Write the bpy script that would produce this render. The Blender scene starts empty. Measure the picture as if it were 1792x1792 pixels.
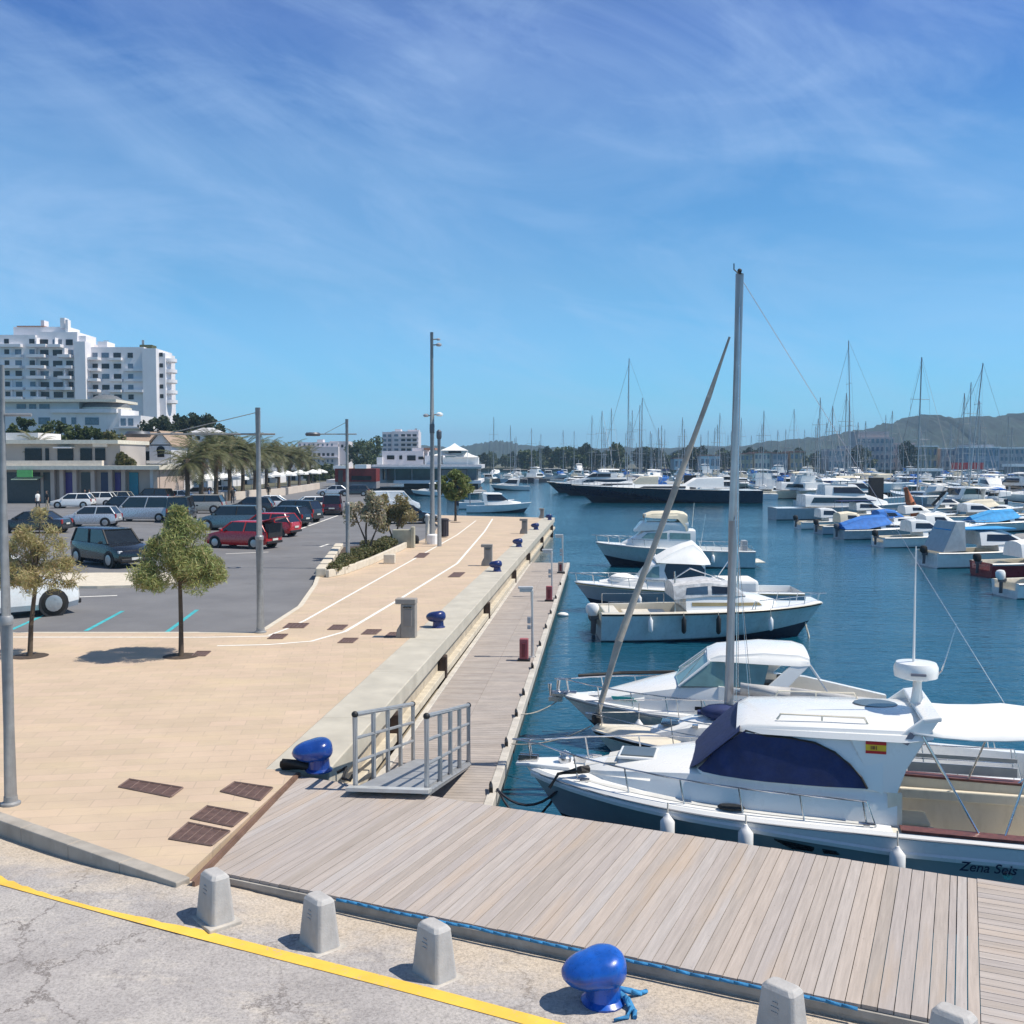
import bpy, bmesh, math, random
import numpy as np
from mathutils import Vector as V, Matrix
R = math.radians
random.seed(11); np.random.seed(11)
sc = bpy.context.scene; COL = sc.collection

# ---------------------------------------------------------------- camera model (used to survey real positions)
FPX = 1780.0; CAMH = 4.6; HOR = 806.0
TP = (896-HOR)/FPX; PIT = math.atan(TP); CP, SP = math.cos(PIT), math.sin(PIT)
WZ = -1.45
def ray(u, v):
    x = (u-896)/FPX; y = (896-v)/FPX
    return (x, CP+y*SP, -SP+y*CP)
def G(u, v, z=0.0):
    d = ray(u, v); t = (z-CAMH)/d[2]
    return V((d[0]*t, d[1]*t, z))
def P(u, v, Y):
    d = ray(u, v); t = Y/d[1]
    return V((d[0]*t, Y, CAMH+d[2]*t))

# ---------------------------------------------------------------- objects
def tag(o, label=None, cat=None, group=None, kind=None):
    if label: o['label'] = label
    if cat: o['category'] = cat
    if group: o['group'] = group
    if kind: o['kind'] = kind
    return o
def empty(name, loc, rz=0, label=None, cat=None, group=None):
    o = bpy.data.objects.new(name, None); COL.objects.link(o)
    o.location = loc; o.rotation_euler = (0, 0, rz); o.empty_display_size = .3
    return tag(o, label, cat, group)
def copy_tree(o, loc=None, rz=None, label=None, group=None, parent=None, scale=None):
    c = o.copy(); COL.objects.link(c)
    if parent: c.parent = parent
    for ch in o.children: copy_tree(ch, parent=c)
    if loc is not None: c.location = loc
    if rz is not None: c.rotation_euler = (0, 0, rz)
    if scale is not None: c.scale = (scale,)*3 if not hasattr(scale, '__len__') else scale
    if label: c['label'] = label
    if group: c['group'] = group
    return c

class MB:
    """collects faces and links them as ONE mesh object"""
    def __init__(s): s.v = []; s.f = []; s.m = []; s.k = 0
    def mat(s, i): s.k = i; return s
    def add(s, vs, fs):
        n = len(s.v); s.v += [tuple(p) for p in vs]
        for f in fs: s.f.append(tuple(i+n for i in f)); s.m.append(s.k)
        return s
    def box(s, c, d, rz=0, taper=1.0):
        x, y, z = d[0]/2, d[1]/2, d[2]/2; cs, sn = math.cos(rz), math.sin(rz)
        vs = []
        for k in (-1, 1):
            t = taper if k > 0 else 1
            for a, b in ((-x, -y), (x, -y), (x, y), (-x, y)):
                a *= t; b *= t
                vs.append((c[0]+a*cs-b*sn, c[1]+a*sn+b*cs, c[2]+k*z))
        return s.add(vs, [(3, 2, 1, 0), (4, 5, 6, 7), (0, 1, 5, 4), (1, 2, 6, 5), (2, 3, 7, 6), (3, 0, 4, 7)])
    def bb(s, x0, x1, y0, y1, z0, z1):
        return s.box(((x0+x1)/2, (y0+y1)/2, (z0+z1)/2), (abs(x1-x0), abs(y1-y0), abs(z1-z0)))
    def prism(s, pts, z0, z1):
        n = len(pts)
        a = sum(pts[i][0]*pts[(i+1) % n][1]-pts[(i+1) % n][0]*pts[i][1] for i in range(n))
        if a < 0: pts = pts[::-1]
        vs = [(p[0], p[1], z0) for p in pts]+[(p[0], p[1], z1) for p in pts]
        return s.add(vs, [tuple(range(n-1, -1, -1)), tuple(range(n, 2*n))]+[(i, (i+1) % n, n+(i+1) % n, n+i) for i in range(n)])
    def loft(s, rings, closed=True, caps=True):
        n = len(rings[0]); vs = [p for r in rings for p in r]; fs = []
        for j in range(len(rings)-1):
            for i in range(n if closed else n-1):
                a, b = j*n+i, j*n+(i+1) % n
                fs.append((a, b, b+n, a+n))
        if caps:
            fs.append(tuple(range(n-1, -1, -1))); fs.append(tuple(range((len(rings)-1)*n, len(rings)*n)))
        return s.add(vs, fs)
    def tube(s, pts, r, n=6, caps=True):
        pts = [V(p) for p in pts]; rs = r if hasattr(r, '__len__') else [r]*len(pts); rings = []; ref = None
        for i, p in enumerate(pts):
            if i == 0: d = pts[1]-p
            elif i == len(pts)-1: d = p-pts[i-1]
            else: d = (pts[i+1]-p).normalized()+(p-pts[i-1]).normalized()
            d = d.normalized() if d.length > 1e-9 else V((0, 0, 1))
            if ref is None: ref = V((1, 0, 0)) if abs(d.x) < .9 else V((0, 1, 0))
            a = d.cross(ref).normalized(); b = d.cross(a).normalized(); ref = b.cross(d)
            rings.append([p+(a*math.cos(t)+b*math.sin(t))*rs[i] for t in [2*math.pi*k/n for k in range(n)]])
        return s.loft(rings, True, caps)
    def lathe(s, prof, c=(0, 0, 0), n=14, sy=1.0):
        rings = [[(c[0]+r*math.cos(2*math.pi*k/n), c[1]+r*sy*math.sin(2*math.pi*k/n), c[2]+z) for k in range(n)] for r, z in prof]
        return s.loft(rings, True, True)
    def ball(s, c, r, n=12, m=8, sc3=(1, 1, 1)):
        prof = [(max(1e-3, math.sin(math.pi*j/m))*r, -math.cos(math.pi*j/m)*r) for j in range(m+1)]
        rings = [[(c[0]+q*sc3[0]*math.cos(2*math.pi*k/n), c[1]+q*sc3[1]*math.sin(2*math.pi*k/n), c[2]+z*sc3[2]) for k in range(n)] for q, z in prof]
        return s.loft(rings, True, True)
    def poly(s, pts): return s.add(pts, [tuple(range(len(pts)))])
    def slab(s, pts, off):
        """polygon given thickness along vector off"""
        n = len(pts); off = V(off); vs = [V(p) for p in pts]+[V(p)+off for p in pts]
        return s.add(vs, [tuple(range(n-1, -1, -1)), tuple(range(n, 2*n))]+[(i, (i+1) % n, n+(i+1) % n, n+i) for i in range(n)])
    def strip(s, pts, w, z=None):
        """flat ribbon of width w along pts"""
        pts = [V(p) for p in pts]; L = []; Q = []
        for i, p in enumerate(pts):
            d = pts[min(i+1, len(pts)-1)]-pts[max(i-1, 0)]; d.z = 0; d.normalize(); nn = V((-d.y, d.x, 0))*w/2
            L.append(p+nn); Q.append(p-nn)
        n = len(pts)
        return s.add(L+Q, [(n+i, n+i+1, i+1, i) for i in range(n-1)])
    def build(s, name, mats, parent=None, smooth=None, bevel=0, fixn=True):
        me = bpy.data.meshes.new(name); me.from_pydata(s.v, [], s.f)
        mats = mats if isinstance(mats, (list, tuple)) else [mats]
        for m in mats: me.materials.append(m)
        if len(mats) > 1: me.polygons.foreach_set('material_index', [min(k, len(mats)-1) for k in s.m])
        me.update()
        if fixn and len(s.f) < 20000:
            bm = bmesh.new(); bm.from_mesh(me); bmesh.ops.recalc_face_normals(bm, faces=bm.faces); bm.to_mesh(me); bm.free()
        if smooth is not None:
            me.polygons.foreach_set('use_smooth', [True]*len(me.polygons))
            me.set_sharp_from_angle(angle=R(smooth))
        o = bpy.data.objects.new(name, me); COL.objects.link(o)
        if parent: o.parent = parent
        if bevel:
            b = o.modifiers.new('Bevel', 'BEVEL'); b.width = bevel; b.segments = 2; b.limit_method = 'ANGLE'; b.angle_limit = R(40)
        return o

# ---------------------------------------------------------------- materials
def nodes(name):
    m = bpy.data.materials.new(name); m.use_nodes = True
    nt = m.node_tree; return m, nt, nt.nodes['Principled BSDF']
def lin(c):
    return tuple(((x/255)/12.92 if x/255 <= .04045 else ((x/255+.055)/1.055)**2.4) for x in c)
def mixrgb(nt, a, b, fac, mode='MIX'):
    n = nt.nodes.new('ShaderNodeMix'); n.data_type = 'RGBA'; n.blend_type = mode
    for sock, val in ((n.inputs[6], a), (n.inputs[7], b), (n.inputs[0], fac)):
        if hasattr(val, 'links') or hasattr(val, 'is_output'): nt.links.new(val, sock)
        elif isinstance(val, (int, float)): sock.default_value = val
        else: sock.default_value = (*val[:3], 1)
    return n.outputs[2]
def noise(nt, vec, scale, detail=4, rough=.55, dist=0):
    n = nt.nodes.new('ShaderNodeTexNoise'); n.inputs['Scale'].default_value = scale
    n.inputs['Detail'].default_value = detail; n.inputs['Roughness'].default_value = rough; n.inputs['Distortion'].default_value = dist
    if vec is not None: nt.links.new(vec, n.inputs['Vector'])
    return n.outputs['Fac']
def ramp(nt, fac, stops):
    n = nt.nodes.new('ShaderNodeValToRGB'); el = n.color_ramp.elements
    while len(el) < len(stops): el.new(.5)
    for e, (p, c) in zip(el, stops):
        e.position = p; e.color = (*c[:3], 1) if hasattr(c, '__len__') else (c, c, c, 1)
    nt.links.new(fac, n.inputs['Fac']); return n.outputs['Color']
def objco(nt, rot=0, scale=(1, 1, 1), tex=False):
    t = nt.nodes.new('ShaderNodeTexCoord'); m = nt.nodes.new('ShaderNodeMapping')
    if tex: m.vector_type = 'TEXTURE'; scale = tuple(1/q for q in scale)
    m.inputs['Rotation'].default_value = (0, 0, rot); m.inputs['Scale'].default_value = scale
    nt.links.new(t.outputs['Object'], m.inputs['Vector']); return m.outputs['Vector']
def bump(nt, bs, h, strength=.3, dist=.02):
    b = nt.nodes.new('ShaderNodeBump'); b.inputs['Strength'].default_value = strength; b.inputs['Distance'].default_value = dist
    nt.links.new(h, b.inputs['Height']); nt.links.new(b.outputs['Normal'], bs.inputs['Normal'])
MATS = {}
def M(name, c=None, rough=.5, metal=0, var=.12, scale=3, bmp=0, bscale=30, spec=None, coat=0, dirt=None):
    """plain material with uneven colour; c is an albedo"""
    if name in MATS: return MATS[name]
    m, nt, b = nodes(name); MATS[name] = m
    co = objco(nt)
    f = noise(nt, co, scale, 5, .6)
    lo = [max(0, x*(1-var)) for x in c]; hi = [min(1, x*(1+var)) for x in c]
    colr = ramp(nt, f, [(.3, lo), (.7, hi)])
    if dirt:
        g = ramp(nt, noise(nt, objco(nt, 0, (1, 1, .35)), scale*2.3, 6, .7), [(.5, 0), (.8, 1)])
        colr = mixrgb(nt, colr, dirt, mixrgb(nt, (0, 0, 0), g, .5))
    nt.links.new(colr, b.inputs['Base Color'])
    rr = ramp(nt, noise(nt, co, scale*4, 3), [(.3, max(.02, rough*.85)), (.7, min(1, rough*1.15))])
    nt.links.new(rr, b.inputs['Roughness'])
    b.inputs['Metallic'].default_value = metal
    if coat: b.inputs['Coat Weight'].default_value = coat; b.inputs['Coat Roughness'].default_value = .05
    if spec is not None: b.inputs['Specular IOR Level'].default_value = spec
    if bmp: bump(nt, b, noise(nt, co, bscale, 4), bmp, .01)
    return m
def leafmat(name, cols, rough=.6):
    if name in MATS: return MATS[name]
    m, nt, b = nodes(name); MATS[name] = m
    g = nt.nodes.new('ShaderNodeNewGeometry')
    n = len(cols)
    c = ramp(nt, g.outputs['Random Per Island'], [(i/(n-1), cc) for i, cc in enumerate(cols)])
    nt.links.new(c, b.inputs['Base Color']); b.inputs['Roughness'].default_value = rough
    b.inputs['Subsurface Weight'].default_value = 0
    t = nt.nodes.new('ShaderNodeBsdfTranslucent'); nt.links.new(c, t.inputs['Color'])
    mx = nt.nodes.new('ShaderNodeMixShader'); mx.inputs[0].default_value = .3
    out = [x for x in nt.nodes if x.type == 'OUTPUT_MATERIAL'][0]
    nt.links.new(b.outputs[0], mx.inputs[1]); nt.links.new(t.outputs[0], mx.inputs[2]); nt.links.new(mx.outputs[0], out.inputs['Surface'])
    return m
# common palette
gel = M('gelcoat_white', (.78, .78, .76), .28, var=.025, scale=.8, coat=.3)
gel2 = M('gelcoat_cream', (.72, .66, .54), .35, var=.05, dirt=(.5, .44, .34))
grey_and_shaded_gel = M('hull_grey_and_shaded_white', (.36, .41, .46), .22, var=.05, coat=.3)  # grey hulls, and the shade on the near cruiser's white topsides
hullteal = M('hull_pale_teal', (.46, .57, .59), .3, var=.08, dirt=(.3, .36, .36))
navy = M('navy_canvas', (.012, .025, .10), .75, var=.25, scale=6, bmp=.2, bscale=60)
navyhull = M('navy_hull', (.012, .018, .04), .15, coat=.5)
white = M('white_paint', (.80, .80, .79), .4, var=.04)
canvas = M('white_canvas', (.80, .80, .78), .8, var=.05, scale=4, bmp=.15, bscale=20)
canvas2 = M('cream_canvas', (.66, .60, .47), .85, var=.1, scale=4, bmp=.2, bscale=25)
bluecv = M('blue_canvas', (.03, .16, .50), .8, var=.2, bmp=.2)
cyancv = M('cyan_canvas', (.04, .30, .62), .8, var=.2, bmp=.2)
teak = M('teak', (.13, .045, .035), .45, var=.35, scale=12)
inox = M('stainless', (.62, .62, .63), .25, metal=1, var=.08)
alu = M('mast_aluminium', (.42, .42, .44), .42, metal=.75, var=.1)
galv = M('galvanised_steel', (.30, .305, .31), .5, metal=.35, var=.15, scale=8)
black = M('black_rubber', (.012, .012, .013), .6, var=.3)
dglass = M('dark_glass', (.012, .016, .02), .06, var=.3, spec=.8)
bglass = M('blue_glass', (.05, .09, .13), .07, var=.3, spec=.8)
gglass = M('pale_green_glass', (.16, .27, .26), .08, var=.2, spec=.8)
rope_w = M('pale_rope', (.5, .47, .4), .9, var=.3, scale=30, bmp=.5)
rope_b = M('blue_line', (.03, .2, .42), .8, var=.35, scale=14, bmp=.5, bscale=80)
conc = M('pale_concrete', (.50, .47, .42), .85, var=.16, scale=2.2, bmp=.35, bscale=14, dirt=(.3, .28, .24))
redp = M('red_paint', (.42, .015, .02), .3, coat=.5)
wallw = M('white_render', (.70, .69, .70), .85, var=.06, scale=.4, dirt=(.52, .5, .5))
wallc = M('cream_render', (.58, .50, .42), .85, var=.1, scale=.6)
# ---------------------------------------------------------------- setting
e = V((.914, -.407, 0)); n_ = V((.407, .914, 0))          # along / across the timber deck
DZ = -.05
D0 = G(520, 1358, DZ); P0 = G(333, 1551, DZ)
def xq(Y): return -4.117+.092*Y
qd = V((.092, 1, 0)).normalized(); qn = V((1, -.092, 0)).normalized()
CORN = V((-3.65, 10.88, 0))
def ac(p): return p.x*e.x+p.y*e.y, p.x*n_.x+p.y*n_.y
A0, C0 = ac(CORN); AB, CB = ac(D0); CF = ac(G(700, 1592, DZ))[1]
def road_z(x, y):
    a = x*e.x+y*e.y-A0
    dc = x*n_.x+y*n_.y-C0
    return -.2+.165*math.exp(-(a/(1.0 if a > 0 else 2.2))**2-(dc/(.75 if dc < 0 else .34))**2)
def GR(u, v):                                             # a point on the foreground road
    p = G(u, v, -.2)
    for _ in range(6): p = G(u, v, road_z(p.x, p.y))
    return p

# water ------------------------------------------------------
m, nt, b = nodes('sea_water')
co = objco(nt, R(12), (1, 1.9, 1))
n1 = noise(nt, co, .9, 3, .55, .6); n2 = noise(nt, co, 3.4, 4, .6, .4); n3 = noise(nt, objco(nt, R(-30), (.05, .12, 1)), 1.0, 2)
ad = nt.nodes.new('ShaderNodeMath'); ad.operation = 'MULTIPLY_ADD'; nt.links.new(n2, ad.inputs[0]); ad.inputs[1].default_value = .35; nt.links.new(n1, ad.inputs[2])
gm = nt.nodes.new('ShaderNodeMath'); gm.operation = 'MULTIPLY'; nt.links.new(ad.outputs[0], gm.inputs[0])
nt.links.new(ramp(nt, n3, [(.3, .45), (.7, 1)]), gm.inputs[1])
nt.links.new(ramp(nt, n3, [(.3, (.004, .055, .095)), (.7, (.006, .075, .125))]), b.inputs['Base Color'])
b.inputs['Roughness'].default_value = .05; b.inputs['IOR'].default_value = 1.34
bump(nt, b, gm.outputs[0], .5, .16)
water_m = m
w = MB().poly([(-2500, -60, WZ), (4500, -60, WZ), (4500, 7000, WZ), (-2500, 7000, WZ)]).build('water', water_m); tag(w, kind='structure')
bed = MB().poly([(-2600, -80, -6), (4600, -80, -6), (4600, 7100, -6), (-2600, 7100, -6)]).build('seabed', M('sand_bed', (.2, .18, .13), .9)); tag(bed, kind='structure')

# asphalt car park -------------------------------------------
m, nt, b = nodes('car_park_asphalt')
co = objco(nt)
c = ramp(nt, noise(nt, co, .35, 6, .65), [(.3, (.135, .135, .142)), (.7, (.19, .19, .195))])
c = mixrgb(nt, c, ramp(nt, noise(nt, co, 60, 2), [(.3, .75), (.7, 1.2)]), .5, 'MULTIPLY')
spots = ramp(nt, noise(nt, objco(nt, .3, (.55, 1.1, 1)), .9, 3, .5), [(.66, 0), (.72, 1)])
c = mixrgb(nt, c, (.075, .075, .08), mixrgb(nt, (0, 0, 0), spots, .55))
nt.links.new(c, b.inputs['Base Color']); b.inputs['Roughness'].default_value = .85
bump(nt, b, noise(nt, co, 40, 3), .2, .01)
asph = m
cp = MB().prism([(-420, 26.5), (-5, 26.5), (-1.2, 60), (1, 82), (-7.6, 86.5), (-16, 122), (-29, 178), (-30, 320), (-420, 320)], -4, -.13).build('car_park', asph)
tag(cp, kind='structure')

# tiled promenade --------------------------------------------
m, nt, b = nodes('promenade_tiles')
co = objco(nt, R(-8))
bk = nt.nodes.new('ShaderNodeTexBrick'); nt.links.new(co, bk.inputs['Vector'])
for k, vv in (('Scale', 1.0), ('Mortar Size', .009), ('Brick Width', .62), ('Row Height', .31), ('Bias', 0), ('Mortar Smooth', .4)): bk.inputs[k].default_value = vv
bk.inputs['Color1'].default_value = (.555, .425, .315, 1); bk.inputs['Color2'].default_value = (.505, .40, .285, 1); bk.inputs['Mortar'].default_value = (.44, .345, .26, 1)
c = mixrgb(nt, bk.outputs['Color'], ramp(nt, noise(nt, co, .5, 5, .65), [(.3, .86), (.7, 1.08)]), .8, 'MULTIPLY')
c = mixrgb(nt, c, (.62, .49, .31), ramp(nt, noise(nt, objco(nt, 0, (.3, .9, 1)), 1.3, 4), [(.52, 0), (.75, .5)]))
st = ramp(nt, noise(nt, co, 2.7, 6, .7), [(.55, 0), (.80, .45)])
c = mixrgb(nt, c, (.36, .29, .22), st)
nt.links.new(c, b.inputs['Base Color']); b.inputs['Roughness'].default_value = .8
bump(nt, b, bk.outputs['Fac'], -.25, .008)
tiles = m
KD = V((-2.91, 1.94, 0)).normalized()
kl = CORN+KD*27.5
park_edge = [(-28, 27.05), (-6.9, 27.05), (-6.75, 27.6), (-6.7, 32), (-7.3, 37.5), (-7.9, 41.5), (-8.95, 53), (-5.35, 57.8), (-4.9, 62), (-5.2, 72), (-7.6, 87)]
prom = MB().prism([(kl.x, kl.y), (CORN.x, CORN.y), (D0.x, D0.y), (xq(15)-.95, 15), (xq(82.7)-.95, 82.0), (-7.6, 87)][:5]+[(-7.55, 86.4)]+park_edge[::-1][1:], -.6, 0)
po = prom.build('promenade', tiles); tag(po, kind='structure')
# pale kerbs edging the tiles
kb = MB()
for seg, wd in ((park_edge[0:6], .16),):
    pts = [V((x, y, .004)) for x, y in seg]; kb.strip(pts, wd)
kb.build('kerb_edging', M('kerb_stone', (.60, .54, .44), .85, var=.12, scale=3, bmp=.2))['kind'] = 'structure'
ke = MB(); kk = [CORN+KD*t for t in (0, 1, 2, 3, 4, 6, 9, 14, 20, 27.5)]
for a, bq in zip(kk[:-1], kk[1:]):
    nn = V((-KD.y, KD.x, 0))
    if nn.y > 0: nn = -nn
    ke.slab([a+nn*.02+V((0, 0, .006)), bq+nn*.02+V((0, 0, .006)), bq-nn*.17+V((0, 0, .006)), a-nn*.17+V((0, 0, .006))], (0, 0, -.6))
ke.build('kerb', M('grey_kerb', (.36, .33, .29), .85, var=.2, scale=2, bmp=.3, dirt=(.2, .18, .15)), bevel=.015)['kind'] = 'structure'

# quay coping + wall -----------------------------------------
cop = MB()
ys = [14.95]+[18+i*4.0 for i in range(17)]
for y0, y1 in zip(ys[:-1], ys[1:]):
    cop.prism([(xq(y0)-.95, y0+.006), (xq(y0)+.02, y0+.006), (xq(y1)+.02, y1-.006), (xq(y1)-.95, y1-.006)], -.34, .004)
q = cop.build('quay_coping', M('coping_concrete', (.47, .44, .37), .85, var=.14, scale=1.3, bmp=.25, bscale=8, dirt=(.4, .37, .31)), bevel=.02); tag(q, kind='structure')
qw = empty('quay_wall', (xq(15), 15, WZ), 0, 'long beige concrete quay wall with dark rusty recess strips above the pontoon', 'wall')
wm = MB(); wm.prism([(-8, 15.05), (xq(15.05)-.12, 15.05), (xq(82.6)-.12, 82.6), (-4, 83.2), (-7.7, 86.4), (-8.5, 80)], -5-WZ, -.343-WZ)
for vtx in range(len(wm.v)): x, y, z = wm.v[vtx]; wm.v[vtx] = (x-xq(15), y-15, z)
wm.build('wall_face', M('quay_stone', (.46, .40, .31), .9, var=.18, scale=1.5, bmp=.5, bscale=6, dirt=(.22, .18, .13)), qw)
lg = MB(); lg.prism([(xq(16)-.13-xq(15), 1), (xq(16)+.06-xq(15), 1), (xq(82)+.06-xq(15), 67), (xq(82)-.13-xq(15), 67)], .55, .72)
lg.build('ledge', M('ledge_concrete', (.5, .45, .36), .9, var=.2), qw, bevel=.015)
rust_f = M('rusty_dark_recess', (.045, .028, .022), .8, var=.4)
for k, Y in enumerate([19.8, 25.7, 35.4, 45.9, 54.4, 66, 78]):
    MB().box((xq(Y)+.0-xq(15), Y-15, .62), (.2, .3, .95)).build('recess_strip', rust_f, qw, bevel=.03)  # dark brown boxes stand in for the rusty, shaded recesses of the wall

# foreground road --------------------------------------------
m, nt, b = nodes('old_road_surface')
co = objco(nt)
c = ramp(nt, noise(nt, co, .8, 6, .7), [(.25, (.29, .27, .262)), (.5, (.385, .36, .348)), (.75, (.46, .43, .40))])
c = mixrgb(nt, c, (.52, .47, .41), ramp(nt, noise(nt, objco(nt, .4, (.6, 1.2, 1)), 1.4, 7, .75), [(.52, 0), (.62, .7)]))
c = mixrgb(nt, c, (.25, .23, .225), ramp(nt, noise(nt, objco(nt, .9, (1, .7, 1)), 2.3, 8, .8), [(.56, 0), (.63, .6)]))
vo = nt.nodes.new('ShaderNodeTexVoronoi'); vo.feature = 'DISTANCE_TO_EDGE'; vo.inputs['Scale'].default_value = .55
dv = nt.nodes.new('ShaderNodeVectorMath'); dv.operation = 'ADD'
nz = nt.nodes.new('ShaderNodeTexNoise'); nz.inputs['Scale'].default_value = 2.6; nz.inputs['Detail'].default_value = 9; nz.inputs['Roughness'].default_value = .7
nt.links.new(co, nz.inputs['Vector']); nt.links.new(nz.outputs['Color'], dv.inputs[0]); nt.links.new(co, dv.inputs[1]); nt.links.new(dv.outputs[0], vo.inputs['Vector'])
crack = ramp(nt, vo.outputs['Distance'], [(0, 1), (.016, .0)])
c = mixrgb(nt, c, (.16, .14, .13), mixrgb(nt, (0, 0, 0), crack, mixrgb(nt, (0, 0, 0), ramp(nt, noise(nt, co, .5, 3), [(.40, .3), (.52, 1)]), 1.0)))
cx = objco(nt, R(-24), (1, 1, 1), True); sp = nt.nodes.new('ShaderNodeSeparateXYZ'); nt.links.new(cx, sp.inputs[0])
wv = nt.nodes.new('ShaderNodeMath'); wv.operation = 'MULTIPLY_ADD'; nt.links.new(noise(nt, co, 1.7, 6, .7), wv.inputs[0]); wv.inputs[1].default_value = 1.6; nt.links.new(sp.outputs['Y'], wv.inputs[2])
nrm = nt.nodes.new('ShaderNodeMapRange'); nrm.inputs['From Min'].default_value = 8.5; nrm.inputs['From Max'].default_value = 9.9; nt.links.new(wv.outputs[0], nrm.inputs['Value'])
c = mixrgb(nt, c, (.53, .445, .345), ramp(nt, nrm.outputs[0], [(.3, 0), (.75, .75)]))
gr = noise(nt, co, 38, 5, .75)
c = mixrgb(nt, c, ramp(nt, gr, [(.3, .5), (.5, 1.0), (.72, 1.35)]), .9, 'MULTIPLY')
c = mixrgb(nt, c, (.2, .18, .17), ramp(nt, noise(nt, co, 9, 6, .75), [(.58, 0), (.75, .5)]))
nt.links.new(c, b.inputs['Base Color']); b.inputs['Roughness'].default_value = .9
bump(nt, b, noise(nt, co, 22, 7, .75), .6, .02)
roadm = m
rd = MB()
def grid(a0, a1, na, c0, c1, nc):
    vs = []
    for i in range(na+1):
        for j in range(nc+1):
            a = a0+(a1-a0)*i/na; ce = c1 if c1 is not None else CF+.4+.171*(A0-a); p = e*a+n_*(c0+(ce-c0)*(1-(1-j/nc)**2)); vs.append((p.x, p.y, road_z(p.x, p.y)))
    rd.add(vs, [(i*(nc+1)+j, (i+1)*(nc+1)+j, (i+1)*(nc+1)+j+1, i*(nc+1)+j+1) for i in range(na) for j in range(nc)])
grid(A0-45, A0, 160, -9, None, 14); grid(A0, A0+24, 70, -9, CF+.4, 14)
ro = rd.build('road', roadm); tag(ro, kind='structure')
fnd = MB(); a1 = A0+24
fnd.slab([e*A0+n_*(CF+.4)+V((0, 0, -.21)), e*a1+n_*(CF+.4)+V((0, 0, -.21)), e*a1+n_*(CF+.2)+V((0, 0, -.21)), e*A0+n_*(CF+.2)+V((0, 0, -.21))], (0, 0, -5))
fnd.build('quay_foundation', conc)['kind'] = 'structure'

# yellow kerb line, cracked paint
m, nt, b = nodes('yellow_road_paint')
co = objco(nt)
wear = ramp(nt, noise(nt, co, 13, 6, .75), [(.58, 0), (.68, 1)])
c = mixrgb(nt, (.80, .50, .07), (.42, .37, .32), mixrgb(nt, (0, 0, 0), wear, .8))
c = mixrgb(nt, c, ramp(nt, noise(nt, co, 3, 4), [(.3, .85), (.7, 1.1)]), .7, 'MULTIPLY')
nt.links.new(c, b.inputs['Base Color']); b.inputs['Roughness'].default_value = .75
yl = MB(); ypx = [(-260, 1480), (-120, 1510), (0, 1541), (90, 1567), (170, 1590), (290, 1620), (400, 1649), (560, 1692), (700, 1729), (850, 1768), (950, 1794), (1150, 1846), (1400, 1908)]
fine = []
for k in range(160):
    u = -260+1660*k/159; v = 1541+.2655*u+(0 if u > 0 else .03*u)+2.0*math.sin(u*.006); p = GR(u, v); fine.append(V((p.x, p.y, road_z(p.x, p.y)+.006)))
yl.strip(fine, .165); yl.build('yellow_line', m)['kind'] = 'structure'

# white and turquoise paint
pw = M('white_road_paint', (.78, .76, .70), .8, var=.15, scale=6)
pt = M('turquoise_road_paint', (.05, .38, .42), .8, var=.25, scale=5)
mk = MB()
def gl(px, z=.004): return [G(u, v, z) for u, v in px]
mk.strip(gl([(470, 1112), (500, 1101), (533, 1086), (600, 1048), (700, 992), (800, 936), (833, 911)]), .09)
mk.strip(gl([(380, 1130), (470, 1128), (545, 1122), (604, 1105), (700, 1048), (800, 986), (848, 930), (862, 908)]), .11)
mk.strip([V((-30, 26.4, .004)), V((-8, 26.3, .004)), V((-6.2, 26.5, .004))], .1)
mk.build('path_lines', pw)['kind'] = 'structure'
mk = MB()
for px in ([(150, 1104), (215, 1069)], [(292, 1106), (345, 1067)], [(20, 1102), (100, 1066)]): mk.strip(gl(px, -.126), .13)
mk.build('turquoise_bay_lines', pt)['kind'] = 'structure'
mk = MB()
for px in ([(100, 1046), (205, 1042)], [(395, 969), (470, 966)], [(560, 957), (575, 952)], [(510, 931), (600, 899)]): mk.strip(gl(px, -.126), .15)
mk.build('white_bay_lines', pw)['kind'] = 'structure'
# traffic island in the car park
isl = MB(); ip = gl([(-60, 1020), (60, 1024), (170, 1024), (290, 1021), (318, 1010), (290, 1001), (180, 1001), (60, 1003), (-60, 1005)], 0)
isl.prism([(p.x, p.y) for p in ip], -.4, -.02); isl.build('traffic_island', M('kerb_stone'), bevel=.02)['kind'] = 'structure'

# timber boardwalk -------------------------------------------
def plank_material(name, rot):
  m, nt, b = nodes(name)
  g = nt.nodes.new('ShaderNodeNewGeometry')
  base = ramp(nt, g.outputs['Random Per Island'], [(0, (.36, .315, .28)), (.25, (.42, .37, .335)), (.5, (.39, .35, .33)), (.75, (.45, .385, .335)), (1, (.43, .40, .385))])
  gr = noise(nt, objco(nt, rot, (22, 1.1, 1), True), 1.2, 5, .7)
  c = mixrgb(nt, base, ramp(nt, gr, [(.3, .74), (.7, 1.1)]), .8, 'MULTIPLY')
  c = mixrgb(nt, c, (.46, .35, .25), ramp(nt, noise(nt, objco(nt, rot, (2.6, .35, 1), True), 1.1, 4), [(.55, 0), (.75, .55)]))
  c = mixrgb(nt, c, (.17, .145, .13), ramp(nt, noise(nt, objco(nt), 30, 3, .6), [(.68, 0), (.74, .5)]))
  nt.links.new(c, b.inputs['Base Color']); b.inputs['Roughness'].default_value = .85
  bump(nt, b, gr, .3, .006)
  return m

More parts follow.
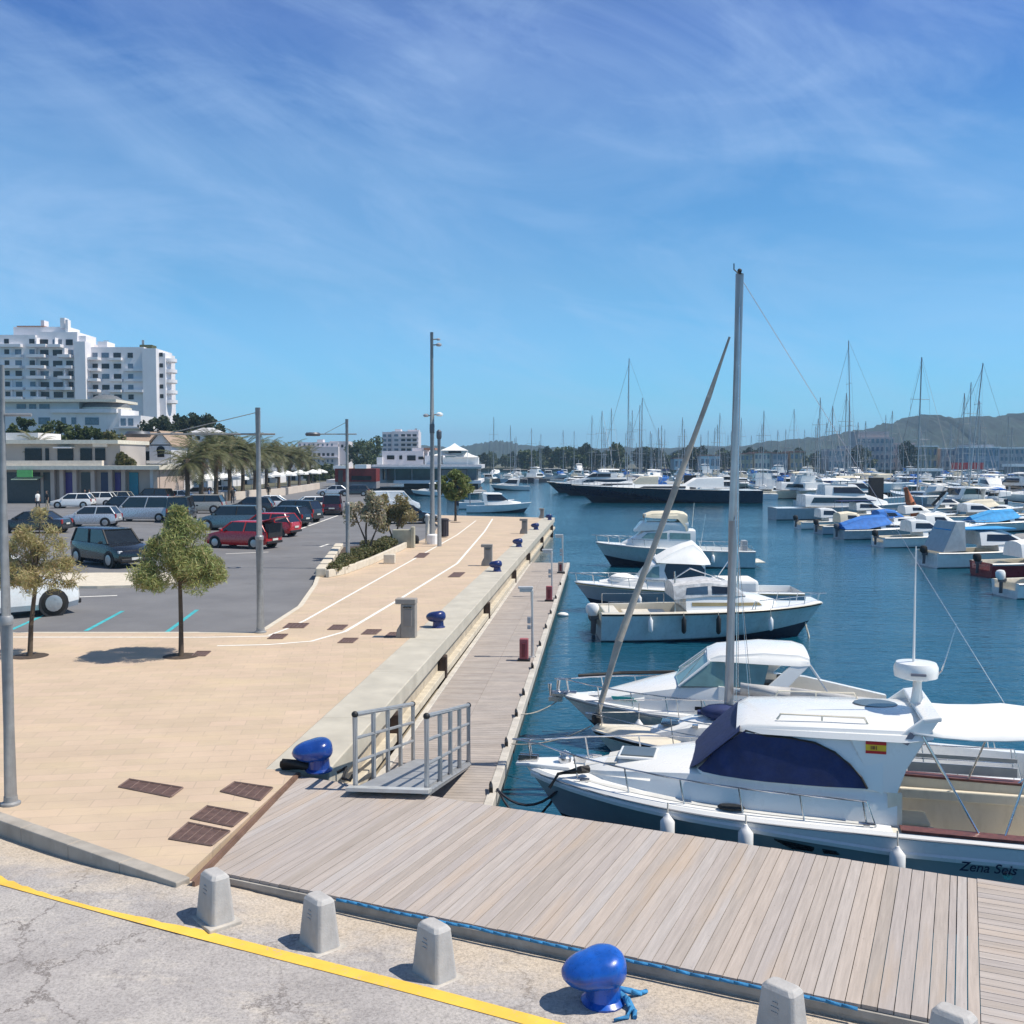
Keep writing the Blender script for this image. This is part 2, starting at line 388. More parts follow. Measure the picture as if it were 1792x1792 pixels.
plk = plank_material('weathered_planks', R(-24)); plk2 = plank_material('weathered_cross_planks', R(66))
AS = ac(G(1672, 1660, DZ))[0]
pl = MB(); a = ac(D0)[0]+.02; PW = .132; GAP = .008
lx0, ly0 = ac(P0); lx1, ly1 = ac(D0)
def left_c(a):                                             # the deck's slanted left edge
    return ly0+(ly1-ly0)*(a-lx0)/(lx1-lx0) if lx1 != lx0 else ly1
while a < AS:
    a1 = min(a+PW-GAP, AS); dz = random.uniform(-.003, .003)
    cs = [CF, CF]; ce = [CB, CB]
    for k, aa in enumerate((a, a1)):
        if aa < lx0: cs[k] = max(CF, min(CB-.01, left_c(aa)))
    pts = [e*a+n_*cs[0], e*a1+n_*cs[1], e*a1+n_*ce[1], e*a+n_*ce[0]]
    pl.slab([p+V((0, 0, DZ+dz)) for p in pts], (0, 0, -.035)); a += PW
for k in (0, 1): pl.slab([e*(AS+.01+k*.1)+n_*CF+V((0, 0, DZ)), e*(AS+.1+k*.1)+n_*CF+V((0, 0, DZ)), e*(AS+.1+k*.1)+n_*CB+V((0, 0, DZ)), e*(AS+.01+k*.1)+n_*CB+V((0, 0, DZ))], (0, 0, -.035))
pl2 = MB(); cc = CF; k = 0
while cc < CB-.05:
    for (s0, s1) in ((AS+.207, AS+3.1), (AS+3.105, AS+6.4), (AS+6.41, AS+10)):
        pl2.slab([e*s0+n_*cc+V((0, 0, DZ)), e*s1+n_*cc+V((0, 0, DZ)), e*s1+n_*(cc+PW-GAP)+V((0, 0, DZ)), e*s0+n_*(cc+PW-GAP)+V((0, 0, DZ))], (0, 0, -.035))
    cc += PW
bw = pl.build('boardwalk', plk); tag(bw, kind='structure'); tag(pl2.build('boardwalk', plk2), kind='structure')
fs = MB(); gw = M('grey_weathered_beam', (.33, .315, .29), .85, var=.25, scale=4, bmp=.3)
a0 = ac(P0)[0]+.05
def beam(a0, a1, c0, c1, z0, z1): fs.slab([e*a0+n_*c0+V((0, 0, z1)), e*a1+n_*c0+V((0, 0, z1)), e*a1+n_*c1+V((0, 0, z1)), e*a0+n_*c1+V((0, 0, z1))], (0, 0, z0-z1))
beam(a0, AS+10, CF-.03, CF+.03, -.15, -.088); beam(a0, AS+10, CF-.015, CF+.03, -.26, -.158)
beam(a0+.6, AS+10, CB-.08, CB-.02, -.26, -.088)
for k in range(12): beam(a0+1+k*1.4, a0+1.12+k*1.4, CF+.05, CB-.1, -.3, -.09)
fs.build('deck_fascia', gw)['kind'] = 'structure'
# brown edge strip between tiles and deck
es = MB(); es.strip([P0+V((.015, 0, .056)), D0+V((.015, 0, .056))], .05); es.slab([P0+V((.02, 0, .05)), D0+V((.02, 0, .05)), D0+V((.05, 0, .05)), P0+V((.05, 0, .05))], (0, 0, -.09))
es.build('deck_edge_strip', M('rusty_edge', (.17, .10, .07), .8, var=.3))['kind'] = 'structure'
# ---------------------------------------------------------------- near street furniture
# concrete bollards with a worn emblem
bol_m = M('bollard_concrete', (.42, .41, .40), .8, var=.12, scale=5, bmp=.3, bscale=40, dirt=(.3, .28, .27))
def bollard_mesh():
    b = MB(); ch = .035
    def ring(z, w, h):
        c = .03; return [(-w, -h+c, z), (-w+c, -h, z), (w-c, -h, z), (w, -h+c, z), (w, h-c, z), (w-c, h, z), (-w+c, h, z), (-w, h-c, z)]
    b.loft([ring(0, .2, .135), ring(.46, .155, .1), ring(.5, .125, .072)]); return b
brz = R(-48)
bpos = [(377, 1606), (559, 1651), (760, 1704), (1368, 1822), (1668, 1872)]
blab = ['grey concrete bollard nearest the corner of the tiled promenade', 'grey concrete bollard second from the promenade corner, where the blue line begins',
        'grey concrete bollard just left of the big blue mooring bollard', 'grey concrete bollard right of the big blue mooring bollard, cut by the bottom edge',
        'grey concrete bollard at the bottom right, only its top in view']
for i, (u, v) in enumerate(bpos):
    p = GR(u, v)
    t = empty('concrete_bollard', p-V((0, 0, .012)), brz, blab[i], 'bollard', 'concrete bollards along the road edge')
    bollard_mesh().build('body', bol_m, t, bevel=.012)
    f = MB(); f.box((0, 0, -.03), (.48, .36, .09)); f.build('footing', M('footing_mortar', (.44, .41, .37), .9, var=.2, bmp=.5, scale=6), t, bevel=.012)
    em = MB()
    for z, w in ((.375, .05), (.335, .075), (.295, .06)): 
        yy = -.135+.035*z/.46-.0035; em.bb(-w/2, w/2, yy-.002, yy+.004, z-.008, z+.008)
    em.build('emblem', M('worn_emblem', (.40, .38, .37), .9), t)

# blue mooring bollards (kidney head on a short neck)
blue_m = M('glossy_blue_enamel', (.006, .085, .42), .3, var=.35, scale=5, coat=.3, bmp=.25, bscale=9, dirt=(.02, .05, .16))
blue_d = M('faded_navy_enamel', (.012, .025, .13), .35, var=.3, scale=4, coat=.2)
def moor_bollard(p, rz, s, mat_, label, group='blue mooring bollards'):
    t = empty('mooring_bollard', p, rz, label, 'bollard', group)
    rings = []
    N = 20
    for j in range(13):
        a = math.pi*j/12; rr = max(.004, math.sin(a))**.62; z = .315-.155*math.cos(a)
        lean = .10*(1-math.cos(a))/2
        rings.append([((.30*rr*math.cos(2*math.pi*k/N)*(1+.14*math.cos(2*math.pi*k/N)))+lean*.5+(.03*math.sin(a)), .262*rr*math.sin(2*math.pi*k/N)*(1-.16*math.exp(-((math.cos(2*math.pi*k/N)-.3)/.3)**2)), z-.05*math.cos(2*math.pi*k/N)*rr*(1 if j > 6 else .5)) for k in range(N)])
    h = MB(); h.loft([[(x*s, y*s, z*s) for x, y, z in r] for r in rings]); h.build('head', mat_, t, smooth=60)
    nk = MB(); nk.lathe([(.20*s, 0), (.205*s, .02*s), (.165*s, .05*s), (.15*s, .2*s), (.17*s, .3*s)], n=18); nk.build('neck', mat_, t, smooth=35)
    return t
moor_bollard(GR(1056, 1752), R(195), .98, blue_m, 'big bright blue mooring bollard with rope tails at the boardwalk edge')
moor_bollard(G(556, 1352, 0)+V((0, .1, 0)), R(200), 1.0, M('mid_blue_enamel', (.008, .05, .27), .25, var=.25, coat=.4), 'blue mooring bollard at the quay corner beside the gangway')
for (u, v), lab in (((767, 1098), 'dark blue mooring bollard on the quay right of the nearest grey pedestal'), ((870, 1000), 'dark blue mooring bollard on the quay right of the middle grey pedestal'),
                    ((908, 957), 'dark blue mooring bollard nearest the far end of the quay'), ((938, 927), 'small dark mooring bollard near the far grey pedestal'), ((962, 910), 'small dark mooring bollard on the last corner of the quay')):
    moor_bollard(G(u, v, 0), R(150), .95, blue_d, lab)
# blue rope tails on the big bollard
bb = GR(1052, 1748)
for k, pts in enumerate([[(.12, -.02, .10), (.20, -.10, .07), (.24, -.2, .03), (.20, -.33, .02), (.08, -.38, .02)], [(.13, .0, .10), (.26, .02, .06), (.36, .06, .02), (.42, .1, .02)],
                         [(.13, -.03, .08), (.22, -.12, .06), (.27, -.24, .02), (.26, -.34, .02)]]):
    rr = MB(); rr.tube([bb+V(q) for q in pts], [.026, .03, .025, .02, .014][:len(pts)], 7)
    o = rr.build('rope_tail', rope_b, smooth=60)
    tag(o, ['frayed blue rope tail curling towards the road from the big bollard', 'short blue rope tail pointing to the right of the big bollard', 'frayed blue rope strand hanging straight down beside the big bollard'][k], 'rope', 'rope tails of the big bollard')
# blue edge line modelled as a tube along the front edge of the boardwalk
a0 = ac(G(588, 1574, DZ))[0]; a1 = ac(G(1500, 1768, DZ))[0]
pts = []
for k in range(41):
    a = a0+(a1-a0)*k/40; p = e*a+n_*(CF-.052+.004*math.sin(k*1.7)); pts.append((p.x, p.y, DZ-.012+.006*math.sin(k*.9)*math.sin(k*.37)))
r_ = MB(); r_.tube(pts, .017, 7); tag(r_.build('blue_line', rope_b, smooth=60), 'long blue line running along the front edge of the boardwalk', 'rope')
# black rubber fender lying at the quay corner
fd = MB(); p = G(537, 1345, 0); fd.tube([(-.30, .02, .085), (-.27, .02, .085), (.27, 0, .085), (.30, 0, .085)], [.05, .085, .085, .05], 12)
o = fd.build('rubber_buffer', black, smooth=50); o.location = p+V((-.08, -.1, .0)); o.rotation_euler = (0, 0, R(-3)); tag(o, 'short black rubber buffer lying under the quay corner bollard', 'fender')
rp = MB(); rp.tube([G(590, 1352, .03), G(606, 1343, .10), G(600, 1362, .02), G(612, 1366, .03), G(618, 1356, .1)], .025, 6)
tag(rp.build('mooring_rope', black, smooth=60), 'dark coil of rope between quay corner bollard and gangway', 'rope')

# brown drain covers
dr_m = M('rusty_iron', (.105, .062, .052), .75, var=.35, scale=9, bmp=.5, bscale=60)
def cover(px, label, z=.006):
    c = [G(u, v, z) for u, v in px]; t = MB(); t.slab(c, (0, 0, -.02))
    o = c[0]; 
    ctr = sum(c, V((0, 0, 0)))/4
    ob = t.build('drain_cover', dr_m); 
    for vtx in ob.data.vertices: vtx.co -= ctr
    ob.location = ctr; tag(ob, label, 'drain cover', 'drain covers in the promenade')
    fr = MB()
    for i in range(4):
        a, b = c[i]-ctr, c[(i+1) % 4]-ctr; fr.tube([a+V((0, 0, .004)), b+V((0, 0, .004))], .014, 4)
    for k in range(1, 5):
        a = c[0].lerp(c[3], k/5)-ctr; b = c[1].lerp(c[2], k/5)-ctr; fr.tube([a+V((0, 0, .001)), b+V((0, 0, .001))], .007, 4)
    fr.build('frame', M('worn_iron', (.15, .10, .085), .6, var=.3), ob)
cover([(208, 1377), (226, 1364), (320, 1379), (299, 1395)], 'long brown drain cover set apart from the group by the deck')
cover([(386, 1385), (410, 1369), (477, 1379), (455, 1401)], 'brown drain cover at the top of the group of three beside the deck')
cover([(334, 1432), (362, 1411), (434, 1424), (407, 1447)], 'brown drain cover in the middle of the group of three beside the deck')
cover([(296, 1468), (329, 1440), (402, 1455), (370, 1480)], 'brown drain cover lowest of the group of three beside the deck')
def minicover(u, v, w, lab): cover([(u-w/2-6, v+4), (u-w/2+4, v-4), (u+w/2+6, v-4), (u+w/2-4, v+4)], lab)
for u, v, w, lab in ((518, 1095, 34, 'brown drain cover on the cycle path line right of the near lamp post'), (486, 1114, 24, 'small brown drain cover at the foot of the near lamp post'), (591, 1098, 24, 'small brown drain cover between the two path lines'),
                  (650, 1106, 24, 'small brown drain cover just left of the nearest grey pedestal'), (609, 1121, 24, 'small brown drain cover below the bend of the path line'), (352, 1144, 22, 'small brown drain cover right of the green tree trunk'),
                  (738, 972, 16, 'small brown drain cover by the low planter wall'), (799, 1006, 18, 'small brown drain cover short of the middle grey pedestal'), (690, 1111, 24, 'brown drain cover touching the nearest grey pedestal')): minicover(u, v, w, lab)

# grey service pedestals with overhanging cap
ped_m = M('pedestal_stone', (.30, .275, .25), .85, var=.12, scale=4, bmp=.2, dirt=(.2, .18, .16))
def pedestal(p, h, label):
    t = empty('service_pedestal', p, math.atan2(qd.y, qd.x)-R(90), label, 'pedestal', 'grey service pedestals on the quay')
    w = h*.46
    b = MB(); b.bb(-w*.32, w*.5, -w*.3, w*.3, 0, h*.86); b.build('column', ped_m, t, bevel=.02)
    b = MB(); b.bb(-w*.62, w*.52, -w*.34, w*.34, h*.862, h); b.build('cap', ped_m, t, bevel=.02)
    b = MB(); b.slab([(-w*.32, -w*.28, 0), (-w*.62, -w*.28, 0), (-w*.55, -w*.28, h*.2), (-w*.32, -w*.28, h*.38)], (0, w*.56, 0)); b.build('foot', ped_m, t, bevel=.02)
    b = MB(); b.bb(-w*.15, w*.3, -w*.31-.01, -w*.3+.01, h*.3, h*.74); b.build('hatch', M('hatch_grey', (.24, .22, .21), .6), t, bevel=.01)
    b = MB()
    for k in range(3): b.lathe([(.035, 0), (.035, .02), (.012, .03)], (w*.08*(k-.6)*2, -w*.36, h*.78), 8)
    b.build('socket', black, t)
pedestal(G(713, 1115, 0), 1.02, 'nearest grey stone service pedestal beside a dark blue bollard')
pedestal(G(853, 990, 0), .95, 'middle grey stone service pedestal halfway along the quay')
pedestal(G(917, 934, 0), .95, 'third grey stone service pedestal towards the end of the quay')
pedestal(G(948, 907, 0), .8, 'farthest small grey service pedestal at the quay end')

# lamp posts -------------------------------------------------
def lamp_post(p, h, arm_l, arm_r, harm, label, ring=True, r=.1, band=True):
    t = empty('lamp_post', p, 0, label, 'lamp post', 'slim grey lamp posts of the car park')
    b = MB(); b.tube([(0, 0, 0), (0, 0, h*.42), (0, 0, h*.425), (0, 0, h)], [r*1.25, r*1.2, r*.92, r*.82], 14); b.build('pole', galv, t, smooth=40)
    b = MB(); b.lathe([(r*1.9, 0), (r*1.9, .03), (r*1.35, .05), (r*1.3, .12)], n=14); b.build('base_plate', galv, t, smooth=30)
    if band:
        b = MB(); b.lathe([(r*1.28, 0), (r*1.33, .03), (r*1.33, .09), (r*1.1, .12)], (0, 0, h*.415), 14); b.build('collar', galv, t, smooth=30)
    b = MB(); b.tube([(-arm_l, 0, harm), (arm_r, 0, harm)], r*.32, 8); b.build('arm', galv, t, smooth=40)
    b = MB(); b.tube([(-arm_l*.8, 0, harm+.03), (0, 0, h-.12)], r*.14, 6); b.build('stay_cable', galv, t)
    if ring:
        rg = MB(); N = 24
        rg.loft([[(-arm_l-.28+(.28+dr)*math.cos(2*math.pi*k/N), (.28+dr)*math.sin(2*math.pi*k/N), harm+dz) for k in range(N)] for dr, dz in ((-.07, -.05), (.02, -.08), (.06, 0), (.0, .07), (-.09, .05), (-.07, -.05))], True, False)
        rg.build('lamp_ring', M('lamp_dark_grey', (.10, .11, .13), .4, metal=.3), t, smooth=40)
    return t
lamp_post(G(19, 1408, 0), 5.85, 1.6, .4, 5.2, 'nearest grey lamp post at the left edge of the promenade', r=.066)
bk_ = MB(); bk_.box((0, 0, 0), (.16, .06, .05)); 
lamp_post(G(456, 1107, 0), 6.0, 2.9, .45, 5.3, 'grey lamp post at the corner of car park and promenade', r=.085)
lamp_post(G(609, 990, 0), 6.4, 1.2, .42, 5.75, 'thin grey lamp post in the oleander planter with a ring lamp', r=.085)
p = G(757, 952, 0)
t = empty('floodlight_mast', p, 0, 'tall grey mast with cameras and loudspeakers beside the promenade', 'mast')
b = MB(); b.tube([(0, 0, 0), (0, 0, 6.6), (0, 0, 11.6)], [.15, .12, .09], 12); b.build('pole', galv, t, smooth=40)
b = MB(); b.lathe([(.32, 0), (.32, .5), (.2, .56)], n=12); b.build('base', M('white_paint'), t, smooth=30)
for k, (x, z, s) in enumerate(((.38, 10.9, .2), (.36, 11.2, .14), (-.33, 7.05, .2), (.4, 7.1, .24))):
    b = MB(); b.tube([(0, 0, z), (x*.8, 0, z+.03)], .035, 6); b.build('bracket', galv, t)
    b = MB(); b.lathe([(s*.5, -.3*s), (s*.8, -.1*s), (s*.8, .3*s), (s*.3, .6*s)], (x, 0, z), 10); b.build('camera' if k < 2 else 'loudspeaker', M('device_grey', (.35, .36, .38), .4) if k != 3 else white, t, smooth=40)
b = MB(); b.bb(-.13, .13, -.12, .12, 6.1, 6.6); b.build('junction_box', M('lamp_dark_grey'), t, bevel=.02)
t = empty('lamp_post', G(769, 956, 0), 0, 'shorter dark post standing right beside the tall camera mast', 'lamp post')
b = MB(); b.tube([(0, 0, 0), (0, 0, 6.0)], [.12, .09], 12); b.build('pole', galv, t, smooth=40)
b = MB(); b.lathe([(.11, 0), (.14, .1), (.14, .4), (.05, .5)], (0, 0, 5.75), 10); b.build('cap', M('lamp_dark_grey'), t, smooth=40)
t = empty('marker_post', G(748, 950, 0), 0, 'short pale post left of the tall camera mast', 'post')
b = MB(); b.tube([(0, 0, 0), (0, 0, 1.5)], .12, 10); b.build('shaft', M('pale_post', (.6, .58, .53), .7), t, smooth=40)
b = MB(); b.lathe([(.13, 0), (.13, .08), (.03, .14)], (0, 0, 1.5), 10); b.build('cap', white, t, smooth=40)
# litter bin
t = empty('litter_bin', G(776, 940, 0), 0, 'dark slatted litter bin beside the tall mast', 'bin')
b = MB()
for k in range(14):
    a = 2*math.pi*k/14; b.box((.3*math.cos(a), .3*math.sin(a), .55), (.03, .11, .95), a)
b.lathe([(.26, .05), (.27, 1.0)], n=12); b.build('barrel', M('bin_dark', (.035, .03, .04), .6, var=.3), t)
b = MB(); b.lathe([(.34, 1.04), (.34, 1.1), (.2, 1.14)], n=14); b.build('rim', M('bin_dark'), t)

# gangway ----------------------------------------------------
g0 = G(683, 1378, .02); g1 = V((g0.x+qd.x*4.3+.02, g0.y+qd.y*4.3, -.86)); ax = (g1-g0); L = ax.length
t = empty('gangway', g0, 0, 'aluminium gangway with two railings sloping down to the pontoon', 'gangway')
def gp(s, y, z): 
    q = ax*(s/L); return V((q.x, q.y, q.z))+qn*y+V((0, 0, z))
HW = .47
b = MB(); b.slab([gp(0, -HW, 0), gp(0, HW, 0), gp(L, HW, 0), gp(L, -HW, 0)], (0, 0, -.04)); b.build('walkway', M('gangway_tread', (.36, .37, .38), .55, metal=.4, bmp=.4, bscale=70), t)
for sgn in (-1, 1):
    b = MB(); y = sgn*(HW+.04)
    b.tube([gp(-.05, y, -.07), gp(L, y, -.07)], .055, 6); b.build('stringer', galv, t)
    b = MB(); top = 1.02
    ps = [.05, L*.27, L*.5, L*.73, L-.05]
    for s in ps: b.tube([gp(s, y, -.1), gp(s, y, top)], .038, 8)
    for z in (top, .68, .34): b.tube([gp(.05, y, z), gp(L-.05, y, z)], .038 if z == top else .026, 8)
    b.build('railing', M('railing_grey', (.40, .41, .42), .45, metal=.5, var=.1), t, smooth=40)
    for s in (.05, L-.05): b = MB(); b.ball(gp(s, y, top), .05, 8, 6); b.build('end_cap', black, t, smooth=50)
b = MB(); b.slab([gp(-.28, -HW-.1, .01), gp(-.28, HW+.12, .01), gp(.0, HW+.12, .012), gp(0, -HW-.1, .012)], (0, 0, -.05)); b.build('hinge_plate', M('light_alu', (.62, .62, .6), .4, metal=.4), t)
for sgn in (-.35, .35): b = MB(); b.tube([gp(L, sgn-.08, -.06), gp(L, sgn+.08, -.06)], .06, 10); b.build('roller', black, t)

# floating pontoon -------------------------------------------
PZ = -.93
po0 = G(868, 1392, PZ); po1 = G(997, 985, PZ); pd = (po1-po0); pd.z = 0; PLEN = pd.length; pd.normalize(); pn = V((pd.y, -pd.x, 0))
PWID = 2.2; org = po0-pn*PWID
def pp(s, y, z=0): q = pd*s+pn*y; return V((q.x, q.y, z))
t = empty('pontoon', (org.x, org.y, PZ), 0, 'long floating pontoon with weathered planks below the quay', 'pontoon')
b = MB(); s = -.6
while s < PLEN:
    for y0, y1 in ((.14, 1.1), (1.106, PWID-.16)):
        b.slab([pp(s, y0), pp(s, y1), pp(s+.132, y1), pp(s+.132, y0)], (0, 0, -.03))
    s += .14
m, nt, bs = nodes('pontoon_planks'); g_ = nt.nodes.new('ShaderNodeNewGeometry')
c = ramp(nt, g_.outputs['Random Per Island'], [(0, (.33, .29, .26)), (.3, (.39, .345, .315)), (.6, (.36, .325, .30)), (1, (.41, .36, .32))])
c = mixrgb(nt, c, ramp(nt, noise(nt, objco(nt, 0, (1, 2, 1)), 1.5, 6, .7), [(.3, .72), (.7, 1.12)]), .8, 'MULTIPLY')
nt.links.new(c, bs.inputs['Base Color']); bs.inputs['Roughness'].default_value = .88
b.build('planking', m, t)
b = MB(); b.slab([pp(-.6, PWID-.155, .02), pp(-.6, PWID, .02), pp(PLEN, PWID, .02), pp(PLEN, PWID-.155, .02)], (0, 0, -.22)); b.slab([pp(-.6, 0, .02), pp(-.6, .135, .02), pp(PLEN, .135, .02), pp(PLEN, 0, .02)], (0, 0, -.22))
b.build('edge_beam', M('edge_concrete', (.50, .47, .42), .8, var=.2, scale=2, bmp=.3, dirt=(.28, .26, .22)), t, bevel=.015)
b = MB(); k = 0
while k*4.2 < PLEN-1: b.slab([pp(k*4.2, .1, -.2), pp(k*4.2, PWID-.06, -.2), pp(k*4.2+3.9, PWID-.06, -.2), pp(k*4.2+3.9, .1, -.2)], (0, 0, -.75)); k += 1
b.build('float', M('wet_float', (.05, .065, .06), .6, var=.3), t)
b = MB(); b.slab([pp(-.72, .0, .015), pp(-.72, PWID, .015), pp(-.61, PWID, .015), pp(-.61, 0, .015)], (0, 0, -.2)); b.build('end_beam', M('light_alu'), t)
# cleats, posts, extinguishers, loops of rope are things on the pontoon
def cleat(s, y, label):
    q = empty('mooring_cleat', V((org.x, org.y, PZ+.02))+pp(s, y), math.atan2(pd.y, pd.x)+R(8), label, 'cleat', 'black cleats on the pontoon edge')
    b = MB(); b.tube([(-.17, 0, .10), (-.1, 0, .085), (.1, 0, .085), (.17, 0, .10)], [.018, .03, .03, .018], 8); b.build('horn', black, q, smooth=50)
    b = MB(); b.box((0, 0, .04), (.18, .06, .09)); b.build('base', black, q)
ss = [.15, 2.9, 5.2, 7.2, 10.3, 13.6, 16.8, 20, 24, 28.5, 33]
for k, s in enumerate(ss): cleat(s, PWID-.1, 'black mooring cleat on the outer pontoon edge, '+('nearest the boardwalk' if k == 0 else 'second from the boardwalk' if k == 1 else 'third from the boardwalk' if k == 2 else 'opposite the white sports cruiser' if k == 3 else 'one of those beyond the first red cabinet'))
def shower_post(u, v, h, label):
    g = G(u, v, PZ); q = empty('pontoon_lamp', g, 0, label, 'lamp post', 'slim pontoon lamps')
    b = MB(); b.tube([(0, 0, 0), (-.02, 0, h-.06), (-.06, 0, h)], [.05, .045, .04], 8); b.build('post', M('pale_metal', (.55, .54, .53), .5, metal=.3), q, smooth=40)
    b = MB(); b.box((-.2, 0, h+.02), (.42, .16, .07)); b.box((-.2, 0, h-.06), (.34, .12, .09)); b.build('lamp_head', M('pale_metal'), q, bevel=.015)
    b = MB(); b.box((-.1, 0, 1.05), (.1, .1, .18)); b.box((-.1, 0, .85), (.1, .12, .1)); b.build('meter_box', M('device_grey'), q, bevel=.01)
    b = MB(); b.box((0, 0, .01), (.18, .18, .02)); b.build('base_plate', M('pale_metal'), q)
shower_post(932, 1150, 1.95, 'slim pontoon lamp beside the nearest red cabinet')
shower_post(966, 1045, 1.9, 'slim pontoon lamp beside the second red cabinet')
shower_post(985, 1000, 1.8, 'slim pontoon lamp at the far end of the pontoon')
def cabinet(u, v, h, label, m1):
    g = G(u, v, PZ); q = empty('fire_cabinet', g, math.atan2(pd.y, pd.x)-R(90), label, 'fire cabinet')
    b = MB(); b.bb(-.12, .12, -.1, .1, .05, h); b.build('body', m1, q, bevel=.02)
    b = MB(); b.bb(-.05, .05, -.13, -.1, .12, h*.8); b.build('hatch', M('cab_dark', (.16, .02, .03), .5), q, bevel=.01)
    b = MB(); b.bb(-.17, .17, -.14, .14, 0, .05); b.build('foot', black, q)
faded = M('faded_red', (.33, .09, .10), .6, var=.25)
cabinet(917, 1156, .62, 'nearest faded red fire cabinet on the pontoon', faded)
cabinet(961, 1052, .6, 'second faded red fire cabinet on the pontoon', faded)
cabinet(981, 1003, .55, 'grey service cabinet near the far end of the pontoon', M('pedestal_stone'))
# mooring lines
def line(pts, r, mt, label, sag=.15, group=None):
    a, bq = V(pts[0]), V(pts[-1]); q = []
    for k in range(9):
        tt = k/8; p = a.lerp(bq, tt); p.z -= sag*4*tt*(1-tt); q.append(p)
    b = MB(); b.tube(q, r, 5); o = b.build('mooring_line', mt, smooth=60); tag(o, label, 'rope', group); return o
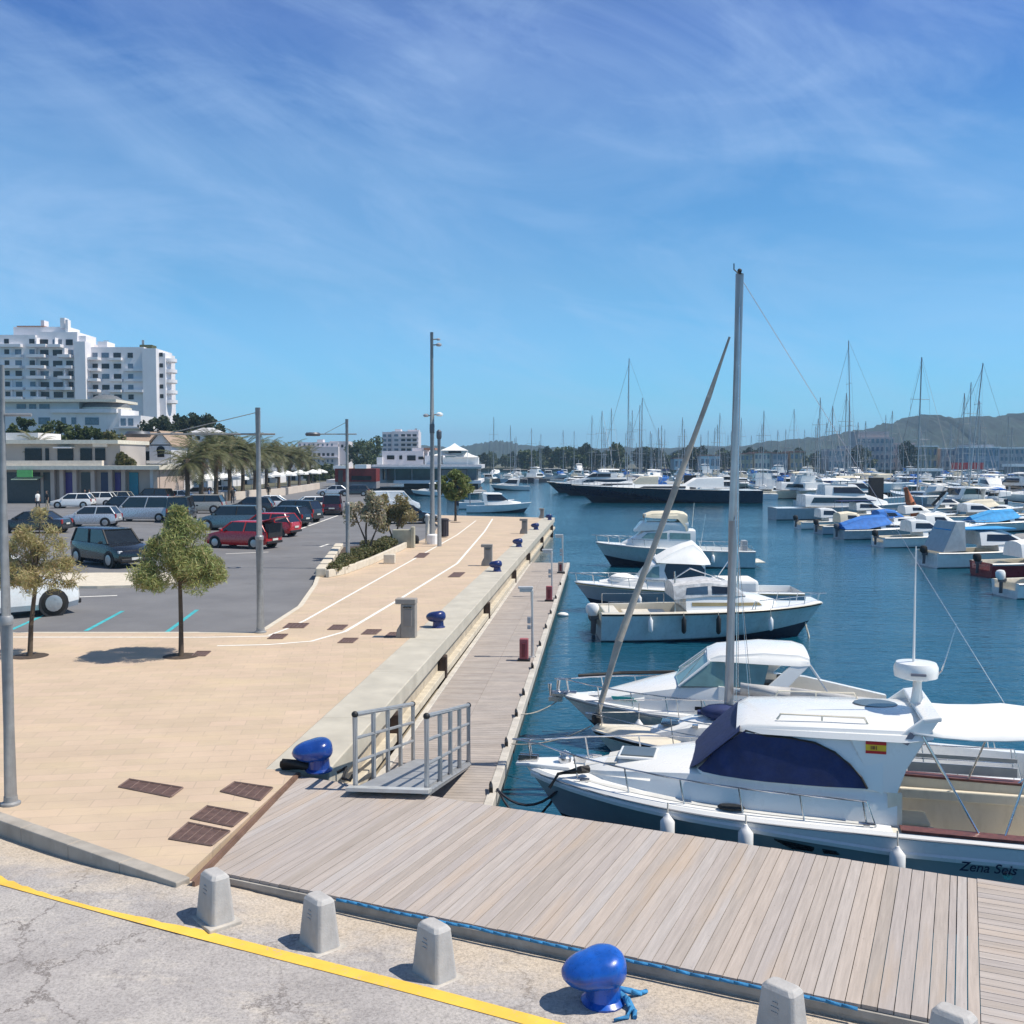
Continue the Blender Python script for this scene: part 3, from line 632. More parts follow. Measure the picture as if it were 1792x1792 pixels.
# ---------------------------------------------------------------- boats: bow at local x=0, aft = -x, z=0 at the waterline, +y = port
def lerp(a, b, t): return a+(b-a)*t
def interp(tab, s):
    if s <= tab[0][0]: return tab[0][1]
    for (a, va), (b, vb) in zip(tab[:-1], tab[1:]):
        if s <= b: return lerp(va, vb, (s-a)/(b-a))
    return tab[-1][1]
class Hull:
    def __init__(h, L, B, Hb, Hs, rake=.9, fine=.5, tr=.92, draft=.35, flare=.4, Hm=None):
        h.L, h.B, h.Hb, h.Hs, h.rake, h.fine, h.tr, h.draft, h.flare = L, B, Hb, Hs, rake, fine, tr, draft, flare
    def b(h, s):
        s = max(0, min(h.L, s))
        u = s/h.L
        k = (1-(1-min(1, u/h.fine))**2.1)**.85 if u < h.fine else 1-(1-h.tr)*((u-h.fine)/(1-h.fine))**2
        return max(.035, h.B/2*k)
    def zg(h, s): u = s/h.L; return h.Hs+(h.Hb-h.Hs)*max(0, 1-u)**1.7
    def section(h, s):
        u = s/h.L; zg = h.zg(s); b = h.b(s); q = (1-u)**2.2
        cz = lerp(.06, zg*.5, q); cb = b*lerp(.93, 1-h.flare*1.35, min(1, (1-u)**1.3))
        kz = -h.draft*(1-u**0.01*0)*(1-(1-u)**7)
        pts = [(b, zg), (b+.025, zg-.03), (b+.025, zg-.09), (b, zg-.11), (lerp(b, cb, .4), lerp(zg, cz, .42)), (lerp(b, cb, .78), lerp(zg, cz, .75)), (cb, cz), (cb*.93, cz-.05), (cb*.55, lerp(cz, kz, .55)), (.012, kz)]
        sh = lambda z: h.rake*(1-u)**3*max(0, min(1.15, 1-z/zg))
        return [(-(s+sh(z)), y, z) for y, z in pts]
    def make(h, parent, mats, cockpit=None, floor=.35, capw=.2, deck_m=None, camber=.06, liner=None, band=True, cap_m=None, deckdrop=.0, nsec=22):
        """mats = (band, rub rail, topsides, bottom)"""
        L = h.L; ss = [L*(k/nsec)**1.35 for k in range(nsec+1)]
        if cockpit: ss = sorted(set(ss+[cockpit, cockpit+.02])); 
        secs = [h.section(s) for s in ss]
        m = MB(); np_ = len(secs[0]); idx = [0, 1, 0, 2, 2, 2, 2, 3, 3]
        if not band: idx = [2, 1, 2, 2, 2, 2, 2, 3, 3]
        full = [sec+[(x, -y, z) for x, y, z in sec[::-1]] for sec in secs]; n = len(full[0])
        vs = [p for r in full for p in r]; n0 = 0
        m.v = list(vs)
        for j in range(len(ss)-1):
            for i in range(n-1):
                k = idx[i] if i < np_-1 else (3 if i == np_-1 else idx[n-2-i])
                m.f.append((j*n+i, j*n+i+1, (j+1)*n+i+1, (j+1)*n+i)); m.m.append(k)
        last = (len(ss)-1)*n; m.f.append(tuple(range(last, last+n))); m.m.append(2)
        m.f.append(tuple(range(n-1, -1, -1))); m.m.append(2)
        m.build('hull', mats, parent, smooth=38)
        # deck
        d = MB(); dd = deckdrop
        def ring(s):
            b, z = h.b(s)-.002, h.zg(s)
            return [(-s, b, z), (-s, b-.05, z+.004), (-s, b-.055, z-dd), (-s, b*.5, z-dd+camber*.75), (-s, 0, z-dd+camber), (-s, -b*.5, z-dd+camber*.75), (-s, -b+.055, z-dd), (-s, -b+.05, z+.004), (-s, -b, z)] if b > .07 else [(-s, b*k, z) for k in (1, .8, .6, .3, 0, -.3, -.6, -.8, -1)]
        fs_ = [s for s in ss if not cockpit or s <= cockpit]
        d.loft([ring(s) for s in fs_], False, False); d.build('deck', deck_m or mats[0], parent, smooth=35)
        if cockpit:
            c = MB(); ck = [s for s in ss if s >= cockpit]
            def cr(s):
                b, z = h.b(s), h.zg(s); w = max(.05, b-capw)
                return [(-s, b-.002, z), (-s, w, z+.005), (-s, w-.03, floor+.3), (-s, w-.05, floor), (-s, -w+.05, floor), (-s, -w+.03, floor+.3), (-s, -w, z+.005), (-s, -b+.002, z)]
            rr = [cr(s) for s in ck]
            c.loft(rr, False, False)
            a = rr[0]; zt = h.zg(cockpit); c.poly([a[1], (a[1][0], 0, zt+camber), a[6], a[5], a[4], a[3], a[2]])
            z = rr[-1]; c.poly([z[i] for i in (1, 2, 3, 4, 5, 6)]); 
            c.build('cockpit', liner or mats[0], parent, smooth=35)
            if cap_m:
                for sg in (1, -1):
                    k = MB(); pts = []
                    rings = []
                    for s in [lerp(cockpit+.1, L-.05, q/10) for q in range(11)]:
                        b, zz = h.b(s), h.zg(s); rings.append([(-s, sg*(b+.01), zz+.012), (-s, sg*(b+.01), zz+.045), (-s, sg*(b-capw-.02), zz+.045), (-s, sg*(b-capw-.02), zz+.012)])
                    k.loft(rings); k.build('gunwale_cap', cap_m, parent)
        h.parent = parent; return h
    def rail(h, parent, s0, s1, ht, inset=.08, n=6, r=.016, mid=False, mt=None, pulpit=True, name='rail', low=None):
        q = MB(); 
        for sg in (1, -1):
            pts = []
            for k in range(17):
                s = lerp(s0, s1, k/16); hh = ht if low is None else lerp(ht, low, k/16)
                pts.append((-s, sg*max(.05, h.b(s)-inset), h.zg(s)+hh))
            pts.append((-s1-.12, sg*max(.05, h.b(s1)-inset), h.zg(s1)+.01))
            if pulpit: pts = [(-s0+.16, 0, h.zg(s0)+ht)]+pts
            q.tube(pts, r, 6)
            if mid: q.tube([(x, y, z-ht*.45) for x, y, z in pts[:-1]], r*.8, 5)
            for k in range(n):
                s = lerp(s0+.1, s1-.05, k/max(1, n-1)); y = sg*max(.05, h.b(s)-inset); hh = ht if low is None else lerp(ht, low, (s-s0)/(s1-s0))
                q.tube([(-s-.06, y, h.zg(s)), (-s, y, h.zg(s)+hh)], r*.9, 5)
        q.build(name, mt or inox, parent, smooth=50)
def cabin_ring(s, wb, zb, wt, zt, r=.1, crown=.05):
    a = [(wb, zb), (lerp(wb, wt, .55), lerp(zb, zt, .55)), (wt, zt-r), (wt-r*.3, zt-r*.28), (wt-r, zt), (wt*.45, zt+crown*.8)]
    return [(-s, y, z) for y, z in a]+[(-s, 0, zt+crown)]+[(-s, -y, z) for y, z in a[::-1]]
class Cabin:
    def __init__(c, stations): c.st = stations     # (s, wb, zb, wt, zt)
    def at(c, s): return [interp([(q[0], q[i]) for q in c.st], s) for i in range(1, 5)]
    def y(c, s, z):
        wb, zb, wt, zt = c.at(s); t = max(0, min(1, (z-zb)/max(.01, zt-zb))); return lerp(wb, wt, t)
    def make(c, parent, mat, name='cabin', r=.1, crown=.05):
        b = MB(); b.loft([cabin_ring(*q, r, crown) for q in c.st], True, True); return b.build(name, mat, parent, smooth=40)
    def side(c, parent, outline, mat, name='window', off=.012, both=True, th=.03):
        ss = sorted(set([round(s, 4) for s, z in outline]+[q[0] for q in c.st]+[lerp(min(s for s, z in outline), max(s for s, z in outline), k/8) for k in range(9)]))
        s0, s1 = min(s for s, z in outline), max(s for s, z in outline); cols_ = []; n = len(outline)
        for s in ss:
            if s < s0-1e-6 or s > s1+1e-6: continue
            zs = []
            for i in range(n):
                (a, za), (b2, zb2) = outline[i], outline[(i+1) % n]
                if abs(a-b2) < 1e-6:
                    if abs(a-s) < 1e-3: zs += [za, zb2]
                elif min(a, b2)-1e-6 <= s <= max(a, b2)+1e-6: zs.append(lerp(za, zb2, (s-a)/(b2-a)))
            if zs: cols_.append((s, min(zs), max(max(zs), min(zs)+.004)))
        for sg in ((1, -1) if both else (1,)):
            b = MB(); rg_ = []
            for s, za, zb2 in cols_:
                pz = [lerp(za, zb2, k/3) for k in range(4)]
                rg_.append([(-s, sg*(c.y(s, z)+off), z) for z in pz]+[(-s, sg*(c.y(s, z)+off-th), z) for z in pz[::-1]])
            b.loft(rg_, True, True); b.build(name, mat, parent, smooth=35)
def fender(parent, s, y, z, r=.11, l=.5, mt=None, top=None):
    b = MB(); b.lathe([(.02, l*.62), (.035, l*.56), (r*.55, l*.5), (r, l*.38), (r, -l*.38), (r*.6, -l*.5), (.02, -l*.54)], (-s, y, z), 12)
    o = b.build('fender', mt or white, parent, smooth=50)
    b = MB(); b.tube([(-s, y, z+l*.55), (-s, y-math.copysign(.06, y), (top or z+l*.55+.35))], .011, 5); b.build('fender_rope', rope_w, o)
def outboard(parent, s, y, z, mt, sc_=1.0):
    q = MB(); k = sc_*.78
    def rg(zz, a, b, o): return [(-s-o*k+a*k*math.cos(t), y+b*k*math.sin(t), z+zz*k) for t in [2*math.pi*i/12 for i in range(12)]]
    q.loft([rg(.2, .2, .13, .25), rg(.35, .3, .19, .28), rg(.62, .31, .19, .3), rg(.75, .22, .14, .3), rg(.78, .1, .07, .3)])
    o = q.build('outboard_motor', mt, parent, smooth=45)
    q = MB(); q.loft([rg(.22, .13, .08, .24), rg(-.25, .12, .06, .24), rg(-.62, .12, .04, .26)]); q.bb(-s-.4*k, -s+.05, y-.06, y+.06, z+.02, z+.2); q.build('leg', M('motor_grey', (.1, .1, .11), .4), o)
def hoop(parent, pts, r, mt, name='frame'):
    b = MB(); b.tube(pts, r, 6); return b.build(name, mt, parent, smooth=50)
def text_on(parent, txt, size, mt, loc, rot, name='lettering', shear=.25, ext=.004):
    c = bpy.data.curves.new('txt', 'FONT'); c.body = txt; c.size = size; c.shear = shear; c.extrude = ext; c.offset = .001
    o = bpy.data.objects.new('txt', c); COL.objects.link(o); dg = bpy.context.evaluated_depsgraph_get()
    me = bpy.data.meshes.new_from_object(o.evaluated_get(dg)); bpy.data.objects.remove(o); me.materials.clear(); me.materials.append(mt)
    ob = bpy.data.objects.new(name, me); COL.objects.link(ob); ob.parent = parent; ob.location = loc; ob.rotation_euler = rot; return ob
antif = M('antifoul', (.02, .03, .05), .7)
striped = M('rub_rail_grey', (.30, .30, .31), .5)
def boat_empty(name, bow, fwd, label, cat, group=None): return empty(name, (bow[0], bow[1], WZ), math.atan2(fwd[1], fwd[0]), label, cat, group)

# ---- the cruiser in front ------------------------------------------------------------------
bow = G(920, 1325, 0)
t = boat_empty('motor_cruiser', bow, (-.972, .234), 'large white cabin cruiser with navy windscreen cover and Spanish flag, moored by the boardwalk', 'boat')
h = Hull(9.2, 2.75, 1.36, 1.16, rake=1.0, fine=.42, tr=.94, flare=.5)
h.make(t, (gel, white, grey_and_shaded_gel, antif), cockpit=5.22, floor=.3, capw=.17, deck_m=gel, camber=.05, liner=gel2, cap_m=teak)  # topsides are white gelcoat, their shade is put in as blue-grey colour
# broad white band above the topsides
for sg in (1, -1):
    b = MB(); rings = []
    for k in range(27):
        s = .12+(9.2-.12)*k/26; bb_, z = h.b(s), h.zg(s); dz = lerp(.10, .15, min(1, s/3.3)) if s < 3.3 else lerp(.15, .27, min(1, (s-3.3)/2))
        rings.append([(-s, sg*(bb_+.012), z-.001), (-s, sg*(bb_+.05), z-.035), (-s, sg*(bb_+.042), z-dz+.05), (-s, sg*(bb_+.06), z-dz+.02), (-s, sg*(bb_+.05), z-dz-.03), (-s, sg*(bb_-.04), z-dz-.03)])
    b.loft(rings, True, True); b.build('bulwark_band', gel, t, smooth=30)
b = MB(); b.slab([(.14, -.1, 1.33), (.14, .1, 1.33), (-.1, .17, 1.35), (-.75, .30, 1.37), (-.75, -.30, 1.37), (-.1, -.17, 1.35)], (0, 0, .06)); b.build('bow_platform', gel, t, bevel=.02)
b = MB(); b.tube([(.12, 0, 1.42), (-.2, 0, 1.45)], .03, 6); b.box((-.05, .05, 1.45), (.3, .02, .1)); b.box((-.05, -.05, 1.45), (.3, .02, .1)); b.build('anchor_roller', inox, t)
b = MB(); b.lathe([(.1, 0), (.1, .1), (.06, .13), (.09, .17), (.02, .2)], (-.62, .02, 1.4), 12); b.box((-.85, -.12, 1.45), (.16, .1, .1)); b.build('windlass', inox, t, smooth=40)
trunk = Cabin([(.95, .25, 1.3, .2, 1.41), (1.3, .52, 1.3, .46, 1.49), (2.0, .8, 1.28, .72, 1.6), (2.65, .98, 1.26, .9, 1.68), (3.4, 1.09, 1.24, 1.02, 1.7), (5.3, 1.14, 1.22, 1.08, 1.7)])
trunk.make(t, gel, 'foredeck_cabin', r=.12, crown=.05)
b = MB(); b.box((-1.75, 0, 1.645), (.5, .5, .05)); b.build('deck_hatch', M('smoked_hatch', (.10, .12, .13), .2), t, bevel=.02)
b = MB(); b.box((-1.75, 0, 1.63), (.58, .58, .045)); b.build('hatch_frame', gel, t, bevel=.02)
house = Cabin([(2.62, .72, 1.66, .69, 1.68), (2.75, .92, 1.66, .84, 1.8), (3.0, 1.0, 1.66, .88, 2.05), (3.32, 1.04, 1.66, .9, 2.31), (4.2, 1.08, 1.66, .94, 2.36), (5.0, 1.09, 1.66, .96, 2.36), (5.12, 1.09, 1.62, .97, 2.36)])
house.make(t, gel, 'wheelhouse', r=.09, crown=.04)
# navy cover over windscreen and side windows
side = [(2.68, 1.70), (2.9, 1.98), (3.1, 2.15), (3.32, 2.315), (3.62, 2.265), (3.95, 2.26), (4.25, 2.225), (4.5, 2.12), (4.7, 1.97), (4.84, 1.82), (4.92, 1.68), (4.4, 1.665), (3.6, 1.665)]
house.side(t, side, navy, 'window_cover', off=.022, th=.03)
b = MB(); rings = []
for s, w, z in ((2.58, .74, 1.66), (2.72, .93, 1.79), (2.9, .985, 1.97), (3.1, 1.0, 2.15), (3.27, .985, 2.30)):
    rings.append([(-s, w*math.cos(a)*.985, z+.0+.05*math.sin(a)*(1 if s > 2.6 else .3)) for a in [math.pi*k/12 for k in range(13)]])
rings = [[(x+.02, y, z+.022) for x, y, z in r] for r in rings]
b.loft(rings, False, False)
b.build('windscreen_cover', navy, t, smooth=60)
for sg in (1, -1):   # rubber seam above the cover
    b = MB(); b.tube([(-s, sg*(house.y(s, z)+.03), z+.004) for s, z in side[3:11]], .016, 5); b.build('seam', black, t)
# hard top
top = Cabin([(3.2, .84, 2.29, .8, 2.33), (3.36, .95, 2.29, .88, 2.40), (4.4, 1.02, 2.30, .95, 2.44), (5.4, 1.04, 2.31, .96, 2.46), (5.75, 1.02, 2.37, .94, 2.47)])
top.make(t, gel, 'hard_top', r=.06, crown=.07)
for sg in (1, -1):
    b = MB(); b.tube([(-3.75, sg*.72, 2.45), (-3.8, sg*.72, 2.53), (-4.9, sg*.76, 2.55), (-4.95, sg*.76, 2.47)], .017, 6)
    b.tube([(-4.35, sg*.74, 2.47), (-4.35, sg*.74, 2.54)], .014, 6); b.build('roof_handrail', gel2, t, smooth=50)
b = MB(); b.lathe([(.32, 0), (.3, .02)], (-5.15, -.25, 2.515), 16, .8); b.build('roof_hatch', M('smoked_hatch'), t)
# swept aft quarter panels and arch
for sg in (1, -1):
    b = MB(); o = [(4.86, 1.64), (4.95, 1.8), (4.8, 2.1), (4.7, 2.3), (5.3, 2.36), (5.62, 2.62), (5.86, 2.66), (5.66, 2.35), (5.42, 1.95), (5.3, 1.62)]
    b.slab([(-s, sg*(1.075-.1*(z-1.62)/.8+.0), z) for s, z in o], (0, -sg*.06, 0)); b.build('quarter_panel', gel, t, bevel=.015)
    b = MB(); b.slab([(-5.36, sg*.985, 2.30), (-5.43, sg*.985, 2.27), (-5.52, sg*.985, 2.42), (-5.46, sg*.985, 2.45)], (0, sg*.03, 0)); b.build('arch_vent', M('vent_grey', (.2, .2, .24), .5), t)
    b = MB(); b.slab([(-5.18, sg*1.12, 1.22), (-5.36, sg*1.12, 1.22), (-5.36, sg*1.1, 1.64), (-5.18, sg*1.1, 1.64)], (0, -sg*.05, 0)); b.build('step_panel', gel2, t)
b = MB(); b.slab([(-5.62, -.96, 2.62), (-5.62, .96, 2.62), (-5.86, .96, 2.665), (-5.86, -.96, 2.665)], (0, 0, -.07)); b.build('arch', gel, t, bevel=.02)
# flag: red / yellow / red with a small crest
fy = 1.02; fm = [M('flag_red', (.50, .02, .02), .7), M('flag_yellow', (.75, .5, .03), .7)]
b = MB()
for mt, za, zb in ((0, 2.255, 2.295), (1, 2.175, 2.255), (0, 2.135, 2.175)): b.mat(mt).slab([(-4.90, fy, za), (-5.16, fy, za), (-5.16, fy, zb), (-4.90, fy, zb)], (0, -.03, 0))
fl = b.build('flag', fm, t)
b = MB(); b.box((-5.0, fy+.003, 2.215), (.035, .004, .045)); b.box((-5.035, fy+.003, 2.215), (.012, .004, .05)); b.box((-4.968, fy+.003, 2.215), (.012, .004, .05)); b.build('crest', M('crest_brown', (.25, .1, .03), .7), fl)
# radar, antennas
b = MB(); b.tube([(-5.68, 0, 2.62), (-5.68, 0, 2.98)], [.09, .06], 10); b.build('radar_post', gel, t, smooth=40)
b = MB(); b.lathe([(.2, 2.97), (.29, 3.0), (.3, 3.06), (.3, 3.14), (.27, 3.2), (.1, 3.22)], (-5.66, 0, 0), 20); b.build('radar_dome', gel, t, smooth=40)
b = MB(); b.box((-5.65, .31, 3.08), (.2, .03, .035)); b.build('radar_badge', M('vent_grey'), t)
b = MB(); b.tube([(-5.62, .05, 3.2), (-5.62, .05, 4.85)], [.02, .007], 6); b.build('antenna', white, t)
b = MB(); b.tube([(-5.72, -.1, 2.98), (-5.95, -.25, 2.95), (-6.05, -.28, 3.05), (-6.25, -.35, 3.72)], [.016, .016, .014, .006], 6); b.build('whip_antenna', inox, t)
# bimini
b = MB(); nx, ny = 9, 7; vs = []
for i in range(nx):
    for j in range(ny):
        s = 5.5+3.0*i/(nx-1); y = -1.02+2.04*j/(ny-1); vs.append((-s-.25*(1-abs(y))*(1 if i == 0 else 0), y, 2.44+.10*(1-(y/1.02)**2)-.05*math.sin(math.pi*((s-5.5)/1.5 % 1))+.03*(s-5.5)/3))
b.add(vs, [(i*ny+j, (i+1)*ny+j, (i+1)*ny+j+1, i*ny+j+1) for i in range(nx-1) for j in range(ny-1)])
bo = b.build('bimini', canvas, t, smooth=60); md = bo.modifiers.new('s', 'SOLIDIFY'); md.thickness = .018
for s0, s1 in ((5.62, 6.3), (7.0, 6.6), (8.45, 7.3)):
    hoop(t, [(-s1, 1.2, 1.2), (-s0, 1.02, 2.4), (-s0, 0, 2.5), (-s0, -1.02, 2.4), (-s1, -1.2, 1.2)], .015, inox, 'bimini_frame')
# cockpit furniture
b = MB(); b.bb(-7.4, -5.6, -1.09, -1.0, .92, 1.08); b.build('side_locker', gel2, t, bevel=.02)
b = MB(); b.bb(-5.95, -5.4, -.9, -.35, .3, .72); b.build('seat_box', gel, t, bevel=.03)
b = MB(); b.bb(-5.96, -5.39, -.91, -.34, .722, .78); b.build('seat_cushion', canvas2, t, bevel=.03)
b = MB(); b.bb(-8.9, -8.4, -1.0, 1.0, .3, .7); b.build('aft_bench', gel2, t, bevel=.03)
b = MB(); b.bb(-7.55, -7.2, -.1, .5, .3, .95); b.build('cool_box', gel, t, bevel=.03)
b = MB(); b.bb(-5.3, -5.26, -.9, -.2, .32, 1.6); b.build('cabin_door', M('vent_grey'), t)
# far side dodger frame seen through the cockpit
b = MB(); b.bb(-7.3, -5.75, -1.28, -1.24, 1.28, 1.42); b.bb(-7.3, -5.75, -1.27, -1.25, 1.5, 1.56)
b.build('spray_rail', M('device_grey'), t)
# rails & fenders & portholes & name
h.rail(t, -.05, 4.9, .36, inset=.12, n=7, r=.014, low=.34)
for sg in (1, -1):
    for sl in ([(3.72, 1.0), (4.02, .96), (4.24, .93), (4.22, .885), (3.95, .895)], [(4.34, .915), (4.52, .90), (4.56, .87), (4.36, .872)]):
        b = MB(); b.slab([(-s, sg*(lerp(h.b(s), h.b(s)*.93, .3)+.035), z-.02) for s, z in sl], (0, -sg*.06, 0)); b.build('porthole', dglass, t)
for s, z in ((2.3, .93), (3.35, .92), (5.26, .80)): fender(t, s, h.b(s)+.15, z, .10, .46, top=h.zg(s)+.06)
for s in (2.6, 6.5): fender(t, s, -h.b(s)-.12, .8, .1, .46, top=h.zg(s)+.05)
b = MB(); b.lathe([(.17, 0), (.19, .02), (.16, .05)], (-3.15, 1.18, 1.29), 14, .45); b.build('fender_basket', black, t)
b = MB(); b.tube([(-.5, .62, 1.2), (-.62, .55, 1.4), (-.95, .48, 1.46), (-1.05, .4, 1.46)], [.025, .025, .06, .06], 7); b.build('rope_bundle', black, t)
text_on(t, 'Zena Seis', .175, M('name_navy', (.01, .015, .06), .5), (-6.02, h.b(6.3)+.05, .80), (R(90+5), 0, R(180)))
for sg in (1, -1):
    for s in (1.0, 4.9): b = MB(); b.tube([(-s-.1, sg*(h.b(s)-.1), h.zg(s)+.05), (-s+.1, sg*(h.b(s)-.1), h.zg(s)+.05)], .02, 6); b.box((-s, sg*(h.b(s)-.1), h.zg(s)+.02), (.08, .04, .05)); b.build('deck_cleat', inox, t)
for y0, y1 in ((-.34, -.04), (.04, .34)): b = MB(); b.slab([(-1.28, y0*.8, 1.535), (-1.28, y1*.8, 1.535), (-1.46, y1, 1.565), (-1.46, y0, 1.565)], (0, 0, .004)); b.build('non_slip_panel', M('non_slip_grey', (.55, .55, .53), .9), t)
for sg in (1, -1):
    b = MB(); rg_ = []
    for k in range(20):
        s = .5+8.4*k/19; rg_.append([(-s, sg*(h.b(s)-.16), h.zg(s)+.012+.02*0), (-s, sg*(h.b(s)-.30), h.zg(s)+.016), (-s, sg*(h.b(s)-.30), h.zg(s)+.02), (-s, sg*(h.b(s)-.16), h.zg(s)+.016)])
    b.loft(rg_[1:11]); b.build('side_deck_grip', M('non_slip_grey'), t)
    b = MB(); b.tube([(-s, sg*(h.b(s)+.056), h.zg(s)-.045) for s in [.3+8.6*k/24 for k in range(25)]], .014, 5); b.build('rub_strip', striped, t)
    b = MB(); b.lathe([(.05, 0), (.06, .02), (.02, .03)], (-6.6, 0, 0), 10); b.v = [(x, sg*(h.b(6.6)+.02)+sg*z, .78+(y)) for x, y, z in b.v]; b.build('filler_cap', inox, t)
b = MB(); b.tube([(-3.3, .3, 2.36), (-3.05, .25, 2.1)], .012, 5); b.tube([(-3.3, -.3, 2.36), (-3.05, -.35, 2.1)], .012, 5); b.build('wiper', black, t)
b = MB()
for k in range(40): 
    a = k*.55; r_c = .12+.004*k
    if k: b.tube([(-5.62+prev[0], prev[1], 1.0*0+.33+.004*k), (-5.62+r_c*math.cos(a), .75+r_c*math.sin(a), .334+.004*k)], .012, 4)
    prev = (r_c*math.cos(a), .75+r_c*math.sin(a))
b.build('rope_coil', rope_w, t)
hero = t

# ---- sailing boat behind it ----------------------------------------------------------------
bow = G(1035, 1275, -.3)
t = boat_empty('sailing_boat', bow, (-.972, .234), 'small white sailing boat with tall grey mast and furled foresail behind the large cruiser', 'boat')
h = Hull(7.6, 2.3, 1.16, .98, rake=1.1, fine=.5, tr=.8, flare=.25)
h.make(t, (gel, black, hullteal, antif), cockpit=4.6, floor=.5, deck_m=gel2, camber=.1)
c = Cabin([(1.1, .3, 1.05, .25, 1.2), (1.8, .55, 1.05, .5, 1.42), (2.6, .72, 1.03, .66, 1.5), (4.6, .78, 1.0, .7, 1.55)]); c.make(t, gel, r=.08)
c.side(t, [(2.1, 1.22), (3.0, 1.22), (3.05, 1.36), (2.2, 1.34)], dglass); c.side(t, [(3.3, 1.22), (4.2, 1.22), (4.2, 1.36), (3.32, 1.36)], dglass)
b = MB(); b.box((-1.5, 0, 1.37), (.45, .45, .05)); b.build('fore_hatch', bglass, t, bevel=.02)
b = MB(); b.tube([(-2.45, 0, 1.5), (-2.5, 0, 5), (-2.56, 0, 9.28)], [.085, .085, .072], 14); mst = b.build('mast', alu, t, smooth=40)
b = MB(); b.lathe([(.13, 0), (.13, .06), (.09, .12)], (-2.45, 0, 1.48), 12); b.build('mast_step', black, mst)
b = MB(); b.tube([(-2.56, -.05, 9.27), (-2.56, .12, 9.29)], .03, 6); b.tube([(-2.56, .0, 9.26), (-2.46, .0, 9.36), (-2.46, 0, 9.46)], .012, 5); b.ball((-2.56, .12, 9.31), .04, 8, 6); b.build('masthead_gear', black, mst)
b = MB(); b.tube([(-.12, 0, 1.45), (-.5, 0, 2.8), (-1.5, 0, 5.6), (-2.05, 0, 7.15), (-2.4, 0, 8.2)], [.055, .07, .06, .045, .02], 10); b.build('furled_sail', M('sail_sun_strip', (.40, .37, .33), .85, var=.2, bmp=.3), t, smooth=50)
b = MB(); b.lathe([(.09, 0), (.1, .1), (.05, .16)], (-.1, 0, 1.28), 12); b.build('furler_drum', black, t)
b = MB()
for yy in (1.05, -1.05): b.tube([(-2.6, yy, 1.05), (-2.56, 0, 9.2)], .006, 4); b.tube([(-2.9, yy, 1.05), (-2.5, 0, 5.4)], .005, 4)
b.tube([(-7.5, 0, 1.1), (-2.56, 0, 9.24)], .006, 4); b.build('rigging', inox, t)
b = MB(); b.tube([(-2.55, 0, 1.95), (-5.6, 0, 1.8)], .05, 10); bm_ = b.build('boom', alu, t, smooth=40)
b = MB(); b.tube([(-2.65, 0, 2.03), (-3.5, 0, 2.0), (-5.5, 0, 1.88)], [.11, .10, .06], 10); b.build('sail_cover', M('grey_sail_cloth', (.45, .45, .45), .8, var=.2, bmp=.3), bm_, smooth=60)
b = MB(); b.ball((-2.35, .1, 1.62), .3, 12, 8, (1.3, .9, .45)); b.build('folded_sail_cover', navy, t, smooth=60)
b = MB(); b.box((-1.9, .5, 1.44), (.1, .1, .05)); b.lathe([(.05, 0), (.05, .16)], (-3.3, .55, 1.5), 8); b.build('winch', inox, t)
h.rail(t, .05, 6.9, .5, n=6, r=.011, mid=True)
fender(t, 3.2, h.b(3.2)+.1, .7, .09, .4)
for k in range(2): b = MB(); b.box((-2.0-k*.25, -.15+k*.35, 1.53), (.2, .14, .06)); b.build('halyard_bag', navy, t)

# ---- sports cruiser with hard top ----------------------------------------------------------
bow = P(985, 1228, 22)
t = boat_empty('sports_cruiser', (bow.x, bow.y), (-.985, .17), 'white sports cruiser with sloping green windscreen and white hard top', 'boat')
h = Hull(7.4, 2.5, .95, .8, rake=1.0, fine=.48, tr=.93, flare=.45)
h.make(t, (gel, striped, gel, antif), cockpit=3.9, floor=.3, deck_m=gel, camber=.05, liner=gel2, capw=.25)
c = Cabin([(.5, .2, .85, .15, .93), (1.0, .55, .85, .48, 1.05), (1.8, .85, .84, .74, 1.25), (2.6, 1.0, .82, .9, 1.42), (3.3, 1.08, .82, .98, 1.46), (5.2, 1.12, .8, 1.04, 1.34), (6.9, 1.05, .8, 1.0, 1.0)])
b = MB(); b.loft([cabin_ring(*q, .12, .04) for q in c.st[:5]], True, True); b.build('cabin', gel, t, smooth=40)
for sg in (1, -1):
    b = MB(); b.loft([[(-s, sg*wb, zb), (-s, sg*wt, zt), (-s, sg*(wt-.16), zt), (-s, sg*(wb-.2), zb)] for s, wb, zb, wt, zt in c.st[4:]], True, True); b.build('side_coaming', gel, t, smooth=40)
scr = [(2.5, 1.43), (3.12, 1.93), (3.42, 1.98), (3.5, 1.45)]
wt = lambda z: lerp(.94, .8, (z-1.4)/.6)
for sg in (1, -1):
    b = MB(); b.slab([(-s, sg*wt(z), z) for s, z in scr], (0, -sg*.02, 0)); b.build('side_window', gglass, t)
    b = MB(); b.slab([(-s, sg*wt(z), z) for s, z in ((3.56, 1.45), (3.5, 1.98), (4.3, 1.9), (4.2, 1.5))], (0, -sg*.02, 0)); b.build('side_window', gglass, t)
    b = MB(); b.tube([(-s, sg*wt(z), z) for s, z in scr[:2]], .028, 6); b.tube([(-3.5, sg*.93, 1.45), (-3.45, sg*.8, 2.0)], .025, 6); b.build('screen_frame', white, t)
b = MB(); b.slab([(-2.5, -.92, 1.43), (-2.42, 0, 1.46), (-2.5, .92, 1.43), (-3.12, .81, 1.93), (-3.06, 0, 1.97), (-3.12, -.81, 1.93)], (-.02, 0, .0)); b.build('windscreen', gglass, t)
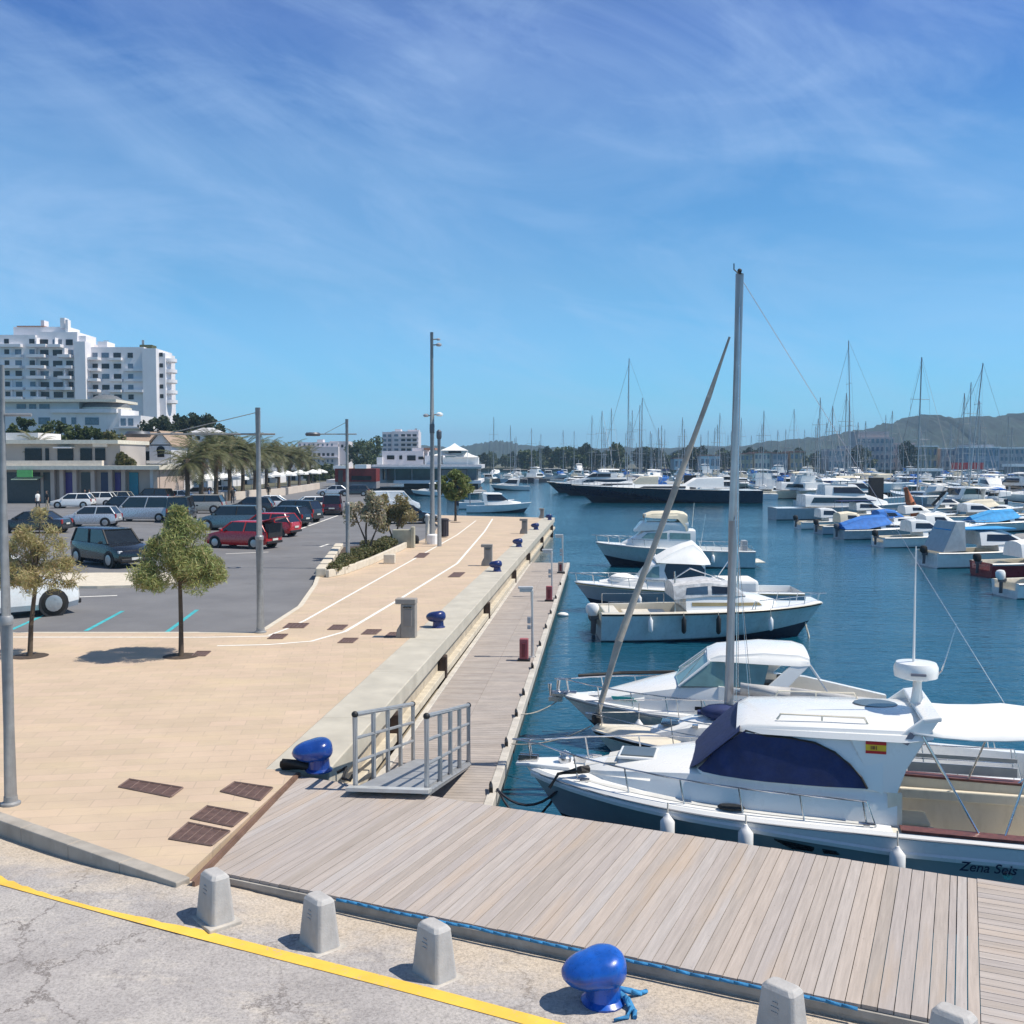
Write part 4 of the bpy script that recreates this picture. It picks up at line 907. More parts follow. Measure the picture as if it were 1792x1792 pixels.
b = MB(); b.tube([(-2.44, 0, 1.46), (-3.06, 0, 1.96)], .02, 6); b.tube([(-3.12, -.81, 1.94), (-3.06, 0, 1.98), (-3.12, .81, 1.94)], .025, 6); b.build('screen_frame', white, t)
top = Cabin([(3.08, .78, 1.93, .72, 1.97), (3.3, .86, 1.95, .76, 2.07), (4.2, .93, 1.93, .82, 2.16), (4.9, .95, 1.92, .84, 2.14), (5.1, .94, 1.94, .84, 2.08)]); top.make(t, gel, 'hard_top', r=.07, crown=.06)
for sg in (1, -1):
    b = MB(); b.slab([(-s, sg*y, z) for s, y, z in ((4.1, 1.1, 1.36), (4.5, 1.1, 1.33), (5.1, .93, 1.95), (4.75, .93, 1.95))], (0, -sg*.07, 0)); b.build('arch_leg', gel, t, bevel=.015)
    b = MB(); b.tube([(-5.05, sg*.9, 1.98), (-5.6, sg*1.05, 1.2)], .016, 5); b.build('stay', inox, t)
b = MB(); b.box((-3.0, 1.09, 1.02), (.34, .02, .07)); b.box((-3.0, -1.09, 1.02), (.34, .02, .07)); b.build('vent', black, t)
b = MB(); b.slab([(-1.15, .665, 1.02), (-1.65, .8, 1.05), (-1.55, .76, 1.12), (-1.1, .62, 1.1)], (0, .02, 0)); b.build('stripe_decal', M('teal_decal', (.03, .32, .30), .4), t)
b = MB(); b.bb(-6.2, -4.4, -.95, .95, .32, .75); b.build('seat', gel2, t, bevel=.05)
b = MB(); b.ball((-5.6, .3, 1.0), .5, 12, 8, (1.6, 1.3, .32)); b.build('folded_canopy', M('clear_vinyl', (.5, .5, .5), .35, var=.3, scale=6), t, smooth=60)
b = MB(); b.bb(-4.6, -4.2, .25, .7, .5, 1.5); b.bb(-4.7, -4.5, .25, .7, 1.1, 1.62); b.build('helm_seat', M('dark_vinyl', (.06, .06, .065), .5), t, bevel=.04)
b = MB(); b.tube([(.25, 0, .98), (-.3, 0, 1.0)], .05, 6); b.box((.1, 0, .95), (.35, .18, .06)); b.build('bow_roller', inox, t)
h.rail(t, -.02, 3.0, .34, n=5, r=.014)
b = MB(); b.tube([(-.3, -.42, 1.28), (-1.2, -.8, 1.3), (-2.4, -1.0, 1.32)], .04, 6); b.build('covered_far_rail', black, t)  # the far side rail in its dark cover, drawn as one black tube
for s in (1.7, 3.4): fender(t, s, h.b(s)+.12, .5, .09, .4)
b = MB(); b.box((.15, 0, .86), (.3, .24, .1)); b.tube([(.25, .06, .9), (.28, .08, 1.2)], .04, 6); b.tube([(.12, -.05, .9), (.1, -.06, 1.25)], .04, 6); b.build('anchor', inox, t)

# ---- grey green fishing launch, bow to the right -------------------------------------------
p = P(1438, 1115, 34.9)
t = boat_empty('fishing_launch', (p.x, p.y), (1, .02), 'old pale teal fishing launch with outboard, bow pointing right', 'boat')
h = Hull(7.75, 2.6, 1.18, .98, rake=.85, fine=.5, tr=.9, flare=.35)
h.make(t, (gel2, black, hullteal, antif), cockpit=4.9, floor=.4, deck_m=gel, camber=.06, liner=gel2)
c = Cabin([(1.7, .4, 1.05, .35, 1.25), (2.3, .8, 1.03, .72, 1.42), (3.0, .95, 1.0, .85, 1.5), (4.9, 1.0, .98, .9, 1.52)]); c.make(t, gel, r=.1)
c.side(t, [(2.3, 1.18), (4.7, 1.18), (4.7, 1.3), (2.4, 1.28)], M('tan_trim', (.30, .24, .12), .6), 'trim_stripe')
cl = Cabin([(2.85, .8, 1.5, .74, 1.52), (3.3, .88, 1.5, .76, 1.85), (4.1, .9, 1.5, .78, 1.98), (5.3, .95, 1.4, .8, 1.86)]); cl.make(t, M('clear_vinyl'), 'spray_hood', r=.12, crown=.08)
cl.side(t, [(3.3, 1.58), (4.0, 1.58), (4.0, 1.84), (3.45, 1.8)], dglass, 'vinyl_window'); cl.side(t, [(4.15, 1.58), (4.9, 1.56), (4.85, 1.78), (4.15, 1.84)], bglass, 'vinyl_window')
b = MB(); b.tube([(-2.8, .5, 1.5), (-2.8, .5, 2.15)], .03, 6); b.tube([(-5.2, -.5, 1.3), (-5.2, -.5, 2.3)], .03, 6); b.tube([(-3.4, 0, 1.95), (-4.6, 0, 2.35), (-5.2, 0, 1.95)], .03, 6); b.build('canopy_frame', inox, t)
b = MB(); b.bb(-6.9, -5.4, -.75, .75, .42, .85); b.build('engine_box', gel2, t, bevel=.04)
b = MB(); b.bb(-7.6, -7.1, -.95, .95, .45, .95); b.build('stern_bench', gel2, t, bevel=.04)
outboard(t, 7.75, -.25, .62, white, .95); outboard(t, 7.72, .5, .35, M('motor_grey'), .7)
h.rail(t, .0, 2.6, .3, n=5, r=.015)
b = MB()
for sg in (1, -1): b.tube([(-5.3, sg*1.1, 1.0), (-5.3, sg*1.1, 1.35), (-7.5, sg*1.05, 1.35), (-7.5, sg*1.05, 1.0)], .02, 6)
b.build('stern_rail', inox, t)
for s, m_, l in ((2.1, None, .4), (3.9, black, .55), (5.05, black, .5), (6.15, None, .45)): fender(t, s, -h.b(s)-.1, .6, .08, l, m_, top=h.zg(s))
for s in (3.0, 5.5): fender(t, s, h.b(s)+.1, .6, .08, .4)
b = MB(); b.box((-4.5, -1.22, .87), (.4, .03, .1)); b.build('rubbing_pad', black, t)
line([(p.x-.6, p.y, WZ+.55), (p.x-.5, p.y-.5, WZ-.3)], .035, rope_w, 'weathered rope hanging from the fishing launch bow', 0)

# ---- white boat with canvas wheelhouse -----------------------------------------------------
p = P(1005, 1062, 40.8)
t = boat_empty('canvas_cruiser', (p.x, p.y), (-1, .03), 'white boat with a tied white canvas top above a dark window', 'boat')
h = Hull(8.9, 2.7, 1.18, .9, rake=.9, fine=.5, tr=.92, flare=.4)
h.make(t, (gel, M('tan_trim'), grey_and_shaded_gel, antif), cockpit=5.2, floor=.35, deck_m=gel, camber=.05)
c = Cabin([(1.0, .3, 1.1, .25, 1.2), (1.8, .7, 1.08, .6, 1.3), (2.6, .95, 1.05, .85, 1.38), (5.2, 1.05, .98, .95, 1.4)]); c.make(t, gel, r=.1)
w = Cabin([(2.55, .8, 1.36, .74, 1.4), (3.0, .95, 1.36, .8, 1.95), (3.6, .98, 1.36, .85, 2.05), (5.1, 1.0, 1.36, .88, 2.05)]); w.make(t, gel, 'wheelhouse', r=.05)
w.side(t, [(3.62, 1.4), (5.05, 1.4), (5.08, 1.78), (4.9, 1.98), (3.58, 2.0), (3.5, 1.72)], dglass, 'side_window'); w.side(t, [(2.75, 1.46), (3.3, 1.46), (3.3, 1.9), (3.05, 1.86)], gglass, 'side_window')
cv = Cabin([(3.2, .9, 2.04, .8, 2.1), (3.7, .98, 2.02, .75, 2.4), (4.3, 1.0, 2.0, .6, 2.66), (4.7, 1.0, 1.98, .5, 2.78), (5.0, .98, 1.96, .6, 2.5), (5.3, .95, 1.98, .8, 2.08)]); cv.make(t, canvas, 'canvas_top', r=.15, crown=.08)
b = MB(); b.ball((-1.9, .2, 1.32), .42, 10, 7, (1.3, 1.0, .55)); b.build('covered_hatch', canvas, t, smooth=60)
b = MB(); b.bb(-7.2, -5.6, -.9, .9, .4, 1.35); b.build('engine_cover', canvas, t, bevel=.12)
b = MB(); b.slab([(-8.9, -1.0, .42), (-8.9, 1.0, .42), (-9.7, .9, .42), (-9.7, -.9, .42)], (0, 0, .07)); b.build('swim_platform', gel, t, bevel=.02)
b = MB(); b.tube([(-5.6, 0, 1.2), (-6.2, 0, 2.1)], .02, 5); b.build('ensign_staff', inox, t)
h.rail(t, -.05, 3.5, .35, n=6, r=.015); 
for s in (2.5, 4.5): fender(t, s, h.b(s)+.1, .55, .09, .42)

# ---- flybridge fishing boat behind ---------------------------------------------------------
p = P(1042, 990, 58.5)
t = boat_empty('flybridge_boat', (p.x, p.y), (-1, .05), 'white fishing boat with cream canopy over its flybridge, farthest of the three', 'boat')
h = Hull(8.9, 2.9, 1.36, .98, rake=.9, fine=.5, tr=.92, flare=.4)
h.make(t, (gel, striped, hullteal, antif), cockpit=5.6, floor=.4, deck_m=gel, camber=.05)
c = Cabin([(1.5, .4, 1.2, .35, 1.3), (2.1, .8, 1.2, .7, 1.6), (2.7, 1.05, 1.15, .9, 2.0), (4.2, 1.1, 1.1, 1.0, 2.15), (5.6, 1.1, 1.0, 1.0, 2.1)]); c.make(t, gel, r=.08)
c.side(t, [(2.55, 1.65), (4.0, 1.62), (4.0, 1.98), (2.9, 1.96)], gglass, 'side_window'); c.side(t, [(4.15, 1.62), (5.3, 1.6), (5.3, 1.95), (4.15, 1.98)], gglass, 'side_window')
fb = Cabin([(2.2, .5, 2.0, .45, 2.1), (2.6, .8, 2.05, .8, 2.55), (3.2, .95, 2.1, .95, 2.6), (5.2, .98, 2.1, .98, 2.55)]); fb.make(t, gel, 'flybridge', r=.06, crown=.02)
cn = Cabin([(2.75, .9, 2.85, .8, 2.92), (3.2, .98, 2.8, .85, 3.08), (4.6, 1.0, 2.75, .88, 3.12), (5.0, 1.0, 2.3, .9, 3.05), (5.15, 1.0, 1.7, .95, 2.95)]); cn.make(t, canvas2, 'canopy', r=.12, crown=.08)
b = MB()
for s in (2.8, 3.9): b.tube([(-s, .9, 2.5), (-s, .85, 3.0), (-s, -.85, 3.0), (-s, -.9, 2.5)], .025, 6)
b.build('canopy_frame', inox, t)
b = MB(); b.tube([(-5.9, .6, 1.0), (-6.2, .6, 3.0)], .02, 5); b.tube([(-5.6, -.6, 2.2), (-5.7, -.6, 3.6)], .02, 5); b.build('antenna', inox, t)
b = MB(); b.slab([(-8.9, -1.1, .28), (-8.9, 1.1, .28), (-9.5, 1.0, .28), (-9.5, -1.0, .28)], (0, 0, .07)); b.build('swim_platform', gel2, t, bevel=.02)
b = MB(); b.bb(-8.6, -8.3, -.2, .5, .9, 1.5); b.build('tackle_locker', M('device_grey'), t, bevel=.03)
h.rail(t, -.05, 3.4, .4, n=6, r=.018); h.rail(t, 6.0, 8.7, .3, n=4, r=.018, pulpit=False, name='stern_rail')
for s in (3.3, 6.5): fender(t, s, h.b(s)+.1, .55, .1, .42)

# mooring lines of the near boats
hb = hero.location
line([V((hb.x+.5, hb.y-.35, WZ+1.05)), V((org.x, org.y, PZ+.05))+pp(.15, PWID)], .022, M('dark_rope', (.03, .035, .05), .9), 'dark mooring line from the large cruiser bow to the nearest cleat', .25, 'dark bow lines of the large cruiser')
line([V((hb.x+.5, hb.y-.2, WZ+1.0)), V((org.x, org.y, PZ+.05))+pp(.2, PWID)], .022, M('dark_rope'), 'dark second mooring line slack below the large cruiser bow', .5, 'dark bow lines of the large cruiser')
sb = G(1035, 1275, -.3)
line([V((sb.x, sb.y, WZ+1.2)), V((org.x, org.y, PZ+.05))+pp(2.9, PWID)], .014, rope_w, 'pale mooring line from the sailing boat bow to the pontoon', .12)
sb = P(985, 1228, 22)
line([V((sb.x, sb.y, WZ+.9)), V((org.x, org.y, PZ+.05))+pp(5.2, PWID)], .014, rope_w, 'pale mooring line from the sports cruiser bow to the pontoon', .1)
# ---------------------------------------------------------------- vehicles: x forward, z=0 on the ground
PAINT = {}
def paint(name, c, metal=.0): return M('paint_'+name, c, .28, metal=metal, var=.06, coat=.7)
pt_red = paint('red', (.42, .012, .018)); pt_silver = paint('silver', (.50, .53, .57), .3); pt_white = paint('white', (.74, .75, .75)); pt_black = paint('black', (.006, .007, .008))
pt_dgrey = paint('dark_grey', (.03, .032, .036), .2); pt_teal = paint('grey_blue', (.10, .16, .19), .3); pt_maroon = paint('maroon', (.05, .008, .014)); pt_navy = paint('midnight', (.012, .018, .03), .2); pt_beige = paint('beige', (.38, .36, .31), .2)
tyre_m = M('tyre', (.012, .012, .012), .85); rim_m = M('alloy', (.42, .43, .44), .35, metal=.6); lampr = M('tail_lamp', (.30, .01, .01), .2, coat=.5); lampw = M('head_lamp', (.62, .64, .66), .1, coat=.5); trim = M('black_trim', (.02, .02, .022), .6); plate_m = M('number_plate', (.6, .6, .55), .5)
def wheel(parent, x, y, r, w=.2):
    def cyl(mb, r0, w0, yc, r1=None):
        mb.loft([[(x+(rr)*math.cos(a), yc+yy, r+rr*math.sin(a)) for a in [2*math.pi*k/16 for k in range(16)]] for yy, rr in ((-w0/2, r0*.93), (-w0/2*.8, r0), (w0/2*.8, r0), (w0/2, r0*.93))])
    s = 1 if y > 0 else -1
    e_ = empty('wheel', (0, 0, 0)); bpy.data.objects.remove(e_)
    b = MB(); cyl(b, r, w, y); o = b.build('wheel', tyre_m, parent, smooth=40)
    b = MB(); cyl(b, r*.64, .05, y+s*(w/2-.005))
    for k in range(5):
        a = 2*math.pi*k/5; b.box((x+r*.33*math.cos(a), y+s*(w/2+.022), r+r*.33*math.sin(a)), (.05, .01, .05))
    b.build('rim', rim_m, o, smooth=40)
CAR = {'hatch': dict(L=4.0, W=1.72, H=1.47, belt=.93, hood=1.0, wsl=.72, rsl=.38, rb=.04), 'suv': dict(L=4.4, W=1.82, H=1.68, belt=1.05, hood=1.05, wsl=.6, rsl=.3, rb=.03),
       'sedan': dict(L=4.5, W=1.78, H=1.43, belt=.92, hood=1.15, wsl=.8, rsl=.7, rb=.6), 'van': dict(L=4.7, W=1.86, H=1.95, belt=1.1, hood=.75, wsl=.75, rsl=.1, rb=.02), 'mpv': dict(L=4.4, W=1.8, H=1.75, belt=1.0, hood=.8, wsl=.85, rsl=.25, rb=.02)}
def car(kind, p, rz, paint_m, label, group='cars in the waterfront car park', name='parked_car', cat='car', open_boot=False, cargo=False, spare=False):
    c = CAR[kind]; L, W, H, bl = c['L'], c['W'], c['H'], c['belt']; w = W/2; f = L/2
    t = empty(name, p, rz, label, cat, group)
    st = [(f, w*.72, .32, bl*.60), (f-.07, w*.88, .24, bl*.74), (f-.35, w*.97, .2, bl*.84), (f-c['hood']+.05, w, .19, bl*.99), (f-c['hood']-.8, w*1.01, .19, bl), (-f+.9, w, .19, bl+.02), (-f+.3, w*.97, .22, bl+.02), (-f+.06, w*.9, .28, bl-.04), (-f, w*.8, .36, bl*.75)]
    b = MB()
    b.loft([[(x, ww*.88, z0), (x, ww, z0+.16), (x, ww, lerp(z0, zt, .72)), (x, ww*.94, zt-.02), (x, ww*.6, zt+.015), (x, 0, zt+.025), (x, -ww*.6, zt+.015), (x, -ww*.94, zt-.02), (x, -ww, lerp(z0, zt, .72)), (x, -ww, z0+.16), (x, -ww*.88, z0)] for x, ww, z0, zt in st])
    b.build('body', paint_m, t, smooth=26)
    xb0, xb1 = f-c['hood'], -f+c['rb']+.05; xr0, xr1 = xb0-c['wsl'], xb1+c['rsl']; wr = w*.74; zr = H-.04
    gl_ = MB(); zb = bl-.01
    def gr(x, wb, z): return [(x, wb, z), (x, -wb, z)]
    v_ = [(xb0, w*.84, zb), (xb0, -w*.84, zb), (xb1, -w*.84, zb), (xb1, w*.84, zb), (xr0, wr, zr), (xr0, -wr, zr), (xr1, -wr, zr), (xr1, wr, zr)]
    for nm, ids in (('windscreen', (0, 1, 5, 4)), ('rear_window', (2, 3, 7, 6)), ('side_window', (3, 0, 4, 7)), ('side_window', (1, 2, 6, 5))):
        q = MB(); q.poly([v_[i] for i in ids]); q.build(nm, paint_m if cargo and nm != 'windscreen' else dglass, t)
    q = MB(); q.loft([[(x, ww, z), (x, ww*.9, z+.045), (x, 0, z+.06), (x, -ww*.9, z+.045), (x, -ww, z)] for x, ww, z in ((xr0+.06, wr*.98, zr-.03), (xr0-.15, wr*1.02, zr-.005), (lerp(xr0, xr1, .6), wr*1.02, zr), (xr1-.03, wr*.98, zr-.02))]); q.build('roof', paint_m, t, smooth=40)
    for sg in (1, -1):
        for a, bq in (((xb0, w*.85, zb), (xr0, wr*1.01, zr)), ((xb1, w*.85, zb), (xr1, wr*1.01, zr)), ((lerp(xb0, xb1, .52), w*.86, zb), (lerp(xr0, xr1, .5), wr*1.02, zr))): q = MB(); q.tube([(a[0], sg*a[1], a[2]), (bq[0], sg*bq[1], bq[2])], .045, 5); q.build('pillar', paint_m if kind != 'suv' else trim, t)
    r = .32 if kind != 'suv' else .36
    for x in (f-.78, -f+.75):
        for sg in (1, -1): wheel(t, x, sg*(w-.09), r, .2)
        for sg in (1, -1): q = MB(); q.loft([[(x+(r+.05)*math.cos(a), sg*yy, r+(r+.05)*math.sin(a)) for a in [2*math.pi*k/16 for k in range(16)]] for yy in (w-.16, w+.004)]); q.build('wheel_arch', trim, t)
    for sg in (1, -1):
        q = MB(); q.box((f-.14, sg*w*.72, bl*.68), (.16, .3, .13)); q.build('headlight', lampw, t, bevel=.03)
        q = MB(); q.box((-f+.05, sg*w*.78, bl*.82), (.1, .2, .3)); q.build('tail_light', lampr, t, bevel=.03)
        q = MB(); q.box((xb0-.25, sg*(w+.08), bl+.06), (.12, .18, .12)); q.build('wing_mirror', paint_m, t, bevel=.03)
    for xx, ww in ((f-.02, .8), (-f+.02, .84)): q = MB(); q.box((xx, 0, .36), (.1, W*ww, .14)); q.build('bumper', trim, t, bevel=.03)
    for xx, zz_ in ((f+.02, .42), (-f-.03, .62 if not open_boot else .5)): q = MB(); q.box((xx, 0, zz_), (.03, .5, .11)); q.build('number_plate', plate_m, t)
    if open_boot:
        q = MB(); q.slab([(-f+.5, w*.7, H+.02), (-f+.5, -w*.7, H+.02), (-f-.55, -w*.7, H+.28), (-f-.55, w*.7, H+.28)], (0, 0, -.07)); q.build('tailgate', paint_m, t, bevel=.03)
        q = MB(); q.box((-f+.05, 0, 1.0), (.2, W*.78, .75)); q.build('boot_opening', trim, t)
    if spare:
        q = MB(); q.loft([[(-f-.1+xx, rr*math.cos(a), .85+rr*math.sin(a)) for a in [2*math.pi*k/18 for k in range(18)]] for xx, rr in ((-.1, .28), (-.08, .33), (.08, .33), (.1, .28))]); q.build('spare_wheel', tyre_m, t, smooth=40)
    return t
CZ = -.13
def GC(u, v): return G(u, v, CZ)
LOTH = R(5)                                                # bays are square to the access road
def row(kind, u, v, rzdeg, pm, label, **k): return car(kind, GC(u, v), R(rzdeg), pm, label, **k)
row('hatch', 160, 921, 183, pt_silver, 'silver hatchback seen side on in the middle of the car park')
row('suv', 195, 988, -40, pt_black, 'black car with its nose behind the green tree in front')
row('hatch', 426, 958, 160, pt_red, 'red car with its tailgate open, nearest the lamp post', open_boot=True)
row('hatch', 468, 938, 165, pt_red, 'second red car just behind the lamp post')
row('suv', 405, 927, 178, pt_teal, 'grey blue off road car with a spare wheel on its back', spare=True)
row('hatch', 496, 921, 160, pt_navy, 'dark blue hatchback to the right of the red cars')
row('suv', 514, 913, 160, pt_dgrey, 'dark grey car behind the dark blue hatchback')
row('hatch', 538, 897, 200, pt_white, 'white hatchback at the end of the right hand car row')
row('mpv', 582, 900, 98, pt_maroon, 'dark maroon people carrier on the access road, seen from behind')
row('sedan', 712, 916, 8, pt_black, 'black car parked behind the oleander bush')
row('van', 690, 896, 8, pt_white, 'white van behind the oleander bush', name='parked_van', cat='van', cargo=True)
row('sedan', 60, 932, 178, pt_dgrey, 'dark grey car behind the reddish tree at left')
row('hatch', 128, 889, 185, pt_white, 'white hatchback in the rear row in front of the purple doors')
row('hatch', 168, 886, 187, pt_white, 'second white hatchback of the rear row')
row('van', 252, 912, 176, pt_silver, 'silver van behind the crown of the green tree', name='parked_van', cat='van')
row('suv', 215, 903, 175, pt_black, 'black tall car next to the silver van')
row('hatch', 200, 884, 182, pt_beige, 'pale beige hatchback of the rear row')
row('hatch', 245, 876, 95, pt_red, 'small red car in front of the tiled roof house')
row('suv', 268, 881, 170, pt_dgrey, 'dark grey off road car right of the small red car')
row('sedan', 310, 880, 178, pt_silver, 'silver saloon under the first palm')
row('hatch', 345, 873, 178, pt_white, 'white small car between the palms')
row('hatch', 385, 870, 178, pt_silver, 'silver small car between the palms')
row('van', 318, 912, 100, pt_dgrey, 'dark van parked right of the green tree crown', name='parked_van', cat='van')
row('hatch', 440, 898, 182, pt_dgrey, 'dark grey hatchback behind the grey blue off road car')
row('sedan', 470, 893, 182, pt_white, 'white saloon behind the red cars')
row('suv', 350, 898, 182, pt_beige, 'pale off road car right of the dark van')
row('hatch', 620, 868, 185, pt_dgrey, 'dark small car far off in front of the red kiosk')
row('sedan', 585, 868, 185, pt_silver, 'silver saloon far off left of the red kiosk')
fw = GC(90, 1078); dv = V((math.cos(R(38)), math.sin(R(38)), 0)); pv = V((-dv.y, dv.x, 0)); cc_ = fw-dv*1.45+pv*.86
t = car('suv', cc_, R(38), pt_white, 'tall white off road car cut by the left edge behind the nearest lamp post', name='parked_car', spare=True); t.scale = (1.06, 1.04, 1.1)
# motor scooters parked in a cluster
sc_m = M('scooter_dark', (.02, .02, .022), .4, coat=.3)
def scooter(p, rz, label):
    t = empty('motor_scooter', p, rz, label, 'scooter', 'scooters parked by the palms')
    for x in (.6, -.6):
        b = MB(); b.loft([[(x+rr*math.cos(a), y, .26+rr*math.sin(a)) for a in [2*math.pi*k/12 for k in range(12)]] for y, rr in ((-.06, .2), (-.03, .26), (.03, .26), (.06, .2))]); b.build('wheel', tyre_m, t)
    b = MB(); b.loft([[(-.85, .1, .6), (-.85, -.1, .6), (-.85, -.1, .75), (-.85, .1, .75)], [(-.4, .17, .35), (-.4, -.17, .35), (-.4, -.17, .78), (-.4, .17, .78)], [(.0, .14, .25), (0, -.14, .25), (0, -.14, .5), (0, .14, .5)], [(.4, .1, .3), (.4, -.1, .3), (.45, -.16, .95), (.45, .16, .95)]]); b.build('body', sc_m, t, bevel=.03)
    b = MB(); b.box((-.42, 0, .82), (.6, .26, .09)); b.build('seat', black, t, bevel=.03)
    b = MB(); b.tube([(.55, 0, .3), (.42, 0, 1.0)], .04, 6); b.tube([(.42, -.3, 1.05), (.42, 0, 1.0), (.42, .3, 1.05)], .03, 6); b.build('handlebar', trim, t)
for k, (u, v) in enumerate(((262, 900), (330, 905), (338, 899))): scooter(GC(u, v), R(80), ['dark scooter right of the silver van', 'dark scooter nearer to the dark van', 'dark scooter behind the first one beside the dark van'][k])
# ---------------------------------------------------------------- vegetation
bark = M('bark', (.10, .075, .055), .95, var=.3, scale=8, bmp=.6); palmbark = M('palm_bark', (.12, .085, .055), .95, var=.35, scale=10, bmp=.6)
tam = leafmat('tamarisk_leaves', [(.31, .34, .12), (.21, .28, .10), (.38, .36, .14), (.25, .33, .11), (.38, .31, .15), (.17, .24, .08)])
tamr = leafmat('tamarisk_reddish', [(.44, .33, .18), (.30, .32, .12), (.44, .36, .19), (.36, .36, .15), (.40, .28, .16), (.28, .30, .11)])
grn = leafmat('round_tree_leaves', [(.15, .21, .05), (.20, .24, .07), (.12, .16, .05), (.24, .22, .09)])
olea = leafmat('oleander_leaves', [(.26, .28, .18), (.40, .37, .27), (.17, .21, .11), (.50, .42, .32), (.34, .25, .13), (.60, .55, .48)])
pine = leafmat('pine_needles', [(.028, .046, .018), (.042, .062, .024), (.032, .05, .02), (.055, .068, .028)])
hedge_l = leafmat('hedge_leaves', [(.11, .135, .045), (.16, .16, .06), (.09, .10, .04), (.20, .155, .07)])
bushg = leafmat('bush_leaves', [(.045, .075, .02), (.07, .10, .028), (.09, .12, .035), (.035, .055, .016)])
palml = leafmat('palm_fronds', [(.11, .125, .05), (.16, .165, .07), (.08, .10, .04), (.23, .19, .10)])
palmd = leafmat('dead_fronds', [(.20, .12, .06), (.15, .09, .045), (.24, .15, .08)])
farleaf = leafmat('far_leaves', [(.07, .10, .04), (.09, .12, .045), (.055, .08, .035), (.11, .14, .055)])
def leaves(name, pts, size, mt, parent, stretch=1.6, jit=.5, up=.0):
    """one small quad per point, random orientation"""
    n = len(pts); pts = np.asarray(pts); a = np.random.normal(size=(n, 3)); a[:, 2] += up; a /= np.linalg.norm(a, axis=1)[:, None]
    b = np.random.normal(size=(n, 3)); b -= (b*a).sum(1)[:, None]*a; b /= np.linalg.norm(b, axis=1)[:, None]
    s = size*(1+jit*(np.random.rand(n, 1)-.5)*2); u = a*s*stretch/2; w = b*s/2
    vs = np.stack([pts-u, pts+w*.9-u*.1, pts+u, pts-w*.9-u*.1], 1).reshape(-1, 3)
    me = bpy.data.meshes.new(name); me.vertices.add(4*n); me.loops.add(4*n); me.polygons.add(n)
    me.vertices.foreach_set('co', vs.ravel()); me.loops.foreach_set('vertex_index', np.arange(4*n))
    me.polygons.foreach_set('loop_start', np.arange(0, 4*n, 4)); me.polygons.foreach_set('loop_total', np.full(n, 4)); me.update(); me.validate()
    me.materials.append(mt); o = bpy.data.objects.new(name, me); COL.objects.link(o); o.parent = parent; return o
def clumps(cs, per):
    out = []
    for (x, y, z, r, fz) in cs:
        d = np.random.normal(size=(per, 3)); d /= np.linalg.norm(d, axis=1)[:, None]; rr = np.random.rand(per, 1)**.45*r
        q = d*rr; q[:, 2] *= fz; out.append(q+np.array([x, y, z]))
    return np.concatenate(out)
def small_tree(p, h_trunk, crown_r, crown_h, mt, label, per=170, nc=42, size=.075, lean=(0, 0), name='street_tree', group=None, shape='umbrella', stretch=2.2, r0=.055):
    t = empty(name, p, random.random()*6, label, 'tree', group); t.rotation_euler = (0, 0, 0)
    tr = MB(); top = (lean[0], lean[1], h_trunk); tr.tube([(0, 0, -.1), (lean[0]*.2+.01, lean[1]*.2, h_trunk*.4), top], [r0*1.25, r0, r0*.85], 8)
    cs = []
    for k in range(nc):
        a = random.random()*2*math.pi; q = math.sqrt(random.random()); z = random.random()
        if shape == 'umbrella': rr = crown_r*q*(1-.55*abs(z-.25)); zz = h_trunk-.12*crown_h+z*crown_h*(1.05-.55*q)
        elif shape == 'round': rr = crown_r*q*math.sqrt(max(.05, 1-(2*z-1)**2)); zz = h_trunk-.05+z*crown_h
        else: rr = crown_r*q*(.5+.6*z); zz = h_trunk*.8+z*crown_h
        c = (lean[0]+rr*math.cos(a), lean[1]+rr*math.sin(a), zz); cs.append((*c, crown_r*random.uniform(.16, .34), random.uniform(.6, 1.0)))
        if k < 14: m_ = V(top).lerp(V(c), .5)+V((0, 0, -.05)); tr.tube([(lean[0]*.9, lean[1]*.9, h_trunk*.9), m_, V(c)], [r0*.5, r0*.3, r0*.12], 5)
    tr.build('trunk', bark, t, smooth=50)
    leaves('crown', clumps(cs, per), size, mt, t, stretch)
    return t
np.random.seed(5); random.seed(5)
small_tree(G(317, 1148, 0), 1.92, 1.02, 1.95, tam, 'green young tree standing on the tiles with a tree shadow to its left', per=330, nc=78, size=.02, stretch=7, group='young trees on the tiles')
small_tree(G(52, 1148, 0), 1.85, .95, 1.95, tamr, 'reddish thin leaved young tree next to the left lamp post', per=170, nc=56, size=.02, stretch=7, lean=(.2, 0), group='young trees on the tiles')
small_tree(G(797, 912, 0), 1.75, 1.25, 1.9, grn, 'small round tree on the promenade near the water', per=160, nc=44, size=.12, shape='round', r0=.09)
for p_, lab in ((G(317, 1148, .004), 'dark soil pit round the green young tree'), (G(52, 1148, .004), 'dark soil pit round the reddish young tree'), (G(797, 914, .004), 'dark soil pit round the small tree near the water')):
    b = MB(); b.lathe([(.42, 0), (.40, .004)], n=16); o = b.build('tree_pit', M('soil', (.07, .05, .035), .95, var=.4, scale=12)); o.location = p_; tag(o, lab, 'tree pit', 'tree pits')
